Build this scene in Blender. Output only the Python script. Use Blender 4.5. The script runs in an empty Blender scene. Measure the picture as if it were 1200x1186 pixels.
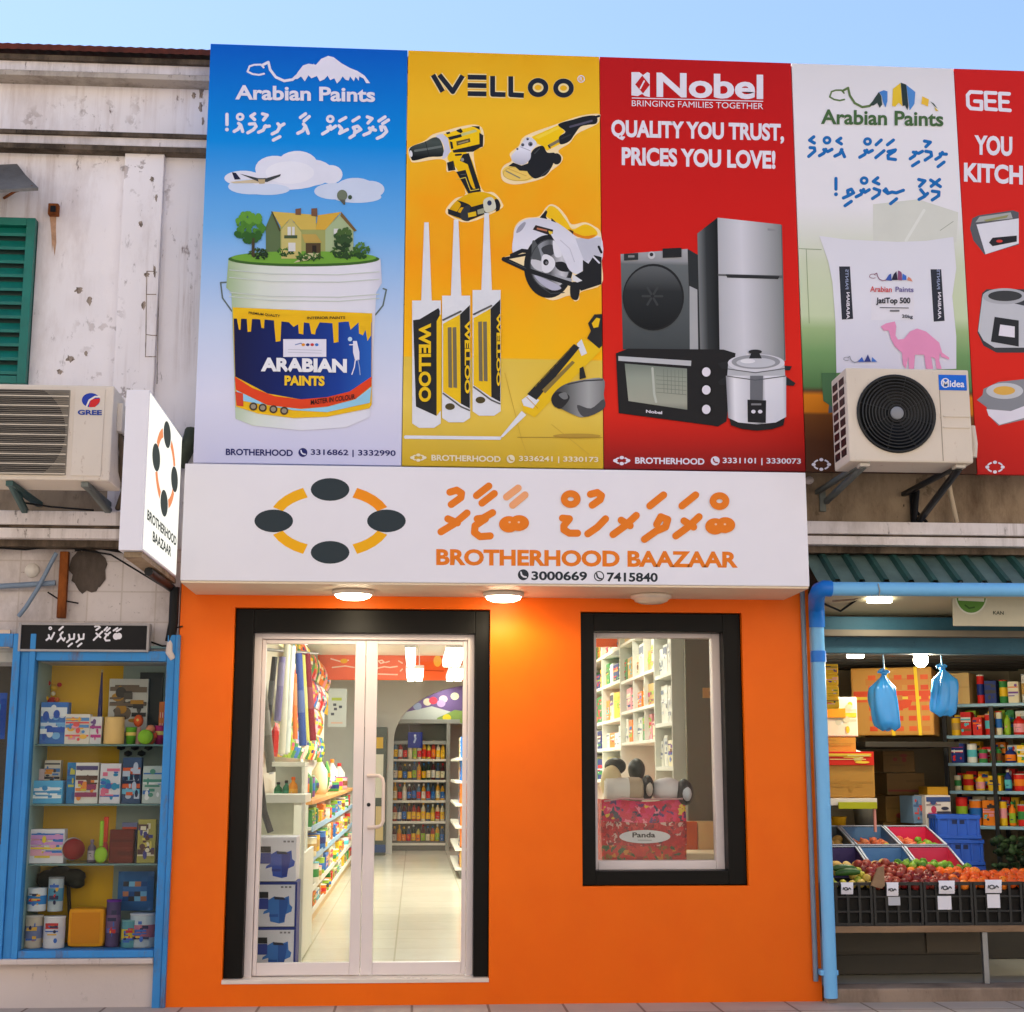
import bpy, bmesh, math, random
from mathutils import Vector, Matrix

RND = random.Random(11)
rad = math.radians

# ------------------------------------------------------------------ camera
FPX, PITCH, YAW, DIST = 1690.0, rad(10.34), rad(3.77), 9.0     # focal length in photo pixels (1200 wide)
fwd = Vector((math.sin(YAW) * math.cos(PITCH), math.cos(YAW) * math.cos(PITCH), math.sin(PITCH)))
rgt = Vector((math.cos(YAW), -math.sin(YAW), 0))
ROLL = rad(0.0755)
upv = rgt.cross(fwd)
rgt, upv = rgt * math.cos(ROLL) + upv * math.sin(ROLL), upv * math.cos(ROLL) - rgt * math.sin(ROLL)


def ray(px, py):
    return fwd + rgt * ((px - 600) / FPX) - upv * ((py - 593) / FPX)


_d = ray(577, 1177)
EYE = -_d.z * DIST / _d.y                                      # pavement at the shop is z = 0


def P(px, py, Y=0.0):
    "point of the vertical plane y=Y that the photo pixel looks at"
    d = ray(px, py)
    t = (Y + DIST) / d.y
    return Vector((d.x * t, Y, EYE + d.z * t))


def G(px, py, z):
    "point of the level plane z"
    d = ray(px, py)
    t = (z - EYE) / d.z
    return Vector((d.x * t, -DIST + d.y * t, z))


def XZ(x0, y0, x1, y1, Y=0.0):
    "upright rectangle in plane Y from a photo box -> X0, X1, Z0 (low), Z1 (high)"
    mx, my = (x0 + x1) / 2, (y0 + y1) / 2
    return P(x0, my, Y).x, P(x1, my, Y).x, P(mx, y1, Y).z, P(mx, y0, Y).z


scn = bpy.context.scene
col = scn.collection
cam = bpy.data.cameras.new('camera')
cam.sensor_fit = 'HORIZONTAL'
cam.sensor_width = 36
cam.lens = FPX * 36 / 1200
cam.clip_start, cam.clip_end = 0.05, 2000
camo = bpy.data.objects.new('camera', cam)
m3 = Matrix((rgt, upv, -fwd)).transposed()
camo.matrix_world = Matrix.Translation((0, -DIST, EYE)) @ m3.to_4x4()
col.objects.link(camo)
scn.camera = camo

# ------------------------------------------------------------------ light
SUN_EL, SUN_AZ = rad(66), rad(320)                             # high sun behind the row of shops: the street front lies in open shade
world = bpy.data.worlds.new('World')
scn.world = world
world.use_nodes = True
wn = world.node_tree
sky = wn.nodes.new('ShaderNodeTexSky')
sky.sky_type = 'NISHITA'
sky.sun_disc = False
sky.sun_elevation, sky.sun_rotation = SUN_EL, SUN_AZ
sky.air_density, sky.dust_density, sky.ozone_density = .8, .6, 2.4
wn.links.new(sky.outputs[0], wn.nodes['Background'].inputs[0])
wn.nodes['Background'].inputs[1].default_value = 0.075
sl = bpy.data.lights.new('sun', 'SUN')
sl.energy, sl.angle, sl.color = 5.0, rad(0.6), (1.0, 0.92, 0.80)
so = bpy.data.objects.new('sun', sl)
so.rotation_euler = Vector((-math.sin(SUN_AZ) * math.cos(SUN_EL), -math.cos(SUN_AZ) * math.cos(SUN_EL), -math.sin(SUN_EL))).to_track_quat('-Z', 'Y').to_euler()
so.location = (-10, 20, 25)
col.objects.link(so)
scn.view_settings.view_transform = 'Standard'
scn.view_settings.look = 'None'
scn.view_settings.gamma = 1
scn.view_settings.exposure = 1.95
scn.render.engine = 'CYCLES'
try:
    scn.cycles.use_denoising = True
    scn.cycles.max_bounces = 7
    scn.cycles.transparent_max_bounces = 12
    scn.cycles.sample_clamp_indirect = 4
    scn.cycles.caustics_reflective = False
    scn.cycles.caustics_refractive = False
except Exception:
    pass


# ------------------------------------------------------------------ materials
def lin(c):
    r = []
    for v in c:
        v /= 255.0
        r.append(v / 12.92 if v <= 0.04045 else ((v + 0.055) / 1.055) ** 2.4)
    return (*r, 1)


MATS = {}


def principled(name):
    m = bpy.data.materials.new(name)
    m.use_nodes = True
    return m, m.node_tree, m.node_tree.nodes['Principled BSDF']


def tex(nt, scale, detail=4, rough=.6, dims=None, space='Object'):
    tc = nt.nodes.new('ShaderNodeTexCoord')
    n = nt.nodes.new('ShaderNodeTexNoise')
    n.inputs['Scale'].default_value = scale
    n.inputs['Detail'].default_value = detail
    n.inputs['Roughness'].default_value = rough
    if dims:
        mp = nt.nodes.new('ShaderNodeMapping')
        mp.inputs['Scale'].default_value = dims
        nt.links.new(tc.outputs[space], mp.inputs[0])
        nt.links.new(mp.outputs[0], n.inputs['Vector'])
    else:
        nt.links.new(tc.outputs[space], n.inputs['Vector'])
    return n.outputs['Fac']


def ramp(nt, fac, a, b, ca=(0, 0, 0, 1), cb=(1, 1, 1, 1)):
    r = nt.nodes.new('ShaderNodeValToRGB')
    r.color_ramp.elements[0].position, r.color_ramp.elements[1].position = a, b
    r.color_ramp.elements[0].color, r.color_ramp.elements[1].color = ca, cb
    nt.links.new(fac, r.inputs[0])
    return r.outputs[0]


def mixc(nt, fac, a, b):
    m = nt.nodes.new('ShaderNodeMix')
    m.data_type = 'RGBA'
    for s, v in ((0, fac), (6, a), (7, b)):
        if isinstance(v, (tuple, float, int)):
            m.inputs[s].default_value = v
        else:
            nt.links.new(v, m.inputs[s])
    return m.outputs[2]


def bump(nt, fac, bsdf, strength=.2, dist=.01):
    b = nt.nodes.new('ShaderNodeBump')
    b.inputs['Strength'].default_value = strength
    b.inputs['Distance'].default_value = dist
    nt.links.new(fac, b.inputs['Height'])
    nt.links.new(b.outputs[0], bsdf.inputs['Normal'])


def paint(name, rgb, rough=.5, var=.12, scale=6, metal=0, bmp=0, spec=.4):
    "plain coloured surface with a little unevenness"
    if name in MATS:
        return MATS[name]
    m, nt, b = principled(name)
    c = lin(rgb)
    n = tex(nt, scale)
    d = tuple(v * (1 - var) for v in c[:3]) + (1,)
    l = tuple(min(1, v * (1 + var * .5)) for v in c[:3]) + (1,)
    nt.links.new(ramp(nt, n, .3, .7, d, l), b.inputs['Base Color'])
    rr = nt.nodes.new('ShaderNodeMapRange')
    rr.inputs[3].default_value, rr.inputs[4].default_value = max(.05, rough - .1), min(1, rough + .1)
    nt.links.new(n, rr.inputs[0])
    nt.links.new(rr.outputs[0], b.inputs['Roughness'])
    b.inputs['Metallic'].default_value = metal
    b.inputs['Specular IOR Level'].default_value = spec
    if bmp:
        bump(nt, tex(nt, scale * 12), b, bmp, .004)
    MATS[name] = m
    return m


def weathered(name, rgb, stain, scale=1.2, lo=.52, hi=.72, amt=.8, rough=.85, streak=(1, 1, .35), speck=True, bmp=.25, stain2=None, flakes=0, runs=0):
    m, nt, b = principled(name)
    base = mixc(nt, ramp(nt, tex(nt, scale * .6, 3), .3, .7), lin(rgb), tuple(v * .86 for v in lin(rgb)[:3]) + (1,))
    big = ramp(nt, tex(nt, scale, 8, .72, streak), lo, hi)
    mul = nt.nodes.new('ShaderNodeMath')
    mul.operation = 'MULTIPLY'
    mul.inputs[1].default_value = amt
    nt.links.new(big, mul.inputs[0])
    c = mixc(nt, mul.outputs[0], base, lin(stain))
    if speck:
        sp = ramp(nt, tex(nt, scale * 14, 5, .75, streak), .60, .70)
        gate = ramp(nt, tex(nt, scale * 1.7, 3, .6), .45, .62)
        mm = nt.nodes.new('ShaderNodeMath')
        mm.operation = 'MULTIPLY'
        nt.links.new(sp, mm.inputs[0])
        nt.links.new(gate, mm.inputs[1])
        c = mixc(nt, mm.outputs[0], c, lin(stain2 or stain))
    if runs:
        rf = ramp(nt, tex(nt, 1, 6, .7, (13, 1, .55)), .50, .70)
        rg = ramp(nt, tex(nt, .9, 4, .6), .42, .66)
        mm = nt.nodes.new('ShaderNodeMath')
        mm.operation = 'MULTIPLY'
        nt.links.new(rf, mm.inputs[0])
        nt.links.new(rg, mm.inputs[1])
        m2 = nt.nodes.new('ShaderNodeMath')
        m2.operation = 'MULTIPLY'
        m2.inputs[1].default_value = runs
        nt.links.new(mm.outputs[0], m2.inputs[0])
        c = mixc(nt, m2.outputs[0], c, lin(stain))
    if flakes:
        f1 = tex(nt, flakes, 7, .62)
        gate2 = ramp(nt, tex(nt, scale * .8, 3, .6), .52, .64)
        rim = ramp(nt, f1, .565, .60)
        core = ramp(nt, f1, .60, .635)
        for fac, cc in ((rim, stain2 or stain), (core, tuple(int(v * .62 + q * .38) for v, q in zip(rgb, stain)))):
            mm = nt.nodes.new('ShaderNodeMath')
            mm.operation = 'MULTIPLY'
            nt.links.new(fac, mm.inputs[0])
            nt.links.new(gate2, mm.inputs[1])
            m2 = nt.nodes.new('ShaderNodeMath')
            m2.operation = 'MULTIPLY'
            m2.inputs[1].default_value = .62
            nt.links.new(mm.outputs[0], m2.inputs[0])
            c = mixc(nt, m2.outputs[0], c, lin(cc))
    nt.links.new(c, b.inputs['Base Color'])
    b.inputs['Roughness'].default_value = rough
    b.inputs['Specular IOR Level'].default_value = .2
    bump(nt, tex(nt, scale * 18, 6, .7), b, bmp, .008)
    MATS[name] = m
    return m


def patchwork(name, cols, scale, seed=0):
    "irregular printed cloth: distorted cells in a few fixed colours"
    m, nt, b = principled(name)
    tc = nt.nodes.new('ShaderNodeTexCoord')
    nz = nt.nodes.new('ShaderNodeTexNoise')
    nz.inputs['Scale'].default_value = scale * .8
    nt.links.new(tc.outputs['Object'], nz.inputs['Vector'])
    ad = nt.nodes.new('ShaderNodeMix')
    ad.data_type = 'RGBA'
    ad.blend_type = 'ADD'
    ad.inputs[0].default_value = .09
    nt.links.new(tc.outputs['Object'], ad.inputs[6])
    nt.links.new(nz.outputs['Color'], ad.inputs[7])
    vo = nt.nodes.new('ShaderNodeTexVoronoi')
    vo.inputs['Scale'].default_value = scale
    nt.links.new(ad.outputs[2], vo.inputs['Vector'])
    sx = nt.nodes.new('ShaderNodeSeparateColor')
    nt.links.new(vo.outputs['Color'], sx.inputs[0])
    r = nt.nodes.new('ShaderNodeValToRGB')
    r.color_ramp.interpolation = 'CONSTANT'
    e = r.color_ramp.elements
    while len(e) < len(cols):
        e.new(.5)
    for k, (p, c) in enumerate(cols):
        e[k].position = p
        e[k].color = lin(c)
    nt.links.new(sx.outputs[0], r.inputs[0])
    nt.links.new(r.outputs[0], b.inputs['Base Color'])
    b.inputs['Roughness'].default_value = .4
    bump(nt, tex(nt, 30, 3, .6), b, .3, .006)
    MATS[name] = m
    return m


def emit(name, rgb, strength):
    if name in MATS:
        return MATS[name]
    m = bpy.data.materials.new(name)
    m.use_nodes = True
    nt = m.node_tree
    nt.nodes.clear()
    e = nt.nodes.new('ShaderNodeEmission')
    o = nt.nodes.new('ShaderNodeOutputMaterial')
    e.inputs[0].default_value = lin(rgb)
    e.inputs[1].default_value = strength
    nt.links.new(e.outputs[0], o.inputs[0])
    MATS[name] = m
    return m


def glass(name, tint=(255, 255, 255), refl=.9, rough=.02):
    m = bpy.data.materials.new(name)
    m.use_nodes = True
    nt = m.node_tree
    nt.nodes.clear()
    t = nt.nodes.new('ShaderNodeBsdfTransparent')
    t.inputs[0].default_value = lin(tint)
    g = nt.nodes.new('ShaderNodeBsdfGlossy')
    g.inputs['Roughness'].default_value = rough
    fr = nt.nodes.new('ShaderNodeFresnel')
    fr.inputs[0].default_value = 1.45
    mu = nt.nodes.new('ShaderNodeMath')
    mu.operation = 'MULTIPLY'
    mu.inputs[1].default_value = refl
    nt.links.new(fr.outputs[0], mu.inputs[0])
    mx = nt.nodes.new('ShaderNodeMixShader')
    o = nt.nodes.new('ShaderNodeOutputMaterial')
    nt.links.new(mu.outputs[0], mx.inputs[0])
    nt.links.new(t.outputs[0], mx.inputs[1])
    nt.links.new(g.outputs[0], mx.inputs[2])
    nt.links.new(mx.outputs[0], o.inputs[0])
    MATS[name] = m
    return m


def tiles(name, rgb, grout, w, h, mortar=.012, rough=.3, offset=0, wall=False):
    m, nt, b = principled(name)
    tc = nt.nodes.new('ShaderNodeTexCoord')
    br = nt.nodes.new('ShaderNodeTexBrick')
    br.offset = offset
    c = lin(rgb)
    br.inputs['Color1'].default_value = c
    br.inputs['Color2'].default_value = tuple(v * .9 for v in c[:3]) + (1,)
    br.inputs['Mortar'].default_value = lin(grout)
    br.inputs['Scale'].default_value = 1
    br.inputs['Mortar Size'].default_value = mortar
    br.inputs['Brick Width'].default_value = w
    br.inputs['Row Height'].default_value = h
    if wall:
        sx, cx = nt.nodes.new('ShaderNodeSeparateXYZ'), nt.nodes.new('ShaderNodeCombineXYZ')
        nt.links.new(tc.outputs['Object'], sx.inputs[0])
        nt.links.new(sx.outputs[0], cx.inputs[0])
        nt.links.new(sx.outputs[2], cx.inputs[1])
        nt.links.new(cx.outputs[0], br.inputs['Vector'])
    else:
        nt.links.new(tc.outputs['Object'], br.inputs['Vector'])
    n = ramp(nt, tex(nt, 3, 6, .7), .35, .75)
    c = mixc(nt, n, br.outputs[0], mixc(nt, .12, br.outputs[0], (.05, .04, .03, 1)))
    if wall:
        c = mixc(nt, ramp(nt, tex(nt, 1.6, 8, .75, (1, 1, .5)), .50, .78, cb=(.7, .7, .7, 1)), c, lin((112, 88, 70)))
        c = mixc(nt, ramp(nt, tex(nt, 26, 5, .75), .64, .72), c, lin((84, 64, 52)))
    nt.links.new(c, b.inputs['Base Color'])
    b.inputs['Roughness'].default_value = rough
    bump(nt, br.outputs['Fac'], b, -.2, .003)
    MATS[name] = m
    return m


def grad(name, stops, z0, z1, rough=.45, axis=2, var=0):
    "printed colour run from z1 (top, stop 0) to z0 (bottom, stop 1) in object space"
    m, nt, b = principled(name)
    tc = nt.nodes.new('ShaderNodeTexCoord')
    sx = nt.nodes.new('ShaderNodeSeparateXYZ')
    nt.links.new(tc.outputs['Object'], sx.inputs[0])
    mr = nt.nodes.new('ShaderNodeMapRange')
    mr.inputs[1].default_value, mr.inputs[2].default_value = z1, z0
    nt.links.new(sx.outputs[axis], mr.inputs[0])
    r = nt.nodes.new('ShaderNodeValToRGB')
    e = r.color_ramp.elements
    while len(e) < len(stops):
        e.new(.5)
    for k, (p, c) in enumerate(stops):
        e[k].position = p
        e[k].color = lin(c)
    nt.links.new(mr.outputs[0], r.inputs[0])
    out = r.outputs[0]
    if var:
        out = mixc(nt, ramp(nt, tex(nt, 2.2, 2), .35, .7), out, mixc(nt, var, out, lin((235, 190, 40))))
    nt.links.new(out, b.inputs['Base Color'])
    b.inputs['Roughness'].default_value = rough
    b.inputs['Specular IOR Level'].default_value = .12
    bump(nt, tex(nt, 1.3, 2), b, .25, .03)
    MATS[name] = m
    return m


PAL = dict(white=(232, 230, 236), black=(20, 20, 22), red=(200, 28, 24), darkred=(120, 22, 22), orange=(240, 110, 20), yellow=(240, 190, 20),
           paleyellow=(245, 225, 130), green=(50, 130, 50), lime=(150, 195, 40), darkgreen=(30, 70, 40), blue=(25, 85, 180), sky=(90, 170, 225),
           navy=(20, 28, 80), purple=(105, 60, 140), pink=(235, 130, 170), magenta=(190, 40, 90), brown=(110, 70, 40), tan=(190, 145, 80), cream=(240, 228, 200),
           grey=(130, 132, 136), lightgrey=(190, 192, 198), darkgrey=(58, 60, 64), teal=(40, 140, 140), peach=(250, 190, 120), kraft=(176, 128, 62))


def pm(c):
    "printed / plastic colour from the palette or an rgb triple"
    if isinstance(c, bpy.types.Material):
        return c
    if isinstance(c, str) and c in MATS:
        return MATS[c]
    if isinstance(c, str):
        return paint('plain_' + c, PAL[c], .5, .06, 5, spec=.2)
    return paint('print_%d_%d_%d' % c, c, .5, .05, 4, spec=.2)


# ------------------------------------------------------------------ mesh builder
class MB:
    def __init__(s):
        s.v, s.f, s.mi, s.sm, s.mats = [], [], [], [], []

    def add(s, verts, faces, m, smooth=False):
        m = pm(m)
        if m not in s.mats:
            s.mats.append(m)
        k = s.mats.index(m)
        o = len(s.v)
        s.v += [Vector(v) for v in verts]
        for f in faces:
            s.f.append([i + o for i in f])
            s.mi.append(k)
            s.sm.append(smooth)
        return s

    def bm(s, b, m, smooth=False):
        b.verts.index_update()
        s.add([v.co.copy() for v in b.verts], [[v.index for v in f.verts] for f in b.faces], m, smooth)
        b.free()
        return s

    def box(s, x0, x1, y0, y1, z0, z1, m, bev=0, rz=0):
        x0, x1 = min(x0, x1), max(x0, x1)
        y0, y1 = min(y0, y1), max(y0, y1)
        z0, z1 = min(z0, z1), max(z0, z1)
        if bev or rz:
            b = bmesh.new()
            bmesh.ops.create_cube(b, size=1)
            c = Vector(((x0 + x1) / 2, (y0 + y1) / 2, (z0 + z1) / 2))
            for v in b.verts:
                v.co = Vector((v.co.x * (x1 - x0), v.co.y * (y1 - y0), v.co.z * (z1 - z0)))
            if bev:
                bmesh.ops.bevel(b, geom=b.edges[:], offset=bev, segments=2, affect='EDGES', profile=.6)
            rm = Matrix.Rotation(rz, 3, 'Z')
            for v in b.verts:
                v.co = rm @ v.co + c
            return s.bm(b, m)
        v = [(x0, y0, z0), (x1, y0, z0), (x1, y1, z0), (x0, y1, z0), (x0, y0, z1), (x1, y0, z1), (x1, y1, z1), (x0, y1, z1)]
        return s.add(v, [(0, 1, 5, 4), (1, 2, 6, 5), (2, 3, 7, 6), (3, 0, 4, 7), (4, 5, 6, 7), (3, 2, 1, 0)], m)

    def pbox(s, x0, y0, x1, y1, Y, dep, m, bev=0):
        a, b, c, d = XZ(x0, y0, x1, y1, Y)
        return s.box(a, b, Y, Y + dep, c, d, m, bev)

    def cyl(s, p0, p1, r0, r1, m, n=16, caps=True, smooth=True):
        p0, p1 = Vector(p0), Vector(p1)
        ax = (p1 - p0).normalized()
        a = ax.orthogonal().normalized()
        b = ax.cross(a)
        vs = []
        for p, r in ((p0, r0), (p1, r1)):
            vs += [p + (a * math.cos(2 * math.pi * i / n) + b * math.sin(2 * math.pi * i / n)) * r for i in range(n)]
        s.add(vs, [(i, (i + 1) % n, n + (i + 1) % n, n + i) for i in range(n)], m, smooth)
        if caps:
            s.add(vs[:n], [tuple(range(n))[::-1]], m)
            s.add(vs[n:], [tuple(range(n))], m)
        return s

    def tube(s, pts, r, m, n=8, caps=True):
        pts = [Vector(p) for p in pts]
        vs, fs = [], []
        prev = None
        for i, p in enumerate(pts):
            t = ((pts[i + 1] - p) if i < len(pts) - 1 else Vector()) + ((p - pts[i - 1]) if i else Vector())
            t.normalize()
            a = t.orthogonal().normalized() if prev is None else (prev - t * prev.dot(t)).normalized()
            prev = a
            b = t.cross(a)
            rr = r[i] if isinstance(r, (list, tuple)) else r
            vs += [p + (a * math.cos(2 * math.pi * k / n) + b * math.sin(2 * math.pi * k / n)) * rr for k in range(n)]
        for i in range(len(pts) - 1):
            fs += [(i * n + k, i * n + (k + 1) % n, (i + 1) * n + (k + 1) % n, (i + 1) * n + k) for k in range(n)]
        s.add(vs, fs, m, True)
        if caps:
            s.add(vs[:n], [tuple(range(n))[::-1]], m)
            s.add(vs[-n:], [tuple(range(n))], m)
        return s

    def lathe(s, o, prof, m, n=16, axis='Z', smooth=True):
        o = Vector(o)
        vs, fs = [], []
        for (r, z) in prof:
            for k in range(n):
                a = 2 * math.pi * k / n
                p = (r * math.cos(a), r * math.sin(a), z) if axis == 'Z' else (r * math.cos(a), -z, r * math.sin(a))
                vs.append(o + Vector(p))
        for i in range(len(prof) - 1):
            fs += [(i * n + k, i * n + (k + 1) % n, (i + 1) * n + (k + 1) % n, (i + 1) * n + k) for k in range(n)]
        return s.add(vs, fs, m, smooth)

    def blob(s, c, rx, ry, rz, m, sub=2, noise=0, rot=None, seed=0):
        b = bmesh.new()
        bmesh.ops.create_icosphere(b, subdivisions=sub, radius=1)
        rn = random.Random(seed)
        ph = [rn.uniform(0, 6) for _ in range(6)]
        for v in b.verts:
            q = v.co.copy()
            k = 1 + noise * (math.sin(3 * q.x + ph[0]) + math.sin(4 * q.y + ph[1]) + math.sin(3.5 * q.z + ph[2]) + .6 * math.sin(7 * q.x + 5 * q.z + ph[3])) / 3
            v.co = Vector((q.x * rx * k, q.y * ry * k, q.z * rz * k))
            if rot is not None:
                v.co = rot @ v.co
            v.co += Vector(c)
        return s.bm(b, m, True)

    def prism(s, pts, Y, dep, m):
        "photo-pixel outline on plane Y, given real thickness going back"
        a = [P(x, y, Y) for x, y in pts]
        n = len(a)
        b = [p + Vector((0, dep, 0)) for p in a]
        s.add(a + b, [tuple(range(n)), tuple(range(2 * n - 1, n - 1, -1))] + [(i, n + i, n + (i + 1) % n, (i + 1) % n) for i in range(n)], m)
        return s

    def build(s, name, parent=None, smooth=False):
        me = bpy.data.meshes.new(name)
        off = parent_loc(parent)
        me.from_pydata([tuple(v - off) for v in s.v], [], s.f)
        for m in s.mats:
            me.materials.append(m)
        me.polygons.foreach_set('material_index', s.mi)
        me.polygons.foreach_set('use_smooth', s.sm)
        b = bmesh.new()
        b.from_mesh(me)
        bmesh.ops.recalc_face_normals(b, faces=b.faces)
        b.to_mesh(me)
        b.free()
        me.update()
        o = bpy.data.objects.new(name, me)
        col.objects.link(o)
        if parent:
            o.parent = parent
        return o

    def top(s, name, label=None, cat=None, group=None, kind=None):
        "a thing that is one mesh: origin moved to its base"
        xs = [v.x for v in s.v]
        ys = [v.y for v in s.v]
        zs = [v.z for v in s.v]
        o = Vector(((min(xs) + max(xs)) / 2, (min(ys) + max(ys)) / 2, min(zs)))
        for v in s.v:
            v -= o
        ob = s.build(name)
        ob.location = o
        tag(ob, label, cat, group, kind)
        return ob


def parent_loc(p):
    l = Vector()
    while p:
        l = l + p.location
        p = p.parent
    return l


def tag(o, label=None, cat=None, group=None, kind=None):
    for k, v in (('label', label), ('category', cat), ('group', group), ('kind', kind)):
        if v:
            o[k] = v
    return o


def thing(name, label, cat, loc=(0, 0, 0), group=None):
    o = bpy.data.objects.new(name, None)
    o.empty_display_size = .1
    o.location = loc
    col.objects.link(o)
    return tag(o, label, cat, group)


def copy_thing(o, loc, label, group=None, rz=None):
    c = o.copy()
    col.objects.link(c)
    c.location = loc
    if rz is not None:
        c.rotation_euler = (0, 0, rz)
    c['label'] = label
    if group:
        c['group'] = group
    for ch in o.children:
        d = ch.copy()
        col.objects.link(d)
        d.parent = c
        for g in ch.children:
            e = g.copy()
            col.objects.link(e)
            e.parent = d
    return c


ORD = ['zeroth', 'first', 'second', 'third', 'fourth', 'fifth', 'sixth', 'seventh', 'eighth', 'ninth', 'tenth', 'eleventh', 'twelfth', 'thirteenth', 'fourteenth',
       'fifteenth', 'sixteenth', 'seventeenth', 'eighteenth', 'nineteenth', 'twentieth', 'twenty-first', 'twenty-second', 'twenty-third', 'twenty-fourth']


# ------------------------------------------------------------------ flat print on a sheet
LAY = 0.0011


class Art:
    "printed artwork on the plane Y: outlines in photo pixels (through a crop transform), each ink layer about 1 mm proud of the last"

    def __init__(s, Y, T=(0, 0, 1)):
        s.Y, s.T, s.mb, s.k, s.n = Y, T, MB(), 1, 0

    def t(s, x, y):
        return s.T[0] + x * s.T[2], s.T[1] + y * s.T[2]

    def pt(s, x, y, k=None):
        return P(*s.t(x, y), s.Y - LAY * ((s.k if k is None else k) + .02 * s.n))

    def poly(s, pts, m):
        s.n += 1
        v = [s.pt(*p) for p in pts]
        s.mb.add(v, [tuple(range(len(v)))], m)
        return s

    def sm(s, pts, m, n=4):
        "closed smooth outline through the points"
        q, N = [], len(pts)
        for i in range(N):
            p0, p1, p2, p3 = pts[i - 1], pts[i], pts[(i + 1) % N], pts[(i + 2) % N]
            for k in range(n):
                t = k / n
                q.append(tuple(.5 * (2 * p1[c] + (p2[c] - p0[c]) * t + (2 * p0[c] - 5 * p1[c] + 4 * p2[c] - p3[c]) * t * t + (3 * p1[c] - p0[c] - 3 * p2[c] + p3[c]) * t ** 3) for c in (0, 1)))
        return s.poly(q, m)

    def rect(s, x0, y0, x1, y1, m, sk=0):
        return s.poly([(x0, y0), (x1, y0 + sk), (x1, y1 + sk), (x0, y1)], m)

    def ell(s, cx, cy, rx, ry, m, n=28, rot=0, a0=0, a1=360):
        c, d = math.cos(rot), math.sin(rot)
        pts = []
        for i in range(n + (a1 - a0 < 360)):
            a = rad(a0 + (a1 - a0) * i / n)
            x, y = rx * math.cos(a), ry * math.sin(a)
            pts.append((cx + x * c - y * d, cy + x * d + y * c))
        return s.poly(pts, m)

    def ring(s, cx, cy, rx, ry, w, m, a0=0, a1=360, n=32):
        n = max(4, int(n * (a1 - a0) / 360))
        o = [(cx + rx * math.cos(rad(a0 + (a1 - a0) * i / n)), cy + ry * math.sin(rad(a0 + (a1 - a0) * i / n))) for i in range(n + 1)]
        q = [(cx + (rx - w) * math.cos(rad(a0 + (a1 - a0) * i / n)), cy + (ry - w) * math.sin(rad(a0 + (a1 - a0) * i / n))) for i in range(n + 1)]
        s.n += 1
        v = [s.pt(*p) for p in o + q]
        s.mb.add(v, [(i, i + 1, n + 2 + i, n + 1 + i) for i in range(n)], m)
        return s

    def stroke(s, pts, w, m, cap=True):
        "thick line: one capsule per leg, each a hair above the last so nothing overlaps in one plane"
        pts = [Vector((p[0], p[1])) for p in pts]
        for i in range(len(pts) - 1):
            a, b = pts[i], pts[i + 1]
            d = (b - a).normalized()
            n = Vector((-d.y, d.x))
            r0, r1 = cap or i > 0, cap or i < len(pts) - 2
            o = [a + n * w / 2] if not r0 else [a + (n * math.cos(rad(t)) - d * math.sin(rad(t))) * w / 2 for t in range(180, -1, -20)]
            o = ([a - n * w / 2] + o) if not r0 else o
            e = [b + (n * math.cos(rad(t)) + d * math.sin(rad(t))) * w / 2 for t in range(0, 181, 20)] if r1 else [b + n * w / 2, b - n * w / 2]
            s.poly([(q.x, q.y) for q in o + e], m)
        return s

    def up(s, n=1):
        s.k += n
        return s

    def text(s, body, x0, y0, x1, y1, m, sk=0, bold=.02, shear=0, rot=0):
        "lettering fitted to a box: y0 top, y1 foot of the box; sk = how far the right end sits lower"
        s.n += 1
        vs, fs = text_mesh(body, bold, shear)
        cx, cy = (x0 + x1) / 2, (y0 + y1) / 2
        v = []
        for (u, w) in vs:
            x = x0 + (x1 - x0) * u
            y = y1 + (y0 - y1) * w + sk * u
            if rot:
                dx, dy = x - cx, y - cy
                x, y = cx + dx * math.cos(rot) - dy * math.sin(rot), cy + dx * math.sin(rot) + dy * math.cos(rot)
            v.append(s.pt(x, y))
        s.mb.add(v, fs, m)
        return s


TXT = {}


def text_mesh(body, bold=.02, shear=0):
    key = (body, bold, shear)
    if key in TXT:
        return TXT[key]
    c = bpy.data.curves.new('lettering', 'FONT')
    c.body = body
    c.offset = bold
    c.shear = shear
    c.fill_mode = 'FRONT'
    c.resolution_u = 4
    o = bpy.data.objects.new('lettering', c)
    col.objects.link(o)
    dg = bpy.context.evaluated_depsgraph_get()
    me = bpy.data.meshes.new_from_object(o.evaluated_get(dg))
    xs = [v.co.x for v in me.vertices] or [0, 1]
    ys = [v.co.y for v in me.vertices] or [0, 1]
    a, b, e, d = min(xs), max(xs), min(ys), max(ys)
    r = [((v.co.x - a) / max(1e-6, b - a), (v.co.y - e) / max(1e-6, d - e)) for v in me.vertices], [tuple(p.vertices) for p in me.polygons]
    bpy.data.objects.remove(o)
    bpy.data.curves.remove(c)
    bpy.data.meshes.remove(me)
    TXT[key] = r
    return r


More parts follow.
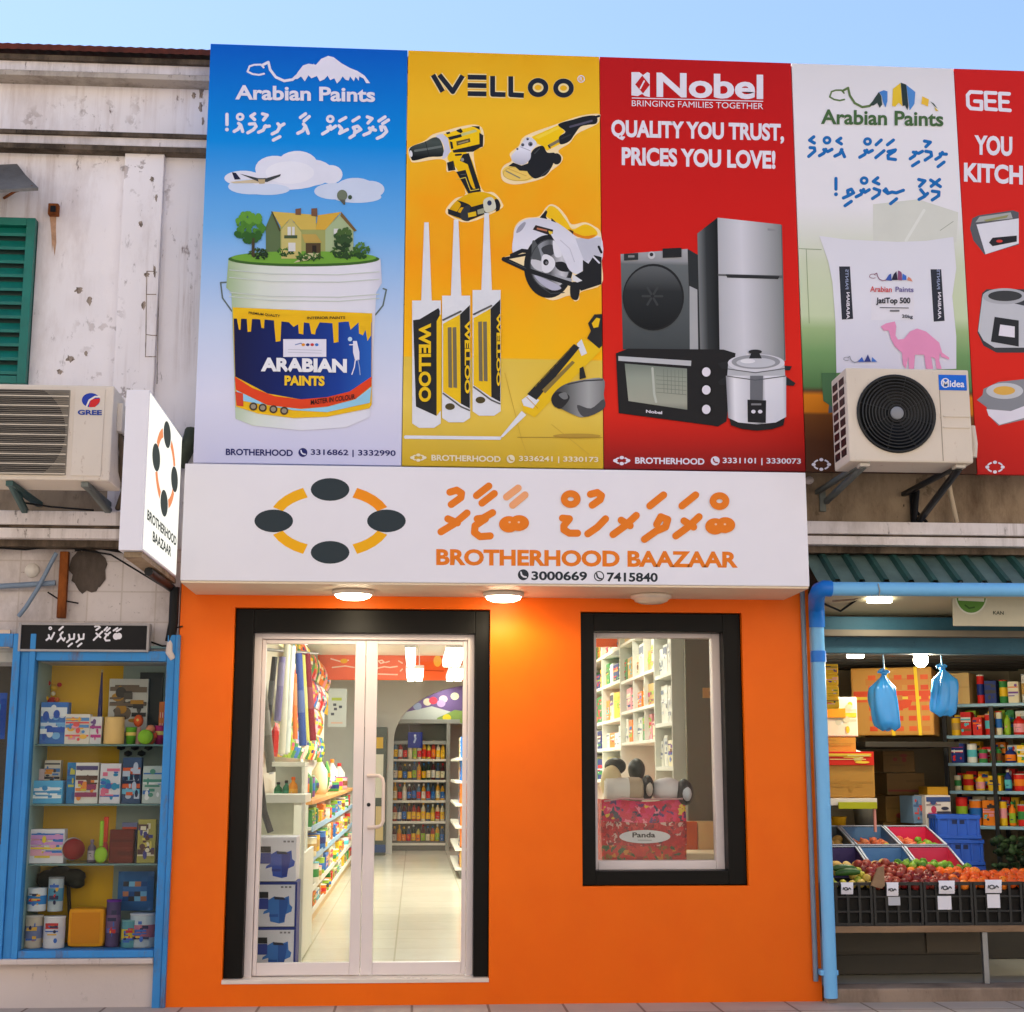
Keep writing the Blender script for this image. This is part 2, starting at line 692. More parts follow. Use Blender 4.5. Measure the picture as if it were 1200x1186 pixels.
# Thaana pen strokes in a unit box (x right, y up); marks sit above (1.15..1.6) or below
LOOPS = [(.12, .75), (.02, .5), (.1, .2), (.4, .08), (.75, .18), (.98, .5), (.9, .82), (.68, .85), (.55, .55), (.4, .85), (.2, .85)]
TH = {
    'h': [[(.05, .05), (.95, .9)]], 'r': [[(0, .02), (1, .95)], [(.3, .75), (.78, .32)]],
    'sh': [[(0, .02), (.55, .42), (1, .95)], [(.15, .8), (.55, .42)]], 'n': [[(0, .02), (.38, .3), (.6, .12), (1, .85)], [(.38, .3), (.3, .6)]],
    'b': [LOOPS], 'k': [[(.0, .75), (.18, .2), (.5, .25), (1, .95)]], 'a': [[(0, .0), (.5, .42), (.4, .72), (.72, .98)], [(.5, .42), (.85, .1), (1, .35)]],
    'm': [[(0, .15), (.4, .4), (.85, .18)], [(.4, .4), (.3, .75), (.8, .95)]], 'f': [[(.05, 0), (.5, .4), (.95, .6), (.85, .95), (.5, .95)], [(.5, .4), (.35, .8)]],
    'd': [[(0, .0), (.5, .36), (.95, .62), (.85, .95), (.45, .8), (.62, .5)]], 'th': [[(0, 0), (.42, .38), (.9, .35), (1, .75), (.62, .92), (.42, .38)]],
    'l': [[(0, .02), (.4, .32), (.95, .4), (1, .9)], [(.4, .32), (.3, .85)]], 's': [[(0, .75), (.12, .25), (.4, .28), (.6, .55), (.62, .25), (1, .75)]],
    'dd': [[(.12, .98), (.55, .9), (.12, .5), (.2, .12), (.85, .1)]], 'z': [[(.2, .85), (.6, .68)], [(.95, 1), (.35, .62), (.1, .3), (.3, .05), (.85, .08)]],
    'lh': [[(0, 0), (.4, .4), (.9, .2)], [(.4, .4), (.15, .9), (.6, .75), (.75, .95)]]}
MK = {
    'a': [[(.25, 1.2), (.75, 1.55)]], 'aa': [[(.05, 1.25), (.5, 1.6)], [(.4, 1.15), (.9, 1.5)]], 'i': [[(.2, -.45), (.7, -.12)]],
    'u': [[(.15, 1.5), (.5, 1.6), (.72, 1.42), (.3, 1.12)]], 'e': [[(.85, 1.62), (.35, 1.42), (.75, 1.15)]], 'o': [[(.05, 1.5), (.6, 1.2)], [(.3, 1.15), (.95, 1.55)], [(.05, 1.2), (.95, 1.3)]],
    'x': 'ring', '': []}


def thaana(A, glyphs, w, m, mm=None):
    "glyphs: (letter, mark, x0, ybase, width, height) in the art's own crop coordinates"
    for g in glyphs:
        L, mk, x0, yb, gw, gh = g[:6]
        mark_m = g[6] if len(g) > 6 else m
        if L == 'b':
            A.ell(x0 + gw * .34, yb - gh * .45, gw * .36, gh * .46, m, 20)
            A.ell(x0 + gw * .68, yb - gh * .5, gw * .34, gh * .44, m, 20)
        for st in (TH.get(L, []) if L != 'b' else []):
            A.stroke([(x0 + gw * x, yb - gh * y) for x, y in st], w, m)
        if MK[mk] == 'ring':
            A.ring(x0 + gw * .5, yb - gh * 1.38, w * 1.0, w * 1.0, w * .72, mark_m)
        else:
            for st in MK[mk]:
                A.stroke([(x0 + gw * x, yb - gh * y) for x, y in st], w, mark_m)
    

def phone_icon(A, cx, cy, r, m, m2):
    A.ell(cx, cy, r, r, m, 20)
    A.up()
    A.stroke([(cx - r * .42, cy - r * .45), (cx - r * .3, cy + r * .05), (cx + r * .05, cy + r * .35), (cx + r * .5, cy + r * .42)], r * .3, m2)
    A.up(-1)


def ring_logo(A, cx, cy, rx, ry, er, ey, m_dot, m_arc, w, m_arc2=None, tilt=0):
    "four dark ovals joined by arcs"
    for q, (a0, a1) in enumerate(((22, 64), (116, 158), (202, 244), (296, 338))):
        A.ring(cx, cy, rx, ry, w, (m_arc2 or m_arc) if q in (3,) else m_arc, a0, a1)
    for a in (0, 90, 180, 270):
        A.ell(cx + (rx - w / 2) * math.cos(rad(a)), cy + (ry - w / 2) * math.sin(rad(a)), er, ey, m_dot, 28)
# ------------------------------------------------------------------ materials of the setting
weathered('white_stucco', (242, 236, 236), (150, 118, 98), 1.5, .52, .78, .5, streak=(1, 1, .3), stain2=(88, 64, 54), flakes=9, runs=.7)
weathered('white_trim', (232, 224, 222), (104, 84, 66), 1.6, .46, .7, .6, stain2=(60, 44, 34), runs=.7)
weathered('grimy_trim', (190, 178, 165), (62, 48, 36), 1.9, .42, .64, .85, stain2=(40, 30, 22))
weathered('mouldy_edge', (126, 110, 94), (44, 36, 28), 3, .35, .6, .9, stain2=(30, 25, 20))
weathered('brown_recess', (176, 156, 130), (84, 66, 50), 2.4, .42, .66, .85, stain2=(46, 36, 28), flakes=6)
weathered('cream_plaster', (214, 200, 192), (140, 118, 100), 1.4, .55, .75, .5, stain2=(96, 78, 66))
weathered('bare_cement', (96, 86, 78), (58, 50, 44), 6, .4, .6, .7)
weathered('orange_wall_paint', (252, 112, 3), (238, 94, 2), 1.4, .45, .8, .6, .42, (1, 1, .6), False, .12)
weathered('rusty_sheet', (112, 52, 38), (62, 34, 28), 3, .4, .6, .8, .8)
weathered('rust', (150, 84, 36), (84, 42, 20), 9, .4, .6, .8, .9)
weathered('blue_wood', (62, 140, 204), (104, 92, 98), 6, .52, .64, .85, .6, (1, 1, .22), True, .2, (120, 92, 96))
weathered('teal_steel', (54, 98, 116), (38, 70, 84), 2, .45, .7, .6, .5, (1, 1, 1), True, .1)
weathered('concrete_step', (158, 138, 120), (96, 78, 64), 2.5, .42, .65, .7)
weathered('asphalt', (82, 80, 80), (60, 58, 58), 3, .4, .7, .6, .9, (1, 1, 1), True, .5)
weathered('aged_plank', (160, 130, 100), (92, 70, 52), 4, .4, .7, .7, .7, (.2, 1, 1))
weathered('ac_cream', (222, 210, 194), (176, 150, 122), 2.2, .6, .82, .5, .5, (1, 1, .4), True, .04, (140, 96, 60))
weathered('dusty_metal', (120, 116, 110), (70, 62, 54), 3, .4, .65, .6, .6)
tiles('pavement_slabs', (178, 164, 152), (118, 102, 90), .45, .45, .008, .8)
tiles('shop_floor_tiles', (226, 222, 204), (196, 188, 166), .6, .6, .006, .16)
tiles('painted_tile', (218, 208, 204), (196, 184, 176), .21, .19, .005, .5, wall=True)
glass('window_glass', (250, 252, 250), .38)
glass('dusty_glass', (246, 248, 246), .22, .05)
paint('white_frame', (226, 214, 210), .4, .05, 3)
paint('black_frame', (9, 8, 6), .42, .25, 3, spec=.16)
paint('sign_white', (234, 232, 240), .36, .03, 1.2)
paint('soffit_cream', (232, 216, 190), .5, .05, 3)
paint('interior_white', (226, 226, 214), .6, .05, 1.5)
paint('interior_grey', (196, 200, 196), .6, .06, 1.5)
paint('shelf_white', (222, 222, 212), .45, .05, 4)
paint('shutter_green', (14, 112, 98), .5, .18, 8)
paint('shutter_dark', (6, 46, 42), .6, .2, 8)
paint('steel_grey', (150, 152, 154), .35, .1, 5, .8)
paint('dark_steel', (40, 42, 44), .5, .2, 6, .4)
paint('pipe_light_blue', (118, 190, 240), .38, .05, 3)
paint('pipe_blue', (14, 120, 220), .35, .08, 3)
paint('awning_teal', (98, 122, 116), .6, .3, 6)
paint('awning_rib', (44, 84, 78), .6, .3, 8)
emit('lamp_glow', (255, 232, 190), 7)
emit('tube_glow', (255, 246, 224), 4.5)
emit('bulb_glow', (255, 240, 210), 14)
emit('backlit_white', (255, 252, 240), 0.3)

# ------------------------------------------------------------------ ground
g = MB()
g.box(-40, 40, -0.95, 30, -.30, 0, 'pavement_slabs')
tag(g.top('pavement'), kind='structure')
g = MB()
g.box(-40, 40, -1.10, -.953, -.32, .004, 'concrete_step', .015)
tag(g.top('kerb'), kind='structure')
g = MB()
g.add([(-300, -300, -.13), (300, -300, -.13), (300, -1.0, -.13), (-300, -1.0, -.13)], [(0, 1, 2, 3)], 'asphalt')
g.add([(-300, 30, -.14), (300, 30, -.14), (300, 300, -.14), (-300, 300, -.14)], [(0, 1, 2, 3)], 'asphalt')
tag(g.top('road'), kind='structure')

# ------------------------------------------------------------------ old white building
XL_, XR_ = P(-170, 600).x, P(1400, 600).x
YW = 0.08                                                       # face of the upper wall
old = thing('old_building', 'weathered white old building behind the banners with grimy cornices and a rusty roof edge', 'building', (P(577, 600).x, 1.2, 0))


def zz(y, Y=0.0, x=120):
    return P(x, y, Y).z


w = MB()
z_led = zz(600)
w.box(XL_, XR_, YW, 1.6, zz(640), zz(66), 'white_stucco')
w.box(XL_, P(208, 700).x, YW + .02, 1.0, zz(775), zz(640), 'painted_tile')
w.box(XL_, P(190, 1150).x, .02, .9, -.02, zz(1120), 'cream_plaster', .008)
w.build('wall', old)
w = MB()
w.box(P(139, 300).x, P(186, 300).x, .03, YW, z_led, zz(172), 'white_stucco', .006)
w.build('pilaster', old)
w = MB()
for y0, y1, yy, mt in ((66, 72, -.06, 'mouldy_edge'), (72, 85, -.03, 'white_trim'), (85, 91, -.05, 'grimy_trim'), (154, 159, -.02, 'mouldy_edge'), (159, 170, 0, 'white_trim'), (170, 176, -.01, 'mouldy_edge')):
    w.box(XL_, XR_, yy, YW, zz(y1, yy), zz(y0, yy), mt, .004)
w.build('cornice', old)
for xa, xb, xr in ((XL_, P(192, 620).x, 100), (P(930, 620).x, XR_, 1060)):
    w = MB()
    o = 8 if xr > 500 else 0
    w.box(xa, xb, -.13, YW, zz(615 + o * 1.4, -.13, xr), zz(599 + o * 1.6, -.13, xr), 'white_trim', .006)
    w.box(xa, xb, -.10, YW, zz(619 + o * 1.2, -.1, xr), zz(615 + o * 1.4, -.1, xr) - .002, 'mouldy_edge')
    w.box(xa, xb, -.11, YW, zz(631 + o, -.11, xr), zz(619 + o * 1.2, -.11, xr) - .002, 'white_trim', .005)
    w.box(xa, xb, -.04, YW, zz(641 + o, -.04, xr), zz(631 + o, -.04, xr) - .002, 'mouldy_edge', .004)
    w.build('ledge', old)
w = MB()
n = 260
zr = zz(63)
for k in range(n):
    xa, xb = XL_ + (XR_ - XL_) * k / n, XL_ + (XR_ - XL_) * (k + 1) / n
    za, zb = zr + (.005 if k % 2 else 0), zr + (0 if k % 2 else .005)
    w.add([(xa, -.10, za), (xb, -.10, zb), (xb, 2.2, zb + .35), (xa, 2.2, za + .35)], [(0, 1, 2, 3)], 'rusty_sheet')
    w.add([(xa, -.10, za - .04), (xb, -.10, zb - .04), (xb, -.10, zb), (xa, -.10, za)], [(0, 1, 2, 3)], 'rusty_sheet')
w.build('roof', old)
# recess under the banners on the right and the wall over the grocery
w = MB()
w.box(P(940, 590).x, XR_, YW - .012, YW - .001, zz(618, 0, 1060), zz(520, 0, 1060), 'brown_recess')  # rough brown wall with the shade below the banners put into its colour
w.build('brown_wall_shade', old)
# window with green louvred shutters on the left
win = MB()
x0, x1, z0, z1 = XZ(-60, 256, 37, 450, .03)
win.box(x0, x1, .05, .07, z0, z1, 'shutter_dark')
for (a, b, c, d) in ((x0, x0 + .05, z0, z1), (x1 - .055, x1, z0, z1), (x0 + .05, x1 - .055, z1 - .05, z1), (x0 + .05, x1 - .055, z0, z0 + .05)):
    win.box(a, b, .0, YW - .002, c, d, 'shutter_green', .004)
shw = win.build('window', old)
lv = MB()
k = 0
z = z0 + .06
while z < z1 - .06:
    lv.add([(x0 + .05, .012, z), (x1 - .055, .012, z), (x1 - .055, .045, z + .052), (x0 + .05, .045, z + .052),
            (x0 + .05, .012, z + .02), (x1 - .055, .012, z + .02), (x1 - .055, .045, z + .072), (x0 + .05, .045, z + .072)],
           [(0, 1, 2, 3), (4, 5, 6, 7), (0, 1, 5, 4), (3, 2, 6, 7), (0, 3, 7, 4), (1, 2, 6, 5)], 'shutter_green')
    z += .092
lv.build('louvre_panel', shw)
# black mould beside the banner and the rust run under the box belong to the wall
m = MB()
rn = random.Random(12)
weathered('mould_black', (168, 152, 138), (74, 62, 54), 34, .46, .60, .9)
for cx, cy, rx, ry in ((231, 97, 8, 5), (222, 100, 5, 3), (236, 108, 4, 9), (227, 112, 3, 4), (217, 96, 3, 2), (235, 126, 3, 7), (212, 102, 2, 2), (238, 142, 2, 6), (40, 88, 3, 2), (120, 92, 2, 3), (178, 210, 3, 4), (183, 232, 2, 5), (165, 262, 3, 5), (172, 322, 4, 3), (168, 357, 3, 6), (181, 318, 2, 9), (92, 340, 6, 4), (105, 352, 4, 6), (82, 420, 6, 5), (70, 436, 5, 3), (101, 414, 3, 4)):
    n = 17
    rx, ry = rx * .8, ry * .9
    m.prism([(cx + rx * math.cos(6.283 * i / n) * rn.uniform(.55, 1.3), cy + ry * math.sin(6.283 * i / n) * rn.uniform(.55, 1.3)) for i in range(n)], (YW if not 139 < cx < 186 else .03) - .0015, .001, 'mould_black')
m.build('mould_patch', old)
MB().prism([(58, 251), (66, 251), (65.5, 268), (66, 284), (64, 300), (62, 286), (61, 296), (60, 272)], YW - .0015, .001, paint('rust_run', (190, 150, 120), .9, .25, 30)).build('rust_run', old)
m = MB()
for pts in ([(172, 318), (178, 318), (184, 319)], [(172, 345), (183, 345)], [(171, 392), (178, 393), (184, 393)], [(170, 418), (183, 418)], [(172, 318), (171.5, 345), (171, 392), (170.5, 418)], [(187, 190), (186.5, 300), (184, 450)]):
    m.tube([P(x, y, .0285 if x < 185 else YW - .002) for x, y in pts], .003, 'mould_black', 4)
m.build('plaster_crack', old)
# small weathered hood over it
hd = thing('window_hood', 'curled grey sheet hood over the green shuttered window', 'hood', P(-10, 220, YW))
h = MB()
a, b = P(-70, 196, .05), P(20, 192, .05)
c_, d = P(45, 220, -.28), P(-80, 226, -.28)
e = P(30, 205, -.1)
h.add([a, b, e, c_, d], [(0, 1, 2, 3, 4)], 'dusty_metal')
h.add([p + Vector((0, 0, -.02)) for p in (a, b, e, c_, d)], [(0, 1, 2, 3, 4)], 'brown_recess')
q = [a, b, e, c_, d]
for i in range(5):
    j = (i + 1) % 5
    h.add([q[i], q[j], q[j] + Vector((0, 0, -.02)), q[i] + Vector((0, 0, -.02))], [(0, 1, 2, 3)], 'dusty_metal')
h.build('sheet', hd)
h = MB()
h.tube([P(5, 232, YW), P(18, 224, -.1), P(38, 219, -.25)], .01, 'rust', 6)
h.build('stay', hd)
m = MB().pbox(56, 238, 68, 251, .03, .05, 'rust', .006)
m.pbox(59, 241, 65, 248, .022, .01, 'black')
m.top('junction_box', 'small rusty electrical box on the white wall right of the shutters', 'junction box')
# stain run below the box belongs to the wall
# black drain at the corner beside the banners
m = MB().tube([P(208, 545, .02), P(222, 520, .02), P(226, 505, .05)], .05, paint('mossy_pipe', (60, 66, 52), .8, .4, 10), 10)
m.top('drain_elbow', 'mossy grey drain elbow in the corner between projecting sign and blue banner', 'drain pipe')

# left wall details under the ledge
m = MB()
cx, cy = P(104, 668, YW + .018).x, P(104, 668, YW + .018).z
rn = random.Random(3)
pts = []
for i in range(26):
    a = 2 * math.pi * i / 26
    pts.append((104 + 21 * math.cos(a) * (1 + rn.uniform(-.18, .18)), 668 + 27 * math.sin(a) * (1 + rn.uniform(-.16, .14))))
m.prism(pts, YW + .012, .01, 'bare_cement')
m.build('bare_cement_patch', old)
m = MB()
m.tube([P(88, 645, .05), P(108, 641, .04), P(150, 648, .05), P(176, 655, .06)], .008, 'black', 6)
m.tube([P(92, 707, .07), P(70, 703, .04), P(56, 694, .05)], .005, 'black', 6)
m.top('electric_cable', 'thin black cable looping over the bare cement patch', 'cable')
m = MB()
m.pbox(68, 646, 78, 724, .03, .045, 'rust', .005)
m.top('rusty_bracket', 'rusty upright metal bracket above the black shop name board', 'bracket')
cond = paint('conduit_grey_blue', (120, 138, 158), .5, .15, 5)
m = MB().tube([P(-40, 640, .0), P(30, 644, .02), P(70, 640, .02), P(130, 650, .03), P(196, 690, .0)], .006, 'black', 6)
m.top('electric_cable', 'long black cable sagging under the ledge towards the projecting sign', 'cable')
m = MB().tube([P(-60, 690, .045), P(20, 686, .045), P(65, 683, .045)], .017, cond, 8)
m.top('conduit', 'grey blue level conduit left of the rusty bracket', 'conduit')
m = MB().tube([P(66, 648, .015), P(44, 690, .005), P(30, 712, .01), P(22, 722, .03)], .014, cond, 8)
m.top('conduit', 'grey blue slanting conduit crossing the level one', 'conduit')
m = MB()
p = P(33, 666, .0)
m.lathe((p.x, YW + .02, p.z), [(0, .035), (.03, .035), (.036, .02), (.042, .02), (.045, 0)], paint('alarm_cream', (226, 218, 206)), 20, 'Y')
m.top('alarm_disc', 'small round cream alarm disc on the tiled wall', 'alarm')
m = MB()
m.tube([P(205, 688, -.02), P(203, 730, .0), P(199, 752, .01)], .03, 'black', 8)
m.tube([P(200, 752, .0), P(198, 764, -.02), P(203, 772, -.01)], .022, 'cream_plaster', 8)
m.tube([P(176, 752, .05), P(190, 757, .02), P(203, 757, .0)], .006, 'black', 6)
m.tube([P(196, 738, -.0), P(214, 734, -.02)], .005, 'black', 6)
m.top('cable_bundle', 'black cable bundle with a pale taped end at the orange wall edge', 'cable')

# ------------------------------------------------------------------ projecting sign
pj = thing('projecting_sign', 'white backlit projecting sign with ring of ovals left of the fascia', 'sign', P(176, 650, -1.15))
YN, YF = -1.15, -.02
xr_ = P(171, 550, YN).x
xl_ = P(143.5, 550, YN).x
zt, zb = P(176, 457, YN).z, P(166, 645, YN).z
m = MB()
m.box(xl_, xr_, YN, YF, zb, zt, 'sign_white', .004)
m.build('case', pj)
m = MB()
xf = xr_ + .002
m.add([(xf, YN + .012, zb + .012), (xf, YF - .012, zb + .012), (xf, YF - .012, zt - .012), (xf, YN + .012, zt - .012)], [(0, 1, 2, 3)], 'backlit_white')
m.build('face', pj)


class SideArt(Art):
    "same printing on the side face: u 0..1 from near to far edge, v 0..1 from top to foot"
    def pt(s, x, y, k=None):
        return Vector((xf + LAY * ((s.k if k is None else k) + .02 * s.n), YN + (YF - YN) * x / 100, zt + (zb - zt) * y / 100))


SA = SideArt(0)
emit('backlit_grey', (84, 90, 88), .2)
emit('backlit_peach', (255, 160, 110), .24)
ring_logo(SA, 52, 36, 31, 26, 11, 8.6, 'backlit_grey', 'backlit_peach', 6)
SA.mb.build('logo', pj)
SA = SideArt(0)
SA.up().text('BROTHERHOOD', 7, 73, 94, 79.5, 'backlit_grey', bold=.035)
SA.text('BAAZAAR', 24, 83, 79, 89.5, 'backlit_grey', bold=.035)
SA.mb.build('lettering', pj)
m = MB()
m.box(xl_ + .02, xr_ - .01, YN + .05, YF + .06, zb - .03, zb - .002, 'brown_recess')
m.tube([((xl_ + xr_) / 2 + .02, YN + .45, zb - .055), ((xl_ + xr_) / 2 + .03, YF + .08, zb - .06)], .026, 'dark_steel', 8)
m.build('bracket', pj)

# ------------------------------------------------------------------ fascia sign
YS = -.60
x0, x1 = P(214, 612, YS).x, P(946.5, 622, YS).x
z1, z0 = P(580, 548.5, YS).z, P(580, 686, YS).z
fs = thing('fascia_sign', 'long white box sign with orange lettering over the orange shop', 'sign', ((x0 + x1) / 2, 0, z0))
m = MB()
m.box(x0, x1, YS, -.002, z0 + .012, z1, 'sign_white', .005)
m.build('case', fs)
m = MB()
m.box(x0 + .004, x1 - .004, YS + .012, -.002, z0, z0 + .0115, 'soffit_cream')
m.build('soffit', fs)
A = Art(YS, (280, 530, 340 / 1200))
ring_logo(A, 377, 284, 255, 152, 80, 47, (44, 56, 62), (248, 180, 16), 44, (248, 150, 20))
for (x, y) in ((611, 284), (377, 414), (145, 284), (377, 154)):
    pass
A.mb.build('logo', fs)
OR, ORP = (238, 128, 30), (246, 172, 120)
A = Art(YS, (480, 540, .4))
W_ = 25
A.k = 1
for pts, c in (
    ([(118, 92), (138, 86), (152, 95), (150, 108), (122, 128)], OR), ([(92, 208), (130, 185), (168, 153)], OR), ([(112, 170), (140, 182)], OR),
    ([(196, 102), (232, 74)], OR), ([(212, 124), (248, 96)], OR), ([(198, 170), (215, 168), (243, 152)], OR), ([(222, 170), (192, 190), (190, 210), (206, 222), (236, 220)], OR),
    ([(284, 106), (318, 80)], ORP), ([(302, 130), (338, 100)], ORP),
    ([(530, 98), (550, 93), (562, 102), (558, 114), (535, 130)], OR), ([(448, 168), (468, 170), (452, 190), (452, 202), (468, 212), (492, 212)], OR),
    ([(522, 214), (550, 195), (574, 170)], OR), ([(596, 216), (632, 190), (664, 160)], OR), ([(620, 174), (646, 190)], OR),
    ([(704, 132), (744, 100)], OR), ([(688, 230), (722, 206), (750, 194), (756, 172), (736, 164), (724, 186)], OR),
    ([(798, 132), (838, 100)], OR), ([(780, 220), (816, 194), (848, 164)], OR), ([(804, 176), (832, 194)], OR)):
    A.stroke(pts, 21, c)
    A.k += .2
for cx, cy in ((306, 184), (910, 190)):
    A.ell(cx - 15, cy + 2, 29, 24, OR, 24)
    A.k += .2
    A.ell(cx + 15, cy - 2, 29, 23, OR, 24)
    A.k += .2
    A.stroke([(cx - 20, cy + 8), (cx + 16, cy + 12), (cx + 32, cy - 4)], 20, OR)
    A.k += .2
    for dx in (-13, 14):
        A.ell(cx + dx, cy - 4, 3.5, 3, (246, 200, 160), 10)
for cx in (472, 908):
    A.ring(cx, 112 if cx < 500 else 118, 29, 26, 20, OR)
A.mb.build('thaana_lettering', fs)
A = Art(YS, (480, 540, .4))
A.text('BROTHERHOOD BAAZAAR', 78, 258, 962, 306, (236, 126, 30), 8, .04)
A.text('3000669', 357, 323, 520, 350, (40, 48, 56), 1.5, .03)
A.text('7415840', 578, 327, 727, 354, (40, 48, 56), 1.5, .03)
phone_icon(A, 333, 334, 16, (40, 48, 56), 'white')
A.ring(555, 338, 15, 15, 3, (40, 48, 56))
A.stroke([(548, 331), (550, 340), (556, 345), (563, 346)], 4.5, (40, 48, 56))
A.mb.build('lettering', fs)
# soffit lamps
for px, py, lit, lb in ((414, 692, 1, 'round lit lamp under the sign, above the glass door'), (590, 694.5, 1, 'round lit lamp under the middle of the sign'), (763, 697, 0, 'round unlit lamp under the sign above the show window')):
    q = G(px, py, z0)
    t = thing('soffit_lamp', lb, 'lamp', (q.x, q.y, z0 - .002), 'round lamps under the fascia sign')
    m = MB().lathe((q.x, q.y, z0 - .002), [(0, 0), (.125, 0), (.128, -.018), (.112, -.026)], paint('lamp_ring', (226, 212, 196), .35), 32)
    m.build('rim', t)
    m = MB().lathe((q.x, q.y, z0 - .002), [(.112, -.022), (.10, -.04), (.07, -.052), (0, -.056)], 'lamp_glow' if lit else paint('lamp_off', (232, 214, 190), .3), 32)
    m.build('diffuser', t)
    if lit:
        L = bpy.data.lights.new('soffit_lamp_light', 'SPOT')
        L.energy, L.spot_size, L.spot_blend, L.shadow_soft_size, L.color = 4.0, rad(172), .3, .1, (1, .84, .60)
        lo = bpy.data.objects.new('soffit_lamp_light', L)
        lo.location = (0, 0, -.075)
        lo.parent = t
        col.objects.link(lo)

# ------------------------------------------------------------------ orange shop
sh = thing('orange_shop', 'bright orange shop front with black framed glass door and show window', 'shop', (P(577, 1177).x, .3, 0))
ox0, ox1 = P(202, 940).x, P(955.5, 940).x
otop = zz(640)
dx0, dx1, dz1 = P(267.5, 930).x, P(573.8, 930).x, P(424, 713).z
dz0 = P(420, 1148).z
wx0, wx1, wz0, wz1 = P(681.5, 878).x, P(873.3, 878).x, P(782, 1038.5).z, P(772, 717.5).z
TW = .30
m = MB()
fr = []


def wallpiece(xa, xb, za, zb):
    m.add([(xa, 0, za), (xb, 0, za), (xb, 0, zb), (xa, 0, zb)], [(0, 1, 2, 3)], 'orange_wall_paint')
    m.add([(xa, TW, za), (xb, TW, za), (xb, TW, zb), (xa, TW, zb)], [(0, 1, 2, 3)], 'interior_white')


wallpiece(ox0, dx0, 0, otop)
wallpiece(dx0, dx1, 0, dz0)
wallpiece(dx0, dx1, dz1, otop)
wallpiece(dx1, wx0, 0, otop)
wallpiece(wx0, wx1, 0, wz0)
wallpiece(wx0, wx1, wz1, otop)
wallpiece(wx1, ox1, 0, otop)
for (xa, xb, za, zb) in ((dx0, dx1, dz0, dz1), (wx0, wx1, wz0, wz1)):
    for q in ([(xa, 0, za), (xa, TW, za), (xa, TW, zb), (xa, 0, zb)], [(xb, 0, za), (xb, TW, za), (xb, TW, zb), (xb, 0, zb)], [(xa, 0, zb), (xb, 0, zb), (xb, TW, zb), (xa, TW, zb)], [(xa, 0, za), (xb, 0, za), (xb, TW, za), (xa, TW, za)]):
        m.add(q, [(0, 1, 2, 3)], 'orange_wall_paint')
for xs in (ox0, ox1):
    m.add([(xs, 0, 0), (xs, TW, 0), (xs, TW, otop), (xs, 0, otop)], [(0, 1, 2, 3)], 'orange_wall_paint')
m.build('wall', sh)


def ring_frame(mb, X0, X1, Z0, Z1, l, r, t, b, y0, y1, mt, bev=.004):
    mb.box(X0, X0 + l, y0, y1, Z0, Z1, mt, bev)
    mb.box(X1 - r, X1, y0, y1, Z0, Z1, mt, bev)
    mb.box(X0 + l + .0005, X1 - r - .0005, y0 + .001, y1, Z1 - t, Z1, mt, bev)
    if b:
        mb.box(X0 + l + .0005, X1 - r - .0005, y0 + .001, y1, Z0, Z0 + b, mt, bev)


m = MB()
ring_frame(m, dx0 + .003, dx1 - .003, dz0 + .004, dz1 - .003, .112, .09, .145, 0, .05, .27, 'black_frame')
m.build('door_surround', sh)
m = MB()
ring_frame(m, wx0 + .003, wx1 - .003, wz0 + .003, wz1 - .003, .085, .11, .115, .085, .04, .26, 'black_frame')
m.build('window_surround', sh)
m = MB()
m.box(dx0, dx1, -.012, .5, dz0 - .02, dz0 + .003, paint('threshold_tile', (226, 214, 200), .3, .06), .003)
m.build('threshold', sh)
ZF = dz0 + .0015                                                # inside floor level
# white door frame and two leaves
YD = .13
fx0, fx1 = dx0 + .116, dx1 - .094
fz1 = dz1 - .149
m = MB()
ring_frame(m, fx0, fx1, ZF, fz1, .045, .04, .035, 0, YD - .02, YD + .06, 'white_frame', .003)
m.build('door_frame', sh)
gx = lambda x: P(x, 940, YD).x
mid = gx(425.5)
for nm, xa, xb, gxa, gxb in (('door', fx0 + .048, mid - .002, gx(306.5), gx(413)), ('door', mid + .002, fx1 - .043, gx(439.5), gx(541.5))):
    gz1, gz0 = P(425, 755, YD).z, P(425, 1128, YD).z
    m = MB()
    ring_frame(m, xa, xb, ZF + .006, fz1 - .038, gxa - xa, xb - gxb, fz1 - .038 - gz1, gz0 - ZF - .006, YD, YD + .045, 'white_frame', .004)
    d = m.build(nm, sh)
    m = MB()
    m.box(gxa - .004, gxb + .004, YD + .018, YD + .024, gz0 - .004, gz1 + .004, 'window_glass')
    m.build('glass_pane', d)
    if gxa > mid:
        m = MB()
        m.tube([P(431, 909, YD - .005), P(444, 909, YD - .05), P(448, 912, YD - .055), P(449.5, 918, YD - .055), P(449, 962, YD - .055), P(447, 967, YD - .055), P(443, 969, YD - .05), P(431.5, 970, YD - .005)], .011, paint('handle_cream', (226, 206, 190), .3), 10)
        m.build('handle', d)
        m = MB()
        k_ = P(432, 943, YD)
        m.lathe((k_.x, YD + .001, k_.z), [(0, .006), (.011, .006), (.012, 0)], 'dark_steel', 14, 'Y')
        m.build('lock', d)
# show window frame
YWN = .15
m = MB()
ix0, ix1 = wx0 + .088, wx1 - .113
iz0, iz1 = wz0 + .088, wz1 - .118
ring_frame(m, ix0, ix1, iz0, iz1, .028, .052, .03, .055, YWN, YWN + .09, 'white_frame', .005)
wf = m.build('window', sh)
m = MB()
m.box(ix0 + .02, ix1 - .045, YWN + .05, YWN + .056, iz0 + .045, iz1 - .022, 'window_glass')
m.build('glass_pane', wf)

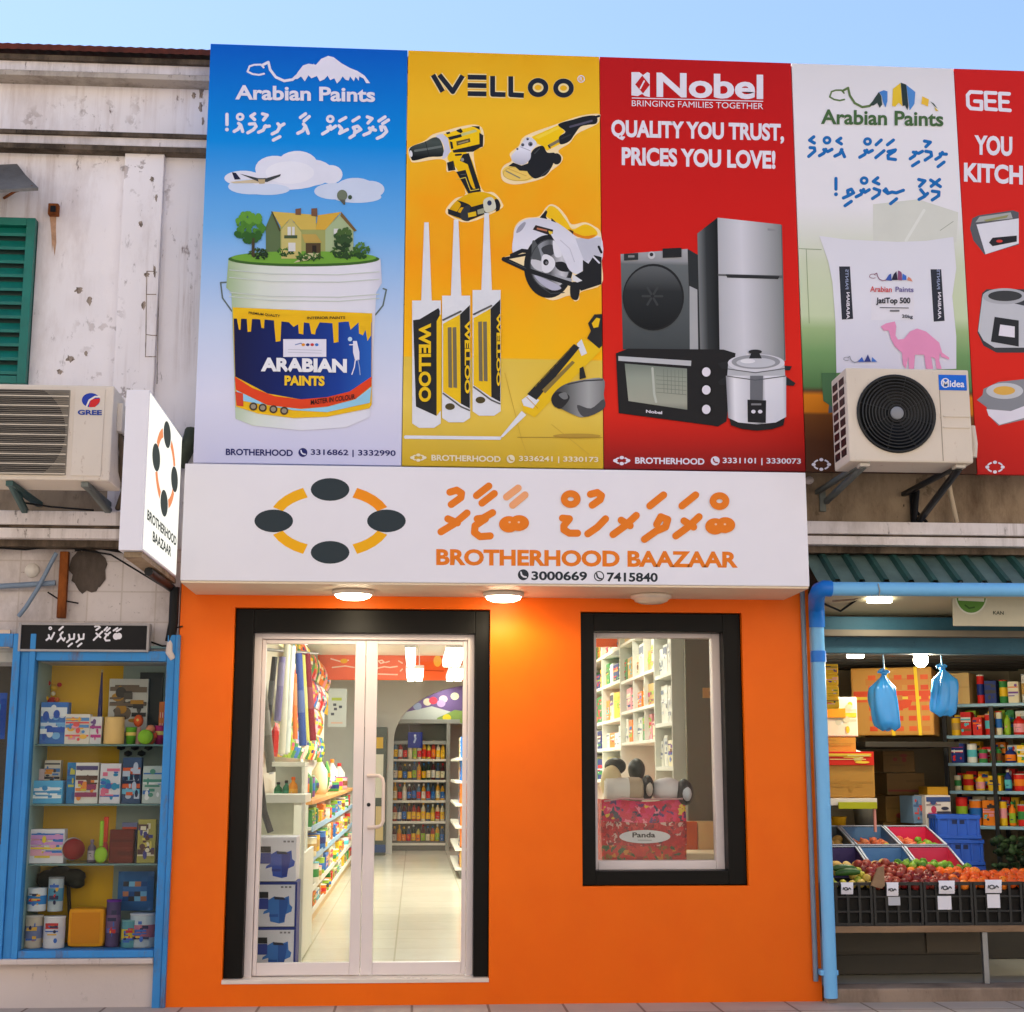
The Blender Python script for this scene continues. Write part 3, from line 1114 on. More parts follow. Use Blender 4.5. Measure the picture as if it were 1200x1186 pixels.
# ------------------------------------------------------------------ the room inside
RX0, RX1 = -1.45, 2.35
RZ1 = ZF + 2.62
YA = G(452, 1001, ZF).y                                         # arch wall
RY1 = YA + 2.0
print('YA', YA, 'EYE', EYE)
m = MB()
m.box(RX0, RX1, TW, RY1, ZF - .05, ZF, 'shop_floor_tiles')
m.build('shop_floor', sh)
m = MB()
m.box(RX0, RX1, TW + .01, RY1, RZ1, RZ1 + .05, 'interior_white')
m.build('ceiling', sh)
m = MB()
m.box(RX0 - .06, RX0, TW, RY1, ZF, RZ1, 'interior_white')
m.box(RX1, RX1 + .06, TW, RY1, ZF, RZ1, paint('interior_orange', (214, 92, 30), .6, .06))
m.box(RX0, RX1, RY1, RY1 + .06, ZF, RZ1, 'interior_grey')
m.build('inner_wall', sh)
# arch wall: outline with an elliptical opening
acx, acz = P(566, 868, YA).x, P(566, 868, YA).z
arx, arz = acx - P(461, 880, YA).x, P(550, 801, YA).z - acz
m = MB()
n = 28
arc = [(acx - arx * math.cos(math.pi * i / n), acz + arz * math.sin(math.pi * i / n)) for i in range(n + 1)]
for i in range(n):
    (xa, za), (xb, zb) = arc[i], arc[i + 1]
    for yy in (YA, YA + .2):
        m.add([(xa, yy, za), (xb, yy, zb), (xb, yy, RZ1), (xa, yy, RZ1)], [(0, 1, 2, 3)], 'interior_grey')
    m.add([(xa, YA, za), (xb, YA, zb), (xb, YA + .2, zb), (xa, YA + .2, za)], [(0, 1, 2, 3)], 'interior_grey')
m.box(RX0, acx - arx, YA, YA + .2, ZF, RZ1, 'interior_grey')
m.box(acx + arx, RX1, YA, YA + .2, ZF, RZ1, 'interior_grey')
m.build('arch_wall', sh)
# wall above the side rooms so no daylight leaks
MB().box(ox0, RX0 - .06, TW, TW + .02, 0, otop, 'interior_white').build('return_wall', sh)
MB().box(RX1 + .06, ox1, TW, TW + .02, 0, otop, 'interior_white').build('return_wall', sh)
# strip lights on the ceiling
nl = 0
ZH = EYE + 1.05
SL = []
for px, ya, yb_ in ((481, 763, 781), (526, 763, 781), (537, 763, 781), (481, 787, 798), (491, 787, 798), (529, 787, 798), (539, 787, 798)):
    pa, pb = G(px - 4, ya, ZH), G(px + 4, yb_, ZH)
    SL.append(((pa.x + pb.x) / 2, (pa.y + pb.y) / 2, ZH, (pb.y - pa.y) / 2, 1))
for X, Y in ((-.3, 1.5), (1.45, 2.4), (1.45, 5.0), (-.5, 10.4), (.45, YA + .6), (-1.2, 6.0)):
    SL.append((X, Y, RZ1 - .07, .6, 0))
for X, Y, Z, hl, hung in SL:
    nl += 1
    t = thing('strip_light', ('white fluorescent strip hung over the aisle, %s of the hanging ones' % ORD[nl]) if hung else 'white fluorescent strip on the shop ceiling, %s from the street' % ORD[nl - 7], 'strip light', (X, Y, Z), 'strip lights in the shop')
    m = MB().box(X - .05, X + .05, Y - hl - .02, Y + hl + .02, Z + .03, Z + .068, 'white', .004)
    if hung:
        for dy in (-hl * .7, hl * .7):
            m.tube([(X, Y + dy, Z + .068), (X, Y + dy, RZ1)], .004, 'white', 6)
    m.build('housing', t)
    m = MB().box(X - .04, X + .04, Y - hl, Y + hl, Z - .005, Z + .029, 'tube_glow', .01)
    m.build('tube', t)
    L = bpy.data.lights.new('strip_light_glow', 'AREA')
    L.shape, L.size, L.size_y, L.energy, L.color = 'RECTANGLE', .12, 2 * hl, (4.6 if hung else 3 if X > 1 or Y > 11 else 8), (1, .97, .90)
    lo = bpy.data.objects.new('strip_light_glow', L)
    lo.location = (0, 0, -.03)
    lo.parent = t
    col.objects.link(lo)
# ------------------------------------------------------------------ advertising banners
YB = -.30
S = 260 / 1186
BZ1, BZ0 = P(580, 62.3, YB).z, P(580, 547.2, YB).z
HB = BZ1 - BZ0
grad('banner_sky_blue', [(0, (0, 92, 196)), (.24, (0, 140, 226)), (.45, (110, 178, 238)), (.68, (196, 212, 240)), (.85, (220, 220, 238)), (1, (208, 206, 228))], 0, HB)
grad('banner_amber', [(0, (230, 168, 14)), (.15, (246, 190, 36)), (.34, (250, 168, 16)), (.5, (252, 158, 10)), (.7, (255, 186, 12)), (.746, (255, 190, 14)), (.75, (228, 196, 80)), (.86, (236, 206, 90)), (1, (200, 164, 40))], 0, HB, var=.45)
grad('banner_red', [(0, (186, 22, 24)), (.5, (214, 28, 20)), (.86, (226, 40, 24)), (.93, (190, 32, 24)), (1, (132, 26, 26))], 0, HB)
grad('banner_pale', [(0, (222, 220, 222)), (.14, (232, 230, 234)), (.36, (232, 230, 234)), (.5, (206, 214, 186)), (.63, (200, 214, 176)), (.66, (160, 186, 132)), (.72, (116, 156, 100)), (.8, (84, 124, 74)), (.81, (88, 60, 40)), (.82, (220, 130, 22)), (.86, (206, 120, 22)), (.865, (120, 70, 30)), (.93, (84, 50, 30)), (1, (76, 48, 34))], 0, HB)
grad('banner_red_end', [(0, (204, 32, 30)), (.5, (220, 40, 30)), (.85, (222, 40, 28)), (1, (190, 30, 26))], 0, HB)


def banner(label, xa, xb, mt):
    X0, X1 = P(xa, 300, YB).x + .002, P(xb, 300, YB).x - .002
    t = thing('advertising_banner', label, 'banner', ((X0 + X1) / 2, YB, BZ0), 'advertising banners in a row above the shop sign')
    m = MB()
    m.box(X0, X1, YB, YB + .035, BZ0, BZ1, mt, .003)
    m.build('panel', t)
    m = MB()
    for z in (BZ0 + .06, BZ0 + HB * .5, BZ1 - .06):
        m.box(X0 + .01, X1 - .01, YB + .0355, YB + .07, z - .02, z + .02, 'dusty_metal')
    for x in (X0 + .1, X1 - .1):
        m.box(x - .02, x + .02, YB + .0705, YW - .001, BZ1 - .5, BZ1 - .45, 'dusty_metal')
        m.box(x - .02, x + .02, YB + .0705, YW - .001, BZ0 + .3, BZ0 + .35, 'dusty_metal')
    m.build('batten_frame', t)
    return t


def camel(A, tf, m_line, m_body, chunks=None):
    def T(p):
        return [tf(x, y) for x, y in p]
    sc_ = abs(tf(1, 0)[0] - tf(0, 0)[0])
    A.stroke(T([(360, 178), (345, 163), (310, 164), (285, 172), (274, 200), (300, 213), (335, 218), (362, 212)]), 10 * sc_, m_line)
    A.up().stroke(T([(355, 165), (385, 150), (395, 190), (425, 230), (470, 250), (515, 243), (545, 215)]), 14 * sc_, m_line)
    A.up()
    body = [(520, 240), (545, 200), (570, 168), (600, 158), (640, 164), (668, 132), (705, 116), (735, 124), (775, 155), (820, 180), (860, 196), (900, 222), (930, 262), (908, 262), (895, 238), (872, 226), (868, 250), (852, 228), (842, 252), (822, 226), (815, 248), (798, 244), (782, 226), (770, 246), (752, 264), (738, 236), (716, 246), (702, 222), (684, 242), (660, 252), (645, 224), (615, 236), (600, 220), (580, 252), (560, 226), (540, 240)]
    if not chunks:
        A.poly(T(body), m_body)
        A.up().stroke(T([(628, 160), (626, 215)]), 4 * sc_, m_line if m_line != 'white' else (120, 170, 225))
    else:
        for pts, c in chunks:
            A.poly(T(pts), c)
    A.up()


def leafy(A, cx, cy, rx, ry, cols, n=26, seed=1):
    rn = random.Random(seed)
    k0, n0 = A.k, A.n
    for i in range(n * 3):
        a, r = rn.uniform(0, 6.28), rn.random() ** .5
        q = rn.uniform(.09, .19)
        A.ell(cx + rx * r * math.cos(a) * .82, cy + ry * r * math.sin(a) * .82, rx * q, ry * q * .9, cols[min(len(cols) - 1, int((r * math.sin(a) + 1) / 2 * len(cols)))], 9, rn.uniform(0, 3))
    A.k, A.n = k0 + 1.2, n0


LAV = (228, 226, 240)
# ---- banner 1: paint bucket
b1 = banner('blue advertising banner with paint bucket, house and clouds, leftmost of the row', 236, 474.3, 'banner_sky_blue')
T = (230, 40, S)
A = Art(YB, T)
camel(A, lambda x, y: (x, y), LAV, LAV)
A.text('Arabian Paints', 208, 272, 956, 350, LAV, 14, .03)
A.mb.build('logo', b1)
A = Art(YB, (240, 115, .2))
for st in ([(130, 95), (130, 155)], [(172, 195), (195, 182), (210, 158), (198, 148)], [(210, 158), (222, 195)], [(292, 92), (270, 106), (292, 126)], [(262, 152), (292, 150), (300, 166), (285, 185), (252, 203)],
           [(338, 92), (366, 100), (344, 128)], [(315, 200), (342, 188), (356, 162)], [(350, 168), (378, 164)], [(395, 210), (425, 195), (442, 165), (428, 150)], [(436, 168), (464, 152)], [(402, 246), (440, 226)],
           [(560, 114), (590, 92)], [(582, 134), (612, 108)], [(545, 206), (574, 192), (590, 164), (578, 152)], [(590, 164), (606, 206)], [(690, 210), (720, 192), (735, 164)], [(720, 172), (740, 182), (766, 164)],
           [(790, 134), (826, 114)], [(786, 162), (802, 180), (790, 206), (836, 184)], [(868, 134), (904, 112)], [(850, 232), (876, 216), (880, 190), (870, 172), (896, 164), (914, 184), (882, 202)],
           [(952, 110), (980, 120), (956, 146)], [(932, 216), (965, 202), (985, 170)], [(964, 176), (1000, 188)], [(1020, 134), (1056, 110)], [(1042, 150), (1076, 128)], [(1010, 236), (1040, 222), (1066, 195), (1054, 170), (1030, 168), (1036, 188)]):
    A.stroke(st, 19, LAV)
A.ell(130, 184, 11, 11, LAV, 14)
for x, y in ((207, 110), (735, 122)):
    A.ring(x, y, 25, 24, 16, LAV)
A.mb.build('thaana_lettering', b1)
A = Art(YB, T)
cl, cl2 = (226, 228, 242), (206, 218, 240)
for cx, cy, rx, ry in ((250, 770, 100, 40), (300, 815, 130, 42), (420, 720, 105, 70), (540, 700, 110, 76), (620, 740, 110, 70), (480, 780, 190, 52), (720, 750, 62, 50), (740, 840, 110, 44), (850, 830, 110, 62), (930, 830, 76, 46), (860, 870, 130, 32), (380, 830, 120, 30)):
    A.ell(cx, cy, rx, ry, cl if cy < 800 else cl2, 22)
A.k = 1.3
A.ell(500, 740, 130, 60, (234, 235, 245))
A.up().poly([(180, 790), (330, 775), (370, 768), (380, 780), (340, 796), (200, 797)], (206, 190, 160))
A.poly([(190, 738), (212, 742), (238, 776), (205, 778)], (24, 30, 60))
A.up().poly([(232, 746), (330, 770), (375, 770), (452, 748), (448, 760), (380, 790), (335, 790)], (60, 66, 70))
A.poly([(330, 776), (368, 776), (366, 798), (336, 800)], (190, 170, 130))
A.up().ell(780, 862, 28, 30, (110, 120, 100), 18)
A.poly([(764, 885), (796, 885), (796, 912), (788, 912)], (90, 90, 80))
A.ell(822, 872, 11, 12, (60, 80, 60), 12)
A.up().text(' ', 0, 0, 1, 1, 'white') if False else None
# house on the lawn
wall_, roof_, dark_ = (176, 182, 120), (208, 180, 84), (66, 84, 56)
A.poly([(372, 1030), (405, 950), (450, 1040), (450, 1200), (372, 1200)], (92, 112, 72))
A.poly([(450, 1010), (690, 1010), (690, 1200), (450, 1200)], (160, 164, 96))
A.poly([(690, 1040), (780, 955), (840, 1050), (840, 1200), (690, 1200)], (166, 184, 140))
A.up().poly([(405, 948), (640, 966), (640, 1045), (560, 1045), (505, 985), (455, 1035)], roof_)
A.poly([(640, 1045), (650, 968), (775, 950), (690, 1046)], (214, 170, 60))
A.poly([(775, 950), (858, 1050), (845, 1056), (770, 972)], (120, 92, 50))
A.poly([(400, 948), (408, 948), (452, 1050), (444, 1056)], (70, 70, 44))
A.up().poly([(455, 1045), (505, 985), (562, 1060), (562, 1200), (455, 1200)], (196, 184, 112))
A.poly([(565, 1070), (640, 1070), (672, 1115), (580, 1115)], (190, 160, 80))
A.poly([(585, 1117), (665, 1117), (665, 1200), (585, 1200)], (82, 66, 40))
A.poly([(530, 935), (560, 930), (560, 968), (530, 966)], (120, 84, 60))
A.poly([(615, 932), (646, 930), (648, 976), (615, 972)], (120, 84, 60))
A.up()
for x, y, w_, h_ in ((488, 1030, 18, 50), (512, 1030, 14, 50), (492, 1115, 38, 46), (735, 1040, 26, 40), (620, 1130, 22, 44)):
    A.rect(x, y, x + w_, y + h_, (214, 214, 210) if x != 620 else (40, 32, 24))
A.rect(470, 1075, 540, 1092, dark_)
leafy(A, 285, 1035, 92, 100, [(98, 156, 52), (74, 130, 42), (46, 96, 34)], 34, 3)
A.rect(296, 1090, 312, 1190, (70, 60, 40))
leafy(A, 785, 1095, 56, 82, [(70, 100, 46), (50, 80, 40), (34, 60, 30)], 22, 4)
leafy(A, 885, 1155, 48, 52, [(86, 130, 50), (60, 100, 40), (40, 76, 34)], 18, 5)
leafy(A, 600, 1190, 90, 26, [(70, 110, 44), (50, 86, 36)], 14, 7)
leafy(A, 350, 1175, 44, 34, [(40, 60, 34), (30, 50, 28)], 12, 6)
# bucket (second crop)
A.T = (230, 290, S)
A.k = 2
# (axis 0 runs are in the object's own x; the print is parented to the banner, so shift by its origin)


def hgrad(name, stops, xa, xb, root, y=400):
    "left-to-right printed shade between photo columns xa..xb, in the print's own space"
    return grad(name, stops[::-1] and [(1 - p, c) for p, c in stops][::-1], P(xa, y, YB).x - root.location.x, P(xb, y, YB).x - root.location.x, axis=0)


def vgrad(name, stops, ya, yb, x=700):
    return grad(name, stops, P(x, yb, YB).z - BZ0, P(x, ya, YB).z - BZ0)


bk = hgrad('print_bucket_white', [(0, (160, 184, 140)), (.2, (214, 222, 208)), (.5, (228, 228, 234)), (.9, (226, 226, 236)), (1, (206, 206, 222))], 264, 448, b1)
lb = hgrad('print_label_blue', [(0, (22, 24, 64)), (.35, (20, 36, 100)), (.75, (24, 62, 150)), (1, (40, 100, 190))], 272, 440, b1)
A.stroke([(182, 185), (130, 188), (140, 270), (190, 340)], 8, (96, 110, 110))
A.stroke([(1000, 220), (1016, 226), (998, 310), (958, 360)], 8, (96, 110, 110))
A.up().poly([(172, 60), (985, 60), (992, 190), (962, 240), (930, 905), (800, 962), (560, 978), (300, 952), (210, 915), (188, 240), (160, 215)], bk)
A.up().ell(575, 62, 405, 40, (60, 100, 40), 40)
A.up().ell(575, 54, 388, 34, (112, 166, 56), 40)
leafy(A, 330, 30, 60, 34, [(60, 96, 40), (40, 70, 32)], 14, 12)
leafy(A, 480, 20, 60, 34, [(70, 110, 44), (44, 76, 34)], 14, 13)
leafy(A, 800, 25, 100, 40, [(60, 96, 40), (40, 70, 32)], 18, 14)
A.poly([(520, 82), (600, 30), (660, 30), (640, 60)], (200, 196, 150))
A.k = 6
for y in (120, 160, 240, 262):
    A.stroke([(178, y), (400, y + 22), (760, y + 26), (978, y + 10)], 5, (202, 210, 204))
A.k = 7
A.poly([(195, 320), (940, 352), (938, 840), (925, 860), (700, 905), (520, 912), (330, 888), (212, 850)], (240, 190, 16))
A.up().poly([(200, 380), (938, 400), (936, 720), (800, 800), (560, 812), (380, 780), (208, 690)], lb)
A.up().poly([(212, 352), (936, 372), (934, 470), (915, 500), (905, 440), (890, 470), (870, 460), (868, 400), (825, 440), (815, 395), (760, 400), (760, 505), (735, 510), (728, 405), (660, 400), (640, 440), (635, 465), (615, 462), (605, 405), (575, 400), (572, 465), (548, 460), (545, 410), (520, 425), (495, 400), (455, 395), (450, 500), (425, 505), (415, 390), (365, 385), (362, 432), (348, 430), (342, 385), (298, 380), (292, 450), (275, 452), (270, 380), (240, 376), (236, 440), (228, 440)], (238, 186, 14))
A.up().poly([(205, 690), (300, 752), (420, 795), (560, 812), (700, 800), (820, 770), (938, 690), (936, 740), (850, 810), (700, 850), (560, 862), (380, 842), (212, 760)], (226, 66, 24))
A.poly([(212, 762), (380, 844), (560, 864), (700, 852), (850, 812), (936, 745), (928, 830), (700, 880), (520, 870), (250, 820)], (150, 206, 232))
A.poly([(208, 770), (250, 780), (252, 850), (215, 845)], (214, 70, 40))
A.rect(465, 490, 695, 585, LAV)
A.up().stroke([(530, 520), (560, 512), (575, 525)], 5, (110, 130, 180))
for k, c in enumerate(((230, 150, 40), (60, 60, 120), (200, 60, 60), (60, 120, 200))):
    A.ell(572 + k * 24, 520, 10, 8, c, 10)
A.stroke([(490, 545), (670, 550)], 3, (190, 190, 206), False)
A.stroke([(490, 560), (670, 565)], 3, (190, 190, 206), False)
for x in (305, 355, 412, 470):
    A.ell(x, 850 + (x - 305) * .14, 22, 22, (70, 56, 40), 16)
    A.up().ell(x, 850 + (x - 305) * .14, 14, 13, (150, 140, 120), 14).up(-1)
A.poly([(838, 500), (858, 500), (872, 560), (872, 600), (850, 606), (838, 560)], LAV)
A.ell(822, 490, 12, 12, (190, 220, 240), 12)
A.stroke([(850, 605), (845, 640), (832, 678)], 6, LAV)
A.stroke([(864, 600), (872, 640), (876, 680)], 5, (150, 170, 210))
A.stroke([(845, 520), (820, 520)], 6, LAV)
A.mb.build('picture', b1)
A = Art(YB, (230, 290, S))
A.k = 16
A.text('ARABIAN', 345, 588, 805, 662, (236, 236, 240), 8, .05)
A.text('PAINTS', 472, 684, 686, 738, (242, 198, 40), 3, .05)
A.n = 0
A.text('MASTER IN COLOUR', 612, 815, 848, 842, (60, 24, 20), -32, .02)
A.text('PREMIUM QUALITY', 280, 342, 448, 358, (70, 50, 20), 18, .02)
A.text('INTERIOR PAINTS', 592, 370, 796, 384, (70, 50, 20), -2, .02)
A.k = 2
A.text('BROTHERHOOD', 158, 1075, 516, 1110, (34, 38, 100), 6, .03)
A.text('3316862 | 3332990', 612, 1078, 1066, 1118, (34, 38, 100), 6, .02)
phone_icon(A, 570, 1096, 24, (34, 38, 100), LAV)
A.mb.build('lettering', b1)

# ---- banner 2: tools
b2 = banner('yellow orange advertising banner with power tools and sealant tubes', 474.3, 705, 'banner_amber')
T = (460, 50, S)
A = Art(YB, T)
NV, OUT = (26, 32, 46), (244, 222, 160)


def lw(A, m, w):
    A.stroke([(216, 172), (268, 262)], w, m, False)
    A.stroke([(250, 172), (322, 262), (375, 176)], w, m, False)
    for y in (184, 228, 272):
        A.stroke([(402, y), (502, y + 2)], w, m, False)
    A.stroke([(535, 178), (535, 276), (604, 278)], w, m, False)
    A.stroke([(632, 180), (632, 278), (702, 282)], w, m, False)
    for cx in (778, 914):
        A.ring(cx, 240 + (cx - 778) * .02, 52 + w * .12, 48 + w * .12, w, m)


lw(A, OUT, 38)
A.up()
lw(A, NV, 26)
A.ring(1008, 194, 20, 20, 5, LAV)
A.text('R', 1000, 184, 1016, 204, LAV)
A.mb.build('logo', b2)
A = Art(YB, T)
DK, DK2, YL, YD_, WH = (34, 36, 38), (64, 68, 72), (240, 196, 20), (206, 160, 10), (226, 228, 234)
ZC = 130 / 1186
HALO = (250, 226, 176)
st1 = hgrad('print_saw_steel', [(0, (84, 88, 90)), (.3, (150, 154, 160)), (.5, (92, 94, 98)), (.75, (206, 206, 212)), (1, (120, 122, 128))], 618, 672, b2)
wh1 = vgrad('print_tool_white', [(0, (206, 206, 220)), (.5, (226, 226, 238)), (1, (196, 196, 210))], 250, 330)
wh2 = vgrad('print_grinder_head', [(0, (206, 206, 216)), (.5, (230, 230, 242)), (1, (186, 186, 200))], 160, 195)
ck2 = vgrad('print_chuck', [(0, (30, 34, 34)), (.4, (74, 84, 80)), (1, (24, 26, 26))], 160, 190)
yl1 = vgrad('print_tool_yellow', [(0, (248, 206, 20)), (.6, (240, 190, 10)), (1, (214, 160, 6))], 148, 260)
BK, NB_ = (26, 28, 32), (46, 50, 54)
# drill
A.T, A.k = (470, 140, ZC), 1
A.sm([(75, 330), (110, 288), (250, 230), (340, 160), (480, 120), (600, 85), (760, 55), (850, 75), (885, 150), (880, 290), (775, 360), (860, 740), (990, 780), (1075, 880), (1060, 960), (720, 1100), (510, 1030), (480, 960), (580, 845), (690, 790), (590, 560), (490, 560), (480, 450), (380, 425), (150, 460), (98, 430)], HALO)
A.sm([(85, 335), (120, 285), (250, 240), (350, 192), (410, 205), (450, 300), (445, 390), (300, 402), (140, 440), (105, 410)], ck2)
A.stroke([(150, 335), (300, 312), (425, 290)], 24, (104, 112, 108))
A.stroke([(260, 235), (300, 395)], 6, (20, 22, 22))
A.ell(105, 366, 17, 36, (220, 220, 226), 18, -.15)
A.sm([(370, 180), (440, 155), (500, 200), (532, 310), (500, 385), (440, 420), (462, 300), (420, 215)], (208, 208, 226))
A.sm([(500, 430), (530, 345), (660, 335), (740, 400), (800, 560), (850, 750), (780, 785), (710, 790), (640, 640), (590, 520)], yl1)
A.poly([(450, 160), (600, 115), (780, 72), (850, 110), (862, 270), (570, 345), (525, 330), (500, 200)], yl1)
for pts in ([(500, 190), (640, 155), (652, 185), (520, 222)], [(480, 140), (520, 130), (527, 150), (490, 160)], [(590, 115), (640, 95), (662, 130), (640, 148), (600, 130)], [(750, 72), (840, 72), (842, 112), (800, 90)], [(835, 140), (880, 170), (876, 290), (840, 302)], [(550, 330), (840, 262), (846, 300), (770, 345), (560, 356)],
            [(520, 235), (548, 240), (560, 310), (535, 318)], [(490, 462), (560, 440), (582, 540), (505, 552)], [(590, 560), (690, 538), (740, 690), (770, 740), (842, 738), (856, 770), (720, 792)], [(660, 372), (725, 360), (852, 742), (798, 748), (712, 480), (628, 440)]):
    A.poly(pts, BK)
A.poly([(640, 150), (800, 105), (812, 130), (650, 180)], (206, 204, 130))
A.poly([(590, 235), (735, 200), (742, 240), (596, 282)], (96, 82, 40))
A.stroke([(612, 258), (720, 228)], 14, (160, 146, 104), False)
A.stroke([(585, 380), (640, 375)], 22, BK)
A.ell(655, 430, 18, 20, (150, 150, 140), 14)
A.stroke([(560, 470), (560, 530)], 6, (70, 76, 76))
A.stroke([(600, 640), (690, 620), (742, 762), (832, 745)], 9, (206, 184, 70))
A.stroke([(640, 590), (690, 585)], 9, (80, 84, 80))
A.sm([(510, 970), (600, 862), (730, 792), (880, 775), (1000, 820), (1056, 890), (1050, 950), (880, 1020), (700, 1082), (520, 1020)], yl1)
A.poly([(500, 955), (640, 1000), (650, 1062), (505, 1012)], BK)
A.sm([(600, 865), (720, 905), (760, 950), (720, 960), (640, 940), (600, 1000), (590, 1000), (640, 910)], BK)
A.sm([(640, 990), (690, 925), (745, 930), (770, 1000), (740, 1075), (690, 1086), (640, 1060)], NB_)
A.poly([(740, 938), (1010, 865), (1062, 905), (1055, 948), (720, 1082)], BK)
A.poly([(715, 1000), (800, 982), (806, 1030), (720, 1048)], (232, 190, 20))
A.poly([(815, 968), (890, 945), (892, 1000), (820, 1016)], (160, 160, 130))
A.sm([(880, 870), (955, 828), (1000, 870), (1008, 960), (905, 992)], (210, 210, 190))
A.ell(945, 893, 24, 28, (40, 50, 84), 18)
A.sm([(1000, 860), (1035, 855), (1060, 910), (1050, 970), (1010, 980), (1040, 920)], BK)
# grinder
A.T, A.k = (575, 125, ZC), 1
A.sm([(110, 690), (150, 622), (222, 580), (205, 500), (300, 420), (370, 312), (700, 188), (960, 98), (1158, 78), (1162, 130), (1130, 190), (925, 290), (845, 390), (725, 470), (772, 540), (742, 612), (655, 680), (560, 762), (400, 812), (240, 832), (130, 790)], HALO)
A.ell(298, 712, 176, 84, (240, 204, 100), 36, .12)
A.ring(298, 716, 168, 80, 8, (206, 168, 70))
A.stroke([(165, 688), (310, 762)], 14, (150, 138, 110))
A.stroke([(180, 660), (380, 740)], 10, (220, 180, 80))
A.poly([(440, 322), (720, 198), (795, 265), (735, 320), (742, 400), (600, 472), (560, 425), (490, 392)], yl1)
A.poly([(470, 325), (720, 212), (742, 232), (510, 345)], (250, 216, 60))
A.sm([(720, 190), (880, 138), (1020, 100), (1130, 100), (1132, 178), (1040, 195), (960, 216), (900, 292), (840, 372), (745, 402), (732, 322), (800, 268)], BK)
A.stroke([(850, 215), (980, 180), (1080, 152)], 22, (86, 82, 100))
A.stroke([(760, 340), (850, 300)], 16, NB_)
A.stroke([(1120, 112), (1160, 100)], 24, BK)
A.poly([(610, 410), (730, 345), (736, 378), (620, 442)], (128, 118, 92))
A.stroke([(618, 418), (635, 440)], 16, BK)
A.sm([(430, 500), (480, 440), (560, 420), (605, 490), (690, 500), (665, 620), (600, 722), (540, 750), (460, 766), (390, 690), (400, 600)], BK)
A.ell(705, 558, 52, 60, BK, 24)
A.stroke([(540, 740), (640, 660)], 8, (70, 74, 80))
A.stroke([(470, 500), (520, 450)], 12, (64, 70, 74))
A.poly([(188, 636), (240, 598), (330, 630), (425, 598), (400, 690), (310, 684), (262, 644)], BK)
A.sm([(225, 520), (300, 438), (380, 328), (455, 345), (492, 400), (436, 470), (422, 560), (345, 622), (245, 592)], wh2)
A.stroke([(320, 430), (420, 470)], 8, (170, 170, 186))
for x, y, r in ((342, 408, 18), (425, 400, 25), (395, 346, 14), (285, 452, 12)):
    A.ell(x, y, r, r, (110, 112, 124), 14)
    A.ell(x + 3, y + 4, r * .55, r * .55, (40, 44, 52), 12)
# circular saw
A.T, A.k = (580, 230, ZC), 1
A.sm([(68, 668), (165, 630), (206, 560), (198, 390), (238, 290), (330, 233), (470, 215), (540, 128), (600, 85), (680, 118), (760, 210), (822, 300), (960, 278), (1060, 320), (1135, 400), (1142, 700), (1140, 940), (920, 1022), (902, 1100), (850, 1122), (796, 1062), (620, 1112), (480, 1052), (380, 932), (310, 795), (200, 730)], HALO)
A.sm([(190, 600), (205, 400), (245, 302), (340, 246), (480, 232), (620, 265), (760, 340), (860, 425), (930, 465), (1130, 432), (1138, 700), (950, 725), (800, 800), (640, 640), (400, 640), (320, 590)], wh1)
A.poly([(860, 450), (1135, 440), (1136, 640), (960, 700), (900, 560)], (196, 198, 212))
A.sm([(540, 210), (560, 130), (600, 103), (672, 140), (770, 270), (832, 352), (960, 300), (1060, 340), (1096, 410), (1000, 455), (850, 412), (740, 332), (650, 272)], (246, 196, 14))
A.sm([(800, 340), (850, 385), (960, 425), (1080, 410), (1000, 458), (850, 418)], (226, 136, 8))
A.poly([(480, 228), (545, 148), (562, 165), (545, 215), (560, 245)], BK)
A.poly([(605, 232), (660, 285), (600, 262)], BK)
A.poly([(780, 350), (840, 372), (835, 410)], (70, 40, 20))
A.poly([(435, 308), (622, 358), (616, 428), (404, 356)], (46, 36, 34))
A.poly([(450, 335), (560, 360), (556, 378), (446, 352)], (190, 116, 84))
A.poly([(570, 368), (618, 380), (612, 420), (580, 400)], (226, 196, 60))
A.sm([(228, 392), (250, 330), (308, 278), (330, 292), (285, 365)], (158, 158, 172))
A.ell(572, 750, 262, 338, BK, 44)
A.ell(590, 728, 218, 270, st1, 44)
A.sm([(392, 610), (400, 480), (440, 495), (492, 640), (482, 690), (410, 680)], (84, 88, 90))
A.sm([(495, 560), (600, 515), (650, 590), (560, 645)], (60, 62, 66))
A.sm([(620, 470), (692, 560), (712, 640), (640, 640)], (226, 226, 234))
A.sm([(636, 715), (740, 705), (805, 800), (690, 795)], BK)
A.sm([(380, 680), (500, 700), (520, 800), (420, 770)], (206, 206, 212))
A.ring(590, 728, 218, 270, 10, (60, 62, 66))
A.sm([(600, 400), (700, 445), (790, 480), (870, 530), (930, 650), (946, 780), (880, 832), (800, 792), (752, 700), (690, 560), (640, 480)], (222, 222, 234))
A.stroke([(700, 470), (800, 560), (850, 700)], 10, (196, 196, 210))
A.sm([(500, 660), (540, 620), (622, 660), (642, 740), (582, 812), (510, 800)], (226, 226, 232))
A.ell(545, 706, 30, 34, BK, 20)
A.ell(552, 712, 14, 16, (120, 120, 124), 14)
A.sm([(420, 845), (520, 878), (640, 930), (710, 985), (610, 1005), (490, 930)], (186, 186, 204))
A.sm([(640, 830), (760, 870), (820, 880), (800, 930), (700, 890)], (170, 172, 180))
A.stroke([(95, 672), (350, 790), (600, 870), (850, 950)], 48, BK)
A.stroke([(95, 668), (340, 622)], 28, BK)
A.stroke([(180, 632), (290, 582), (360, 590)], 42, BK)
A.stroke([(140, 690), (330, 770)], 8, (60, 70, 76))
A.poly([(850, 850), (940, 800), (940, 680), (1000, 722), (1060, 630), (1140, 650), (1140, 940), (920, 1012), (880, 960)], BK)
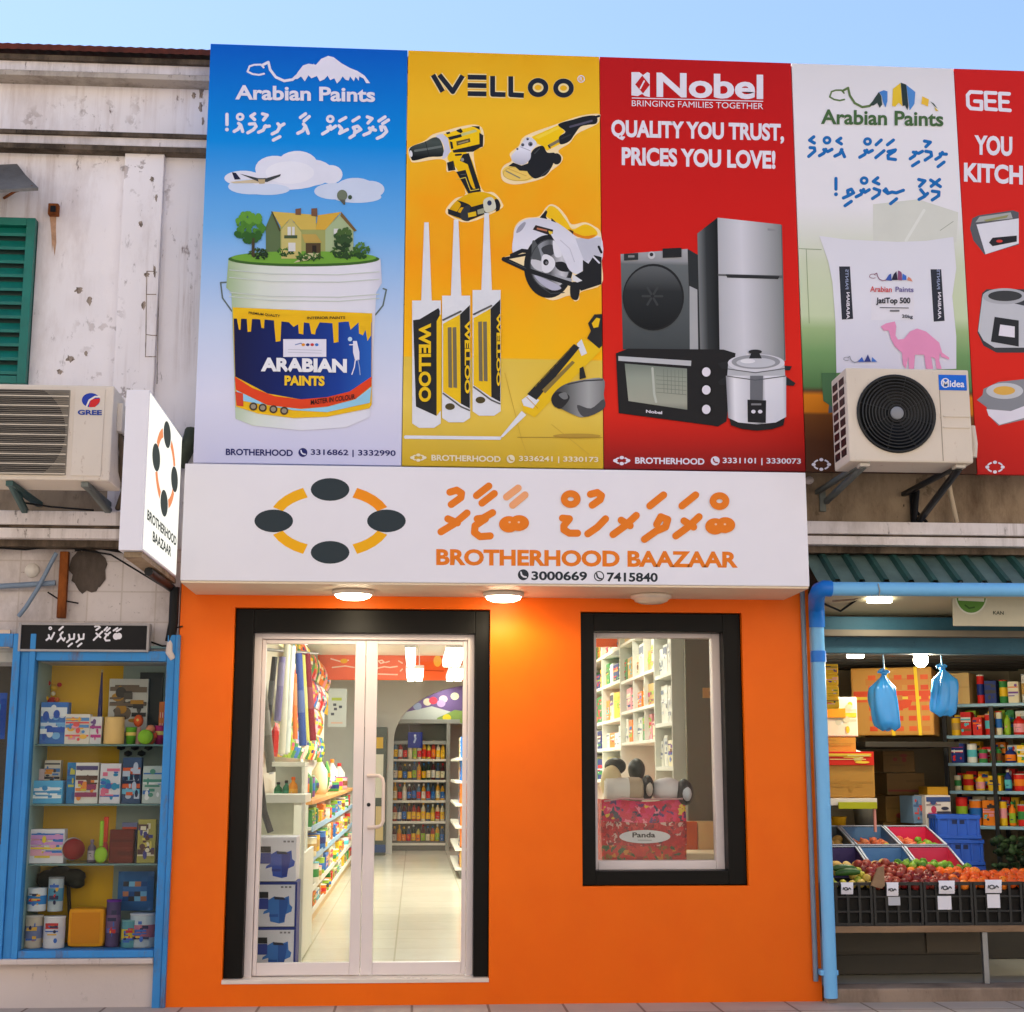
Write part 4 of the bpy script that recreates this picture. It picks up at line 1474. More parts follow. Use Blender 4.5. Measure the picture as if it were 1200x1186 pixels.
A.poly([(826, 830), (935, 902), (880, 922), (830, 900)], (226, 226, 230))
A.stroke([(1055, 650), (1115, 712)], 18, (220, 220, 230))
A.stroke([(1110, 540), (1138, 600)], 26, BK)
A.sm([(815, 925), (905, 940), (892, 1090), (845, 1108), (806, 1060)], BK)
A.stroke([(480, 960), (600, 1040), (740, 1030)], 10, (60, 66, 70))
# sealant tubes, second crop
A.T = (460, 300, S)
A.k = 1
A.stroke([(70, 968), (572, 974)], 18, WH)
fl = (206, 170, 60)
for pts in ([(600, 625), (690, 980), (740, 1120)], [(850, 900), (1050, 1060)]):
    A.stroke(pts, 3, fl)
A.ell(985, 962, 128, 13, (186, 150, 56), 24)
for n, (x0, x1, yt, yb, yn) in enumerate(((105, 258, 238, 915, -180), (265, 415, 212, 885, -195), (428, 578, 182, 850, -230))):
    A.k = 2
    cx = (x0 + x1) / 2
    A.poly([(cx - 12, yn), (cx + 12, yn), (cx + 28, yt), (cx - 28, yt)], WH)
    A.poly([(x0, yt), (x1, yt), (x1, yb - 20), (cx + 40, yb + 4), (cx - 40, yb + 4), (x0, yb - 20)], WH)
    A.up()
    if n == 0:
        A.poly([(x0 + 5, yt + 105), (x0 + 40, yt + 100), (x0 + 140, yt + 40), (x0 + 148, yt + 55), (x0 + 130, yb - 60), (x0 + 20, yb - 110)], DK)
        A.poly([(x1 - 22, yt + 110), (x1, yt + 70), (x1, yb - 90), (x1 - 22, yb - 60)], YL)
        A.up().text('WELLOO', 145 - 10, 360, 207, 780, YL) if False else None
    else:
        A.poly([(x0 + 5, yt + 150), (x0 + 95, yt + 100), (x0 + 100, yb - 95), (x0 + 5, yb - 160)], YL)
        A.poly([(x0 + 96, yt + 100), (x1 - 2, yt + 50), (x1 - 2, yb - 70), (x0 + 100, yb - 96)], DK)
        A.up()
        for c in range(2):
            A.poly([(x0 + 30 + c * 26, yt + 170), (x0 + 50 + c * 26, yt + 168), (x0 + 54 + c * 26, yb - 180), (x0 + 34 + c * 26, yb - 182)], (120, 110, 84))
        A.ell(x0 + 42, yb - 80, 26, 18, (80, 70, 40), 16)
        A.stroke([(x0 + 6, yb - 150), (x0 + 100, yb - 80), (x1 - 4, yb - 60)], 8, (90, 90, 90))
        A.stroke([(x0 + 6, yt + 130), (x0 + 100, yt + 84)], 10, (90, 90, 90))
# caulking gun and hand
A.k = 2
A.poly([(572, 972), (590, 968), (715, 850), (690, 828)], WH)
A.poly([(690, 790), (1010, 440), (1118, 480), (1118, 500), (760, 862), (700, 830)], YL)
A.up().poly([(690, 770), (730, 740), (785, 770), (750, 815), (700, 800)], WH)
A.poly([(985, 470), (1010, 445), (1040, 520), (1010, 535)], WH)
A.poly([(720, 738), (970, 470), (1000, 490), (770, 770)], DK)
A.poly([(1060, 400), (1045, 360), (1080, 312), (1120, 310), (1120, 480), (1105, 495), (1040, 440)], DK)
A.poly([(800, 715), (960, 560), (975, 570), (815, 735)], (140, 120, 60))
A.up().poly([(1065, 360), (1090, 330), (1110, 335), (1100, 380), (1075, 385)], YL)
sk = hgrad('print_hand_grey', [(0, (40, 40, 42)), (.3, (96, 98, 98)), (.7, (168, 170, 170)), (1, (120, 122, 122))], 645, 708, b2)
A.poly([(1000, 600), (1020, 590), (1035, 650), (1000, 660)], DK)
A.T = (590, 360, 120 / 890)
A.sm([(415, 790), (470, 712), (560, 660), (700, 630), (868, 622), (872, 760), (870, 880), (700, 955), (600, 930), (500, 882), (440, 860)], sk)
A.sm([(640, 850), (760, 880), (868, 800), (870, 885), (700, 955)], (74, 76, 78))
A.sm([(418, 790), (470, 735), (555, 755), (572, 800), (500, 882), (440, 852)], (40, 40, 42))
A.sm([(480, 760), (540, 740), (560, 790), (520, 800)], (120, 122, 122))
A.stroke([(560, 670), (700, 640), (860, 632)], 12, (60, 60, 62))
A.stroke([(300, 880), (200, 780)], 6, (206, 150, 20), False)
A.stroke([(120, 1130), (860, 1132)], 5, (170, 136, 50), False)
A.mb.build('picture', b2)
A = Art(YB, (460, 300, S))
A.k = 14
# the word stands on its side on each tube
for x0, x1, ya, yb_, c in ((140, 206, 360, 780, YL), (386, 415, 345, 735, YL), (556, 577, 305, 695, YL)):
    vs, fs_ = text_mesh('WELLOO', .04)
    A.mb.add([A.pt(x0 + (x1 - x0) * w, ya + (yb_ - ya) * u) for u, w in vs], fs_, YL)
vs, fs_ = text_mesh('WELLOO', .04)
A.mb.add([A.pt(748 + 190 * u + 16 * w, 718 - 205 * u - 24 * w) for u, w in vs], fs_, (150, 126, 30))
A.k = 4
CRM = (238, 226, 190)
A.text('BROTHERHOOD', 208, 1062, 578, 1094, CRM, 8, .03)
A.text('3336241 | 3330173', 676, 1068, 1100, 1104, CRM, 6, .02)
phone_icon(A, 632, 1085, 22, CRM, (200, 164, 60))
ring_logo(A, 138, 1078, 36, 18, 12, 8, CRM, CRM, 8)
A.mb.build('lettering', b2)

# ---- banner 3: appliances
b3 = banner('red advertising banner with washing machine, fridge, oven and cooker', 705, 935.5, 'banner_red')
A = Art(YB, (690, 60, S))
LV = (230, 226, 236)
A.poly([(228, 112), (270, 112), (290, 128), (312, 112), (326, 118), (326, 245), (300, 240), (285, 228), (262, 240), (228, 236)], LV)
A.up().poly([(286, 130), (326, 180), (290, 226), (248, 178)], (190, 26, 26))
A.stroke([(275, 200), (296, 160)], 8, LV)
A.text('Nobel', 362, 114, 932, 246, LV, 12, .03)
A.stroke([(230, 250), (932, 268)], 5, LV, False)
A.text('BRINGING FAMILIES TOGETHER', 230, 262, 932, 294, LV, 16, .0)
A.mb.build('logo', b3)
A = Art(YB, (690, 60, S))
A.text('QUALITY YOU TRUST,', 120, 366, 1044, 474, LV, 22, .04)
A.text('PRICES YOU LOVE!', 176, 512, 998, 610, LV, 20, .04)
A.T = (690, 300, S)
A.text('BROTHERHOOD', 248, 1076, 618, 1110, LV, 6, .03)
A.text('3331101 | 3330073', 716, 1078, 1134, 1116, LV, 4, .02)
phone_icon(A, 676, 1095, 24, LV, (150, 30, 30))
ring_logo(A, 176, 1094, 38, 20, 12, 9, LV, LV, 8)
A.mb.build('lettering', b3)
A = Art(YB, (690, 300, S))
fr1 = hgrad('print_fridge_front', [(0, (176, 178, 184)), (.4, (212, 212, 220)), (1, (128, 132, 132))], 840, 920, b3)
fr2 = hgrad('print_fridge_side', [(0, (130, 134, 136)), (.5, (52, 56, 58)), (1, (30, 32, 34))], 818, 842, b3)
wm1 = vgrad('print_washer', [(0, (170, 172, 176)), (.1, (150, 152, 156)), (.14, (104, 110, 112)), (1, (66, 72, 74))], 292, 412)
wd = vgrad('print_washer_door', [(0, (100, 104, 106)), (.4, (44, 48, 50)), (1, (22, 24, 26))], 308, 388)
ck = hgrad('print_cooker', [(0, (150, 150, 158)), (.12, (236, 236, 242)), (.4, (206, 206, 214)), (.55, (150, 152, 158)), (.62, (228, 228, 236)), (.9, (226, 226, 234)), (1, (150, 150, 160))], 850, 922, b3)
A.poly([(170, -10), (528, -38), (585, -5), (600, 500), (182, 500)], wm1)
A.up().poly([(528, -38), (585, -5), (596, 500), (545, 500)], (40, 44, 46))
A.poly([(538, 160), (580, 180), (585, 500), (540, 500)], (170, 172, 174))
A.k = 3
A.poly([(580, -120), (688, -205), (1028, -168), (1052, 560), (700, 560), (596, 520)], fr1)
A.up().poly([(580, -120), (688, -205), (700, 560), (596, 520)], fr2)
A.poly([(690, 96), (1036, 104), (1036, 120), (690, 106)], (96, 98, 100))
A.poly([(732, 98), (1020, 108), (1012, 124), (740, 116)], (40, 42, 44))
A.text('Nikai', 956, -150, 1010, -130, (120, 122, 126), 2) if False else A.poly([(956, -148), (1010, -144), (1010, -132), (956, -136)], (140, 142, 146))
A.stroke([(1030, -165), (1048, 555)], 5, (96, 100, 100), False)
A.ell(345, 220, 164, 178, (30, 32, 34), 40)
A.up().ell(343, 222, 156, 168, wd, 40)
A.rect(188, -12, 264, 24, (46, 50, 52), -4)
A.rect(395, -40, 496, 10, (30, 32, 34), -4)
A.ell(335, -4, 20, 20, (200, 202, 206), 18)
A.up().ell(335, -8, 10, 10, (50, 50, 52), 14)
for k in range(6):
    a = k * 1.05
    A.stroke([(340 + 14 * math.cos(a), 215 + 14 * math.sin(a)), (340 + 52 * math.cos(a), 215 + 52 * math.sin(a))], 12, (58, 62, 64))
    A.k += .2
A.rect(210, -4, 244, 8, (140, 140, 140))
# oven
A.k = 6
A.poly([(145, 520), (210, 495), (720, 500), (785, 520), (735, 885), (690, 912), (650, 905), (160, 840)], (26, 26, 28))
A.up().poly([(158, 535), (548, 560), (546, 588), (158, 560)], (190, 192, 196))
ov = vgrad('print_oven_glass', [(0, (120, 130, 120)), (.3, (152, 160, 146)), (.8, (164, 166, 150)), (1, (120, 124, 112))], 426, 482)
A.poly([(192, 575), (525, 602), (526, 822), (212, 775)], ov)
for y in (620, 716, 820):
    A.ell(628, y, 34, 36, (16, 16, 18), 20)
    A.up().ell(628, y, 23, 25, LV, 20).up(-1)
A.up().stroke([(340, 600), (350, 740), (360, 780)], 12, (190, 196, 184))
for k in range(6):
    A.stroke([(400 + k * 20, 605 + k), (402 + k * 20, 730 + k * 2)], 2, (110, 116, 108), False)
A.k += .3
for k in range(5):
    A.stroke([(360, 640 + k * 22), (522, 650 + k * 23)], 2, (110, 116, 108), False)
A.text('Nobel', 306, 822, 392, 838, LV, 8, .03)
# cooker
A.k = 9
A.poly([(750, 860), (1050, 860), (1040, 905), (980, 926), (900, 934), (820, 925), (760, 905)], (30, 30, 32))
A.poly([(690, 575), (745, 560), (740, 604), (712, 606)], DK)
A.poly([(690, 672), (735, 640), (735, 690), (700, 690)], DK)
A.poly([(1035, 585), (1085, 590), (1075, 612), (1040, 610)], DK)
A.poly([(1048, 640), (1105, 680), (1095, 694), (1050, 690)], DK)
A.up().poly([(733, 640), (1055, 640), (1055, 860), (1000, 890), (900, 900), (800, 890), (745, 865)], ck)
A.poly([(745, 575), (1045, 575), (1050, 640), (740, 640)], (186, 188, 194))
A.ell(895, 572, 152, 48, (214, 214, 222), 36)
A.up().ell(893, 566, 130, 38, (150, 152, 158), 36)
A.ell(893, 570, 104, 26, (196, 198, 206), 36)
A.ell(850, 562, 40, 12, (226, 226, 232), 20)
A.poly([(856, 548), (925, 548), (912, 520), (868, 520)], DK)
A.ell(890, 512, 36, 12, DK, 20)
A.poly([(862, 640), (932, 640), (930, 770), (862, 770)], (110, 112, 118))
A.stroke([(740, 642), (890, 664), (1052, 642)], 5, (90, 92, 98))
A.stroke([(744, 604), (890, 624), (1046, 602)], 5, (96, 98, 104))
A.up().poly([(848, 768), (948, 772), (946, 892), (850, 888)], (28, 28, 32))
A.rect(868, 788, 922, 798, (130, 130, 134))
A.ell(880, 832, 12, 10, LV, 12)
A.ell(916, 832, 12, 10, LV, 12)
A.mb.build('picture', b3)

# ---- banner 4: bag of render
S4 = 280 / 1186
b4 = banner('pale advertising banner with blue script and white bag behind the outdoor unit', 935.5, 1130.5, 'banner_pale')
A = Art(YB, (920, 60, S4))
tf = lambda x, y: (220 + (x - 272) * (762 - 220) / (930 - 272), 148 + (y - 116) * (285 - 148) / (262 - 116) + (x - 272) * .018)
GR = (70, 104, 60)
camel(A, tf, (96, 120, 70), None, [
    ([(515, 243), (545, 200), (570, 168), (585, 190), (590, 235), (575, 252), (560, 226), (540, 240)], (50, 66, 60)),
    ([(572, 168), (600, 158), (622, 164), (622, 215), (610, 250), (595, 222), (588, 190)], (70, 130, 200)),
    ([(650, 240), (655, 150), (700, 118), (712, 240), (690, 222), (668, 244)], (232, 196, 50)),
    ([(702, 116), (735, 126), (748, 240), (742, 262), (728, 236), (714, 240)], (40, 56, 54)),
    ([(736, 128), (790, 164), (785, 226), (770, 246), (756, 262), (750, 220)], (80, 140, 206)),
    ([(826, 226), (832, 186), (872, 202), (866, 240), (842, 230)], (236, 190, 60)),
    ([(880, 212), (900, 222), (925, 250), (905, 236)], (50, 70, 60)), ([(905, 240), (930, 262), (912, 262)], (220, 190, 60))])
A.text('Arabian Paints', 178, 288, 786, 362, GR, 12, .025)
A.mb.build('logo', b4)
A = Art(YB, (920, 60, S4))
BL = (18, 108, 182)
A.T = (930, 150, 1 / 6)
for st in ([(142, 62), (112, 86), (146, 106)], [(116, 138), (146, 140), (150, 162), (106, 200)], [(182, 195), (214, 176), (226, 150)], [(212, 152), (240, 166), (270, 150)], [(332, 72), (304, 92), (336, 112)], [(290, 198), (324, 182), (340, 152)], [(336, 152), (358, 202)],
           [(465, 206), (500, 186), (515, 156)], [(500, 160), (526, 172), (554, 158)], [(580, 118), (616, 85)], [(578, 208), (636, 160)], [(660, 118), (702, 85)], [(664, 166), (716, 154)], [(712, 162), (664, 192), (666, 216), (716, 222)],
           [(820, 216), (850, 196), (862, 170)], [(842, 170), (880, 178), (906, 164)], [(836, 266), (880, 238)], [(920, 92), (962, 100), (930, 132)], [(930, 164), (966, 170), (970, 196), (925, 226)], [(1000, 220), (1030, 202), (1046, 172)], [(1030, 182), (1074, 184)], [(1016, 272), (1058, 240)],
           [(298, 355), (298, 430)], [(350, 492), (386, 476), (380, 440), (406, 430), (422, 456), (386, 476)], [(362, 546), (406, 516)], [(440, 484), (475, 466), (492, 432)], [(472, 440), (502, 452), (532, 434)], [(592, 350), (560, 376), (600, 394)], [(566, 426), (606, 440), (600, 466), (555, 496)],
           [(636, 440), (662, 460), (692, 450), (722, 456), (772, 438)], [(648, 428), (666, 458)], [(682, 532), (724, 498)], [(880, 362), (924, 372), (886, 410)], [(882, 502), (920, 482), (942, 460)], [(894, 434), (922, 468)], [(964, 366), (1032, 412)], [(1026, 362), (968, 410)], [(976, 444), (1022, 450), (1020, 476), (975, 506)]):
    A.stroke(st, 23, BL)
A.ell(298, 466, 14, 14, BL, 14)
for x, y in ((235, 86), (520, 95), (496, 370)):
    A.ring(x, y, 31, 30, 20, BL)
A.mb.build('thaana_lettering', b4)
A = Art(YB, (920, 60, S4))
bgw = (214, 214, 218)
A.poly([(437, 760), (660, 735), (860, 800), (850, 950), (437, 950)], (214, 216, 206))
A.stroke([(600, 940), (690, 790)], 14, (226, 228, 220))
A.stroke([(770, 890), (835, 845)], 3, (150, 156, 140))
A.stroke([(70, 980), (180, 985)], 3, (130, 150, 110))
A.stroke([(105, 985), (120, 1350)], 3, (130, 150, 110))
A.T = (920, 300, S4)
bag = vgrad('print_bag', [(0, (222, 222, 230)), (.5, (226, 226, 236)), (1, (214, 212, 226))], 275, 440, 1040)
A.k = 3
A.poly([(170, -100), (300, -82), (560, -70), (700, -75), (835, -95), (850, 60), (830, 200), (850, 400), (850, 560), (255, 580), (250, 330), (235, 130), (215, 30)], bag)
A.up().poly([(268, 52), (322, 52), (338, 312), (282, 316)], (46, 50, 60))
A.poly([(722, 66), (775, 66), (792, 322), (738, 326)], (46, 50, 60))
A.rect(428, 186, 640, 318, (230, 228, 236))
tf2 = lambda x, y: (418 + (x - 272) * .33, 72 + (y - 116) * .38)
A.up()
camel(A, tf2, (150, 110, 130), None, [
    ([(520, 243), (545, 200), (570, 168), (600, 158), (610, 250)], (60, 90, 170)), ([(605, 240), (640, 164), (680, 126), (700, 240)], (40, 40, 60)),
    ([(700, 240), (705, 116), (735, 124), (760, 146), (765, 246)], (140, 80, 120)), ([(765, 240), (775, 155), (830, 186), (832, 240)], (60, 110, 200)), ([(840, 240), (860, 196), (900, 222), (925, 262)], (220, 140, 110))])
A.text('Arabian', 422, 150, 530, 178, (210, 90, 90), 2, .02)
A.text('Paints', 548, 152, 638, 178, (120, 110, 160), 2, .02)
A.text('JatiTop 500', 452, 206, 622, 244, (50, 50, 56), 0, .03, .0)
A.stroke([(470, 256), (614, 258)], 4, (90, 90, 96), False)
A.text('20kg', 580, 290, 634, 312, (60, 60, 66), 2, .02)
A.rect(520, 268, 568, 276, (110, 110, 116))
for xa, xb in ((288, 328), (742, 782)):
    for wd_, ya, yb_ in (('ARABIAN', 312, 180), ('PAINTS', 165, 66)):
        vs, fs_ = text_mesh(wd_, .02)
        A.mb.add([A.pt(xa + 8 + (xb - xa - 14) * (w * .6 + .15) + (ya - 180) * .04, ya + (yb_ - ya) * u) for u, w in vs], fs_, (150, 160, 190) if wd_ == 'PAINTS' else LV)
A.poly([(475, 350), (500, 335), (545, 325), (552, 350), (548, 395), (560, 415), (590, 412), (620, 375), (655, 360), (700, 375), (735, 405), (765, 430), (780, 480), (815, 505), (815, 515), (775, 500), (768, 480), (765, 520), (778, 560), (752, 560), (745, 510), (725, 500), (735, 560), (700, 560), (690, 490), (645, 490), (640, 560), (615, 560), (612, 500), (600, 560), (585, 540), (580, 480), (545, 450), (525, 410), (515, 370), (490, 370)], (232, 150, 190))
tf3 = lambda x, y: (290 + (x - 272) * .28, 488 + (y - 116) * .3)
camel(A, tf3, (150, 150, 160), None, [([(520, 243), (600, 158), (640, 240)], (60, 100, 190)), ([(640, 240), (705, 116), (760, 240)], (50, 60, 130)), ([(770, 240), (780, 160), (870, 240)], (70, 120, 200))])
A.k = 3
A.poly([(220, 720), (330, 690), (330, 760), (215, 780)], (84, 96, 100))
A.poly([(180, 580), (255, 580), (250, 760), (190, 720)], (70, 110, 70))
ring_logo(A, 180, 1035, 42, 28, 10, 8, LV, LV, 8)
A.mb.build('picture', b4)

# ---- banner 5: small kitchen machines, runs out of the picture
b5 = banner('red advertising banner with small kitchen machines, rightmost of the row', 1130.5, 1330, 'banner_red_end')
A = Art(YB, (920, 60, S4))
for pts in ([(975, 205), (920, 202), (906, 218), (908, 268), (922, 284), (975, 288), (975, 250), (942, 248)], [(1046, 208), (995, 206), (998, 286), (1048, 290)], [(998, 247), (1040, 249)], [(1112, 212), (1066, 210), (1068, 290), (1116, 294)], [(1068, 250), (1106, 252)]):
    A.stroke(pts, 18, LV)
    A.k += .3
A.text('YOU', 940, 416, 1128, 514, LV, 8, .04)
A.text('KITCH', 888, 552, 1180, 648, LV, 16, .04)
ring_logo(A, 1040, 1690 + 360, 42, 28, 10, 8, LV, LV, 8) if False else None
A.T = (920, 300, S4)
ring_logo(A, 1042, 1048, 42, 28, 10, 8, LV, LV, 8)
A.mb.build('lettering', b5)
A = Art(YB, (920, 60, S4))
A.poly([(918, 880), (930, 830), (960, 815), (1130, 790), (1160, 800), (1160, 960), (990, 1010), (960, 970), (935, 940)], (90, 92, 98))
A.up().poly([(950, 860), (1160, 830), (1160, 955), (995, 1008)], (222, 222, 230))
A.poly([(945, 850), (965, 822), (1120, 800), (1130, 830)], (170, 172, 170))
A.up().poly([(985, 838), (1110, 812), (1100, 826), (1000, 846)], (150, 150, 100))
A.poly([(1012, 950), (1030, 926), (1150, 915), (1150, 945), (1030, 968)], (36, 36, 40))
A.text('10:30', 1046, 934, 1086, 952, (220, 60, 50)) if False else A.ell(1064, 943, 16, 7, (220, 60, 50), 14)
A.T = (920, 300, S4)
A.k = 1
A.poly([(978, 185), (1000, 165), (1200, 165), (1200, 480), (1050, 480), (985, 445), (955, 380)], (60, 62, 66))
A.up().poly([(980, 200), (1200, 250), (1200, 455), (1040, 455), (985, 420), (958, 372)], (196, 198, 204))
A.ell(1090, 200, 110, 40, (176, 178, 184), 30)
A.up().ell(1092, 198, 84, 26, (60, 62, 64), 30)
A.poly([(1040, 302), (1160, 320), (1160, 450), (1022, 425)], (40, 42, 46))
A.up().poly([(1068, 340), (1140, 350), (1140, 405), (1060, 395)], LV)
A.k = 1
A.poly([(952, 715), (980, 690), (985, 660), (1060, 625), (1200, 610), (1200, 810), (1060, 842), (1010, 790), (1000, 750)], (140, 142, 148))
A.up().poly([(1000, 760), (1120, 770), (1200, 740), (1200, 800), (1065, 838), (1010, 792)], LV)
A.ell(1090, 670, 92, 40, (200, 202, 206), 30)
A.up().ell(1088, 668, 54, 22, (226, 176, 80), 24)
A.mb.build('picture', b5)

# ---- little black name board over the left display
bd = thing('name_board', 'small black board with white Thaana script above the blue display window', 'sign', P(98, 765, -.03))
YK = -.03
x0, x1, z0, z1 = XZ(22.5, 731, 174, 763, YK)
m = MB()
m.box(x0, x1, YK + .004, .06, z0, z1, 'black', .002)
m.build('board', bd)
m = MB()
ring_frame(m, x0 - .004, x1 + .004, z0 - .004, z1 + .004, .014, .014, .014, .014, YK - .006, .05, paint('board_frame', (150, 146, 146), .4, .1, 8, .3), .002)
m.build('frame', bd)
A = Art(YK + .002, (0, 560, 300 / 1186))
thaana(A, [('n', 'x', 215, 752, 36, 40), ('a', 'a', 266, 758, 34, 44), ('l', 'i', 310, 762, 34, 42), ('l', 'i', 354, 762, 34, 42), ('r', 'u', 434, 752, 40, 42), ('z', 'aa', 482, 756, 30, 40), ('b', 'aa', 524, 750, 40, 34)], 8.5, 'white')
A.mb.build('thaana_lettering', bd)
# ------------------------------------------------------------------ shop goods, built at the origin facing -y
GW = [(226, 224, 214), (236, 226, 190), (214, 40, 34), (238, 130, 30), (244, 196, 40), (150, 190, 50), (60, 140, 70), (40, 110, 190), (30, 50, 120), (190, 60, 110), (120, 80, 150), (90, 190, 200), (60, 60, 64), (130, 80, 44), (200, 160, 90), (240, 160, 170)]
CN = {(226, 224, 214): 'white', (236, 226, 190): 'cream', (214, 40, 34): 'red', (238, 130, 30): 'orange', (244, 196, 40): 'yellow', (150, 190, 50): 'lime green', (60, 140, 70): 'green', (40, 110, 190): 'blue', (30, 50, 120): 'navy', (190, 60, 110): 'magenta', (120, 80, 150): 'purple', (90, 190, 200): 'turquoise', (60, 60, 64): 'dark grey', (130, 80, 44): 'brown', (200, 160, 90): 'tan', (240, 160, 170): 'pink'}


def deco(mb, x0, x1, z0, z1, y, cols, rn, n=6):
    "small printed patches on the face at y (facing -y)"
    w, h = x1 - x0, z1 - z0
    for i in range(int(n * 1.8)):
        yy = y - .0012 - .0004 * i
        c = rn.choice(cols)
        t = rn.random()
        cx, cz = x0 + w * rn.uniform(.15, .85), z0 + h * rn.uniform(.12, .88)
        if t < .45:
            a, b = w * rn.uniform(.05, .17), h * rn.uniform(.04, .13)
            k = 12
            a, b = min(a, cx - x0, x1 - cx), min(b, cz - z0, z1 - cz)
            mb.add([(cx + a * math.cos(6.283 * j / k), yy, cz + b * math.sin(6.283 * j / k)) for j in range(k)], [tuple(range(k))], c)
        elif t < .8:
            a, b = min(w * rn.uniform(.1, .4), cx - x0, x1 - cx), min(h * rn.uniform(.02, .07), cz - z0, z1 - cz)
            mb.add([(cx - a, yy, cz - b), (cx + a, yy, cz - b), (cx + a, yy, cz + b), (cx - a, yy, cz + b)], [(0, 1, 2, 3)], c)
        else:
            b = h * rn.uniform(.04, .13)
            zb = min(max(cz, z0), z1 - b)
            mb.add([(x0, yy, zb), (x1, yy, zb), (x1, yy, zb + b), (x0, yy, zb + b)], [(0, 1, 2, 3)], c)


def carton(w, d, h, base, cols, seed=0, n=6):
    mb = MB().box(-w / 2, w / 2, -d / 2, d / 2, 0, h, base, min(w, d, h) * .03)
    rn = random.Random(seed)
    deco(mb, -w / 2 * .94, w / 2 * .94, h * .04, h * .96, -d / 2, cols, rn, n)
    return mb


def bottle(r, h, body, label, cap, seed=0):
    mb = MB()
    mb.lathe((0, 0, 0), [(0, 0), (r * .95, 0), (r, .01), (r, h * .6), (r * .85, h * .7), (r * .38, h * .8), (r * .36, h * .88)], body, 14)
    mb.lathe((0, 0, 0), [(r * 1.02, h * .12), (r * 1.03, h * .14), (r * 1.03, h * .5), (r * 1.02, h * .52)], label, 14)
    mb.lathe((0, 0, 0), [(r * .42, h * .87), (r * .45, h * .89), (r * .45, h * .98), (r * .3, h), (0, h)], cap, 12)
    rn = random.Random(seed)
    deco(mb, -r * .5, r * .5, h * .18, h * .46, -r * 1.06, [rn.choice(GW), rn.choice(GW)], rn, 2)
    return mb


def tin(r, h, label, band, lid, seed=0):
    mb = MB()
    mb.lathe((0, 0, 0), [(0, 0), (r * .97, 0), (r, h * .04), (r, h * .94), (r * .96, h * .96)], label, 16)
    mb.lathe((0, 0, 0), [(r * 1.012, h * .3), (r * 1.02, h * .32), (r * 1.02, h * .66), (r * 1.012, h * .68)], band, 16)
    mb.lathe((0, 0, 0), [(r * .96, h * .95), (r * 1.03, h * .955), (r * 1.03, h), (0, h)], lid, 16)
    return mb


def packet(w, h, base, cols, seed=0, fat=.35):
    "filled pouch with flat crimped ends"
    mb = MB()
    nx, nz = 6, 8
    f, bk_ = [], []
    rn = random.Random(seed)
    for s_ in (-1, 1):
        for j in range(nz + 1):
            for i in range(nx + 1):
                u, v = i / nx, j / nz
                t = (math.sin(math.pi * u) ** .5) * (math.sin(math.pi * min(1, max(0, (v - .06) / .88))) ** .6) * w * fat / 2
                f.append((-w / 2 + w * u, s_ * t + rn.uniform(-1, 1) * w * .008, h * v))
    N = (nx + 1) * (nz + 1)
    for j in range(nz):
        for i in range(nx):
            a = j * (nx + 1) + i
            for o in (0, N):
                q = (o + a, o + a + 1, o + a + nx + 2, o + a + nx + 1)
                c = base if not (o == 0 and 1 < j < nz - 2) else cols[(i * 3 + j * 5 + seed) % len(cols)] if (i in (1, 2, 3, 4) and (j + seed) % 3) else base
                mb.add([f[k] for k in q], [(0, 1, 2, 3)], c, True)
    return mb


def jug(r, h, body, cap):
    mb = MB()
    mb.lathe((0, 0, 0), [(0, 0), (r, 0), (r * 1.05, h * .3), (r, h * .62), (r * .5, h * .78), (r * .3, h * .85), (r * .3, h * .9)], body, 16)
    mb.lathe((0, 0, 0), [(r * .36, h * .88), (r * .36, h), (0, h)], cap, 12)
    mb.tube([(r * .4, 0, h * .8), (r * 1.0, 0, h * .78), (r * 1.15, 0, h * .62), (r * 1.0, 0, h * .5)], r * .12, body, 8)
    return mb


def put(mb, loc, name, label, cat, group=None, rz=0):
    o = mb.build(name)
    o.location = loc
    o.rotation_euler = (0, 0, rz)
    return tag(o, label, cat, group)


def fit(x0, y0, x1, y1, Y):
    "width, height and foot point of a photo box on plane Y"
    a, b, c, d = XZ(x0, y0, x1, y1, Y)
    return b - a, d - c, Vector(((a + b) / 2, Y, c))


# ------------------------------------------------------------------ blue display window of the left shop
YG = .02
cab = thing('display_window', 'blue painted wooden display window full of toys and kitchenware', 'shop window', (P(112, 1120).x, .25, P(112, 1120).z))
lx0, lx1 = P(33, 945, YG).x, P(189, 945, YG).x
ctop, cbot = P(115, 775, YG).z, P(105, 1113, YG).z
bx0, bx1 = P(6, 945, YG).x, P(204.5, 945, 0).x - .004
ftop = P(115, 763, YG).z
m = MB()
m.box(bx0, bx0 + .045, -.03, .5, cbot - .07, ftop + .10, 'blue_wood', .006)
m.box(bx0 + .046, bx0 + .10, -.012, .5, cbot - .07, ftop + .10, 'blue_wood', .006)
m.box(bx0 + .101, lx0, -.03, .06, cbot - .06, ftop + .10, 'blue_wood', .006)
m.build('left_post', cab)
m = MB()
m.box(lx1, lx1 + .05, -.02, .5, cbot - .4, ftop + .1, 'blue_wood', .006)
m.box(lx1 + .051, bx1, -.03, .5, 0, ftop + .1, 'blue_wood', .006)
m.build('right_post', cab)
m = MB().box(lx0 + .001, lx1 - .001, -.015, .08, ctop, ftop - .001, 'blue_wood', .006)
m.build('top_rail', cab)
m = MB().box(lx0 + .001, lx1 - .001, -.022, .44, cbot - .042, cbot, 'blue_wood', .006)
m.build('bottom_rail', cab)
m = MB().box(lx0 - .17, lx1 - .001, -.05, .02, cbot - .075, cbot - .044, 'cream_plaster', .006)
m.build('sill', cab)
YK2 = .40
m = MB()
split = P(139, 900, YK2).x
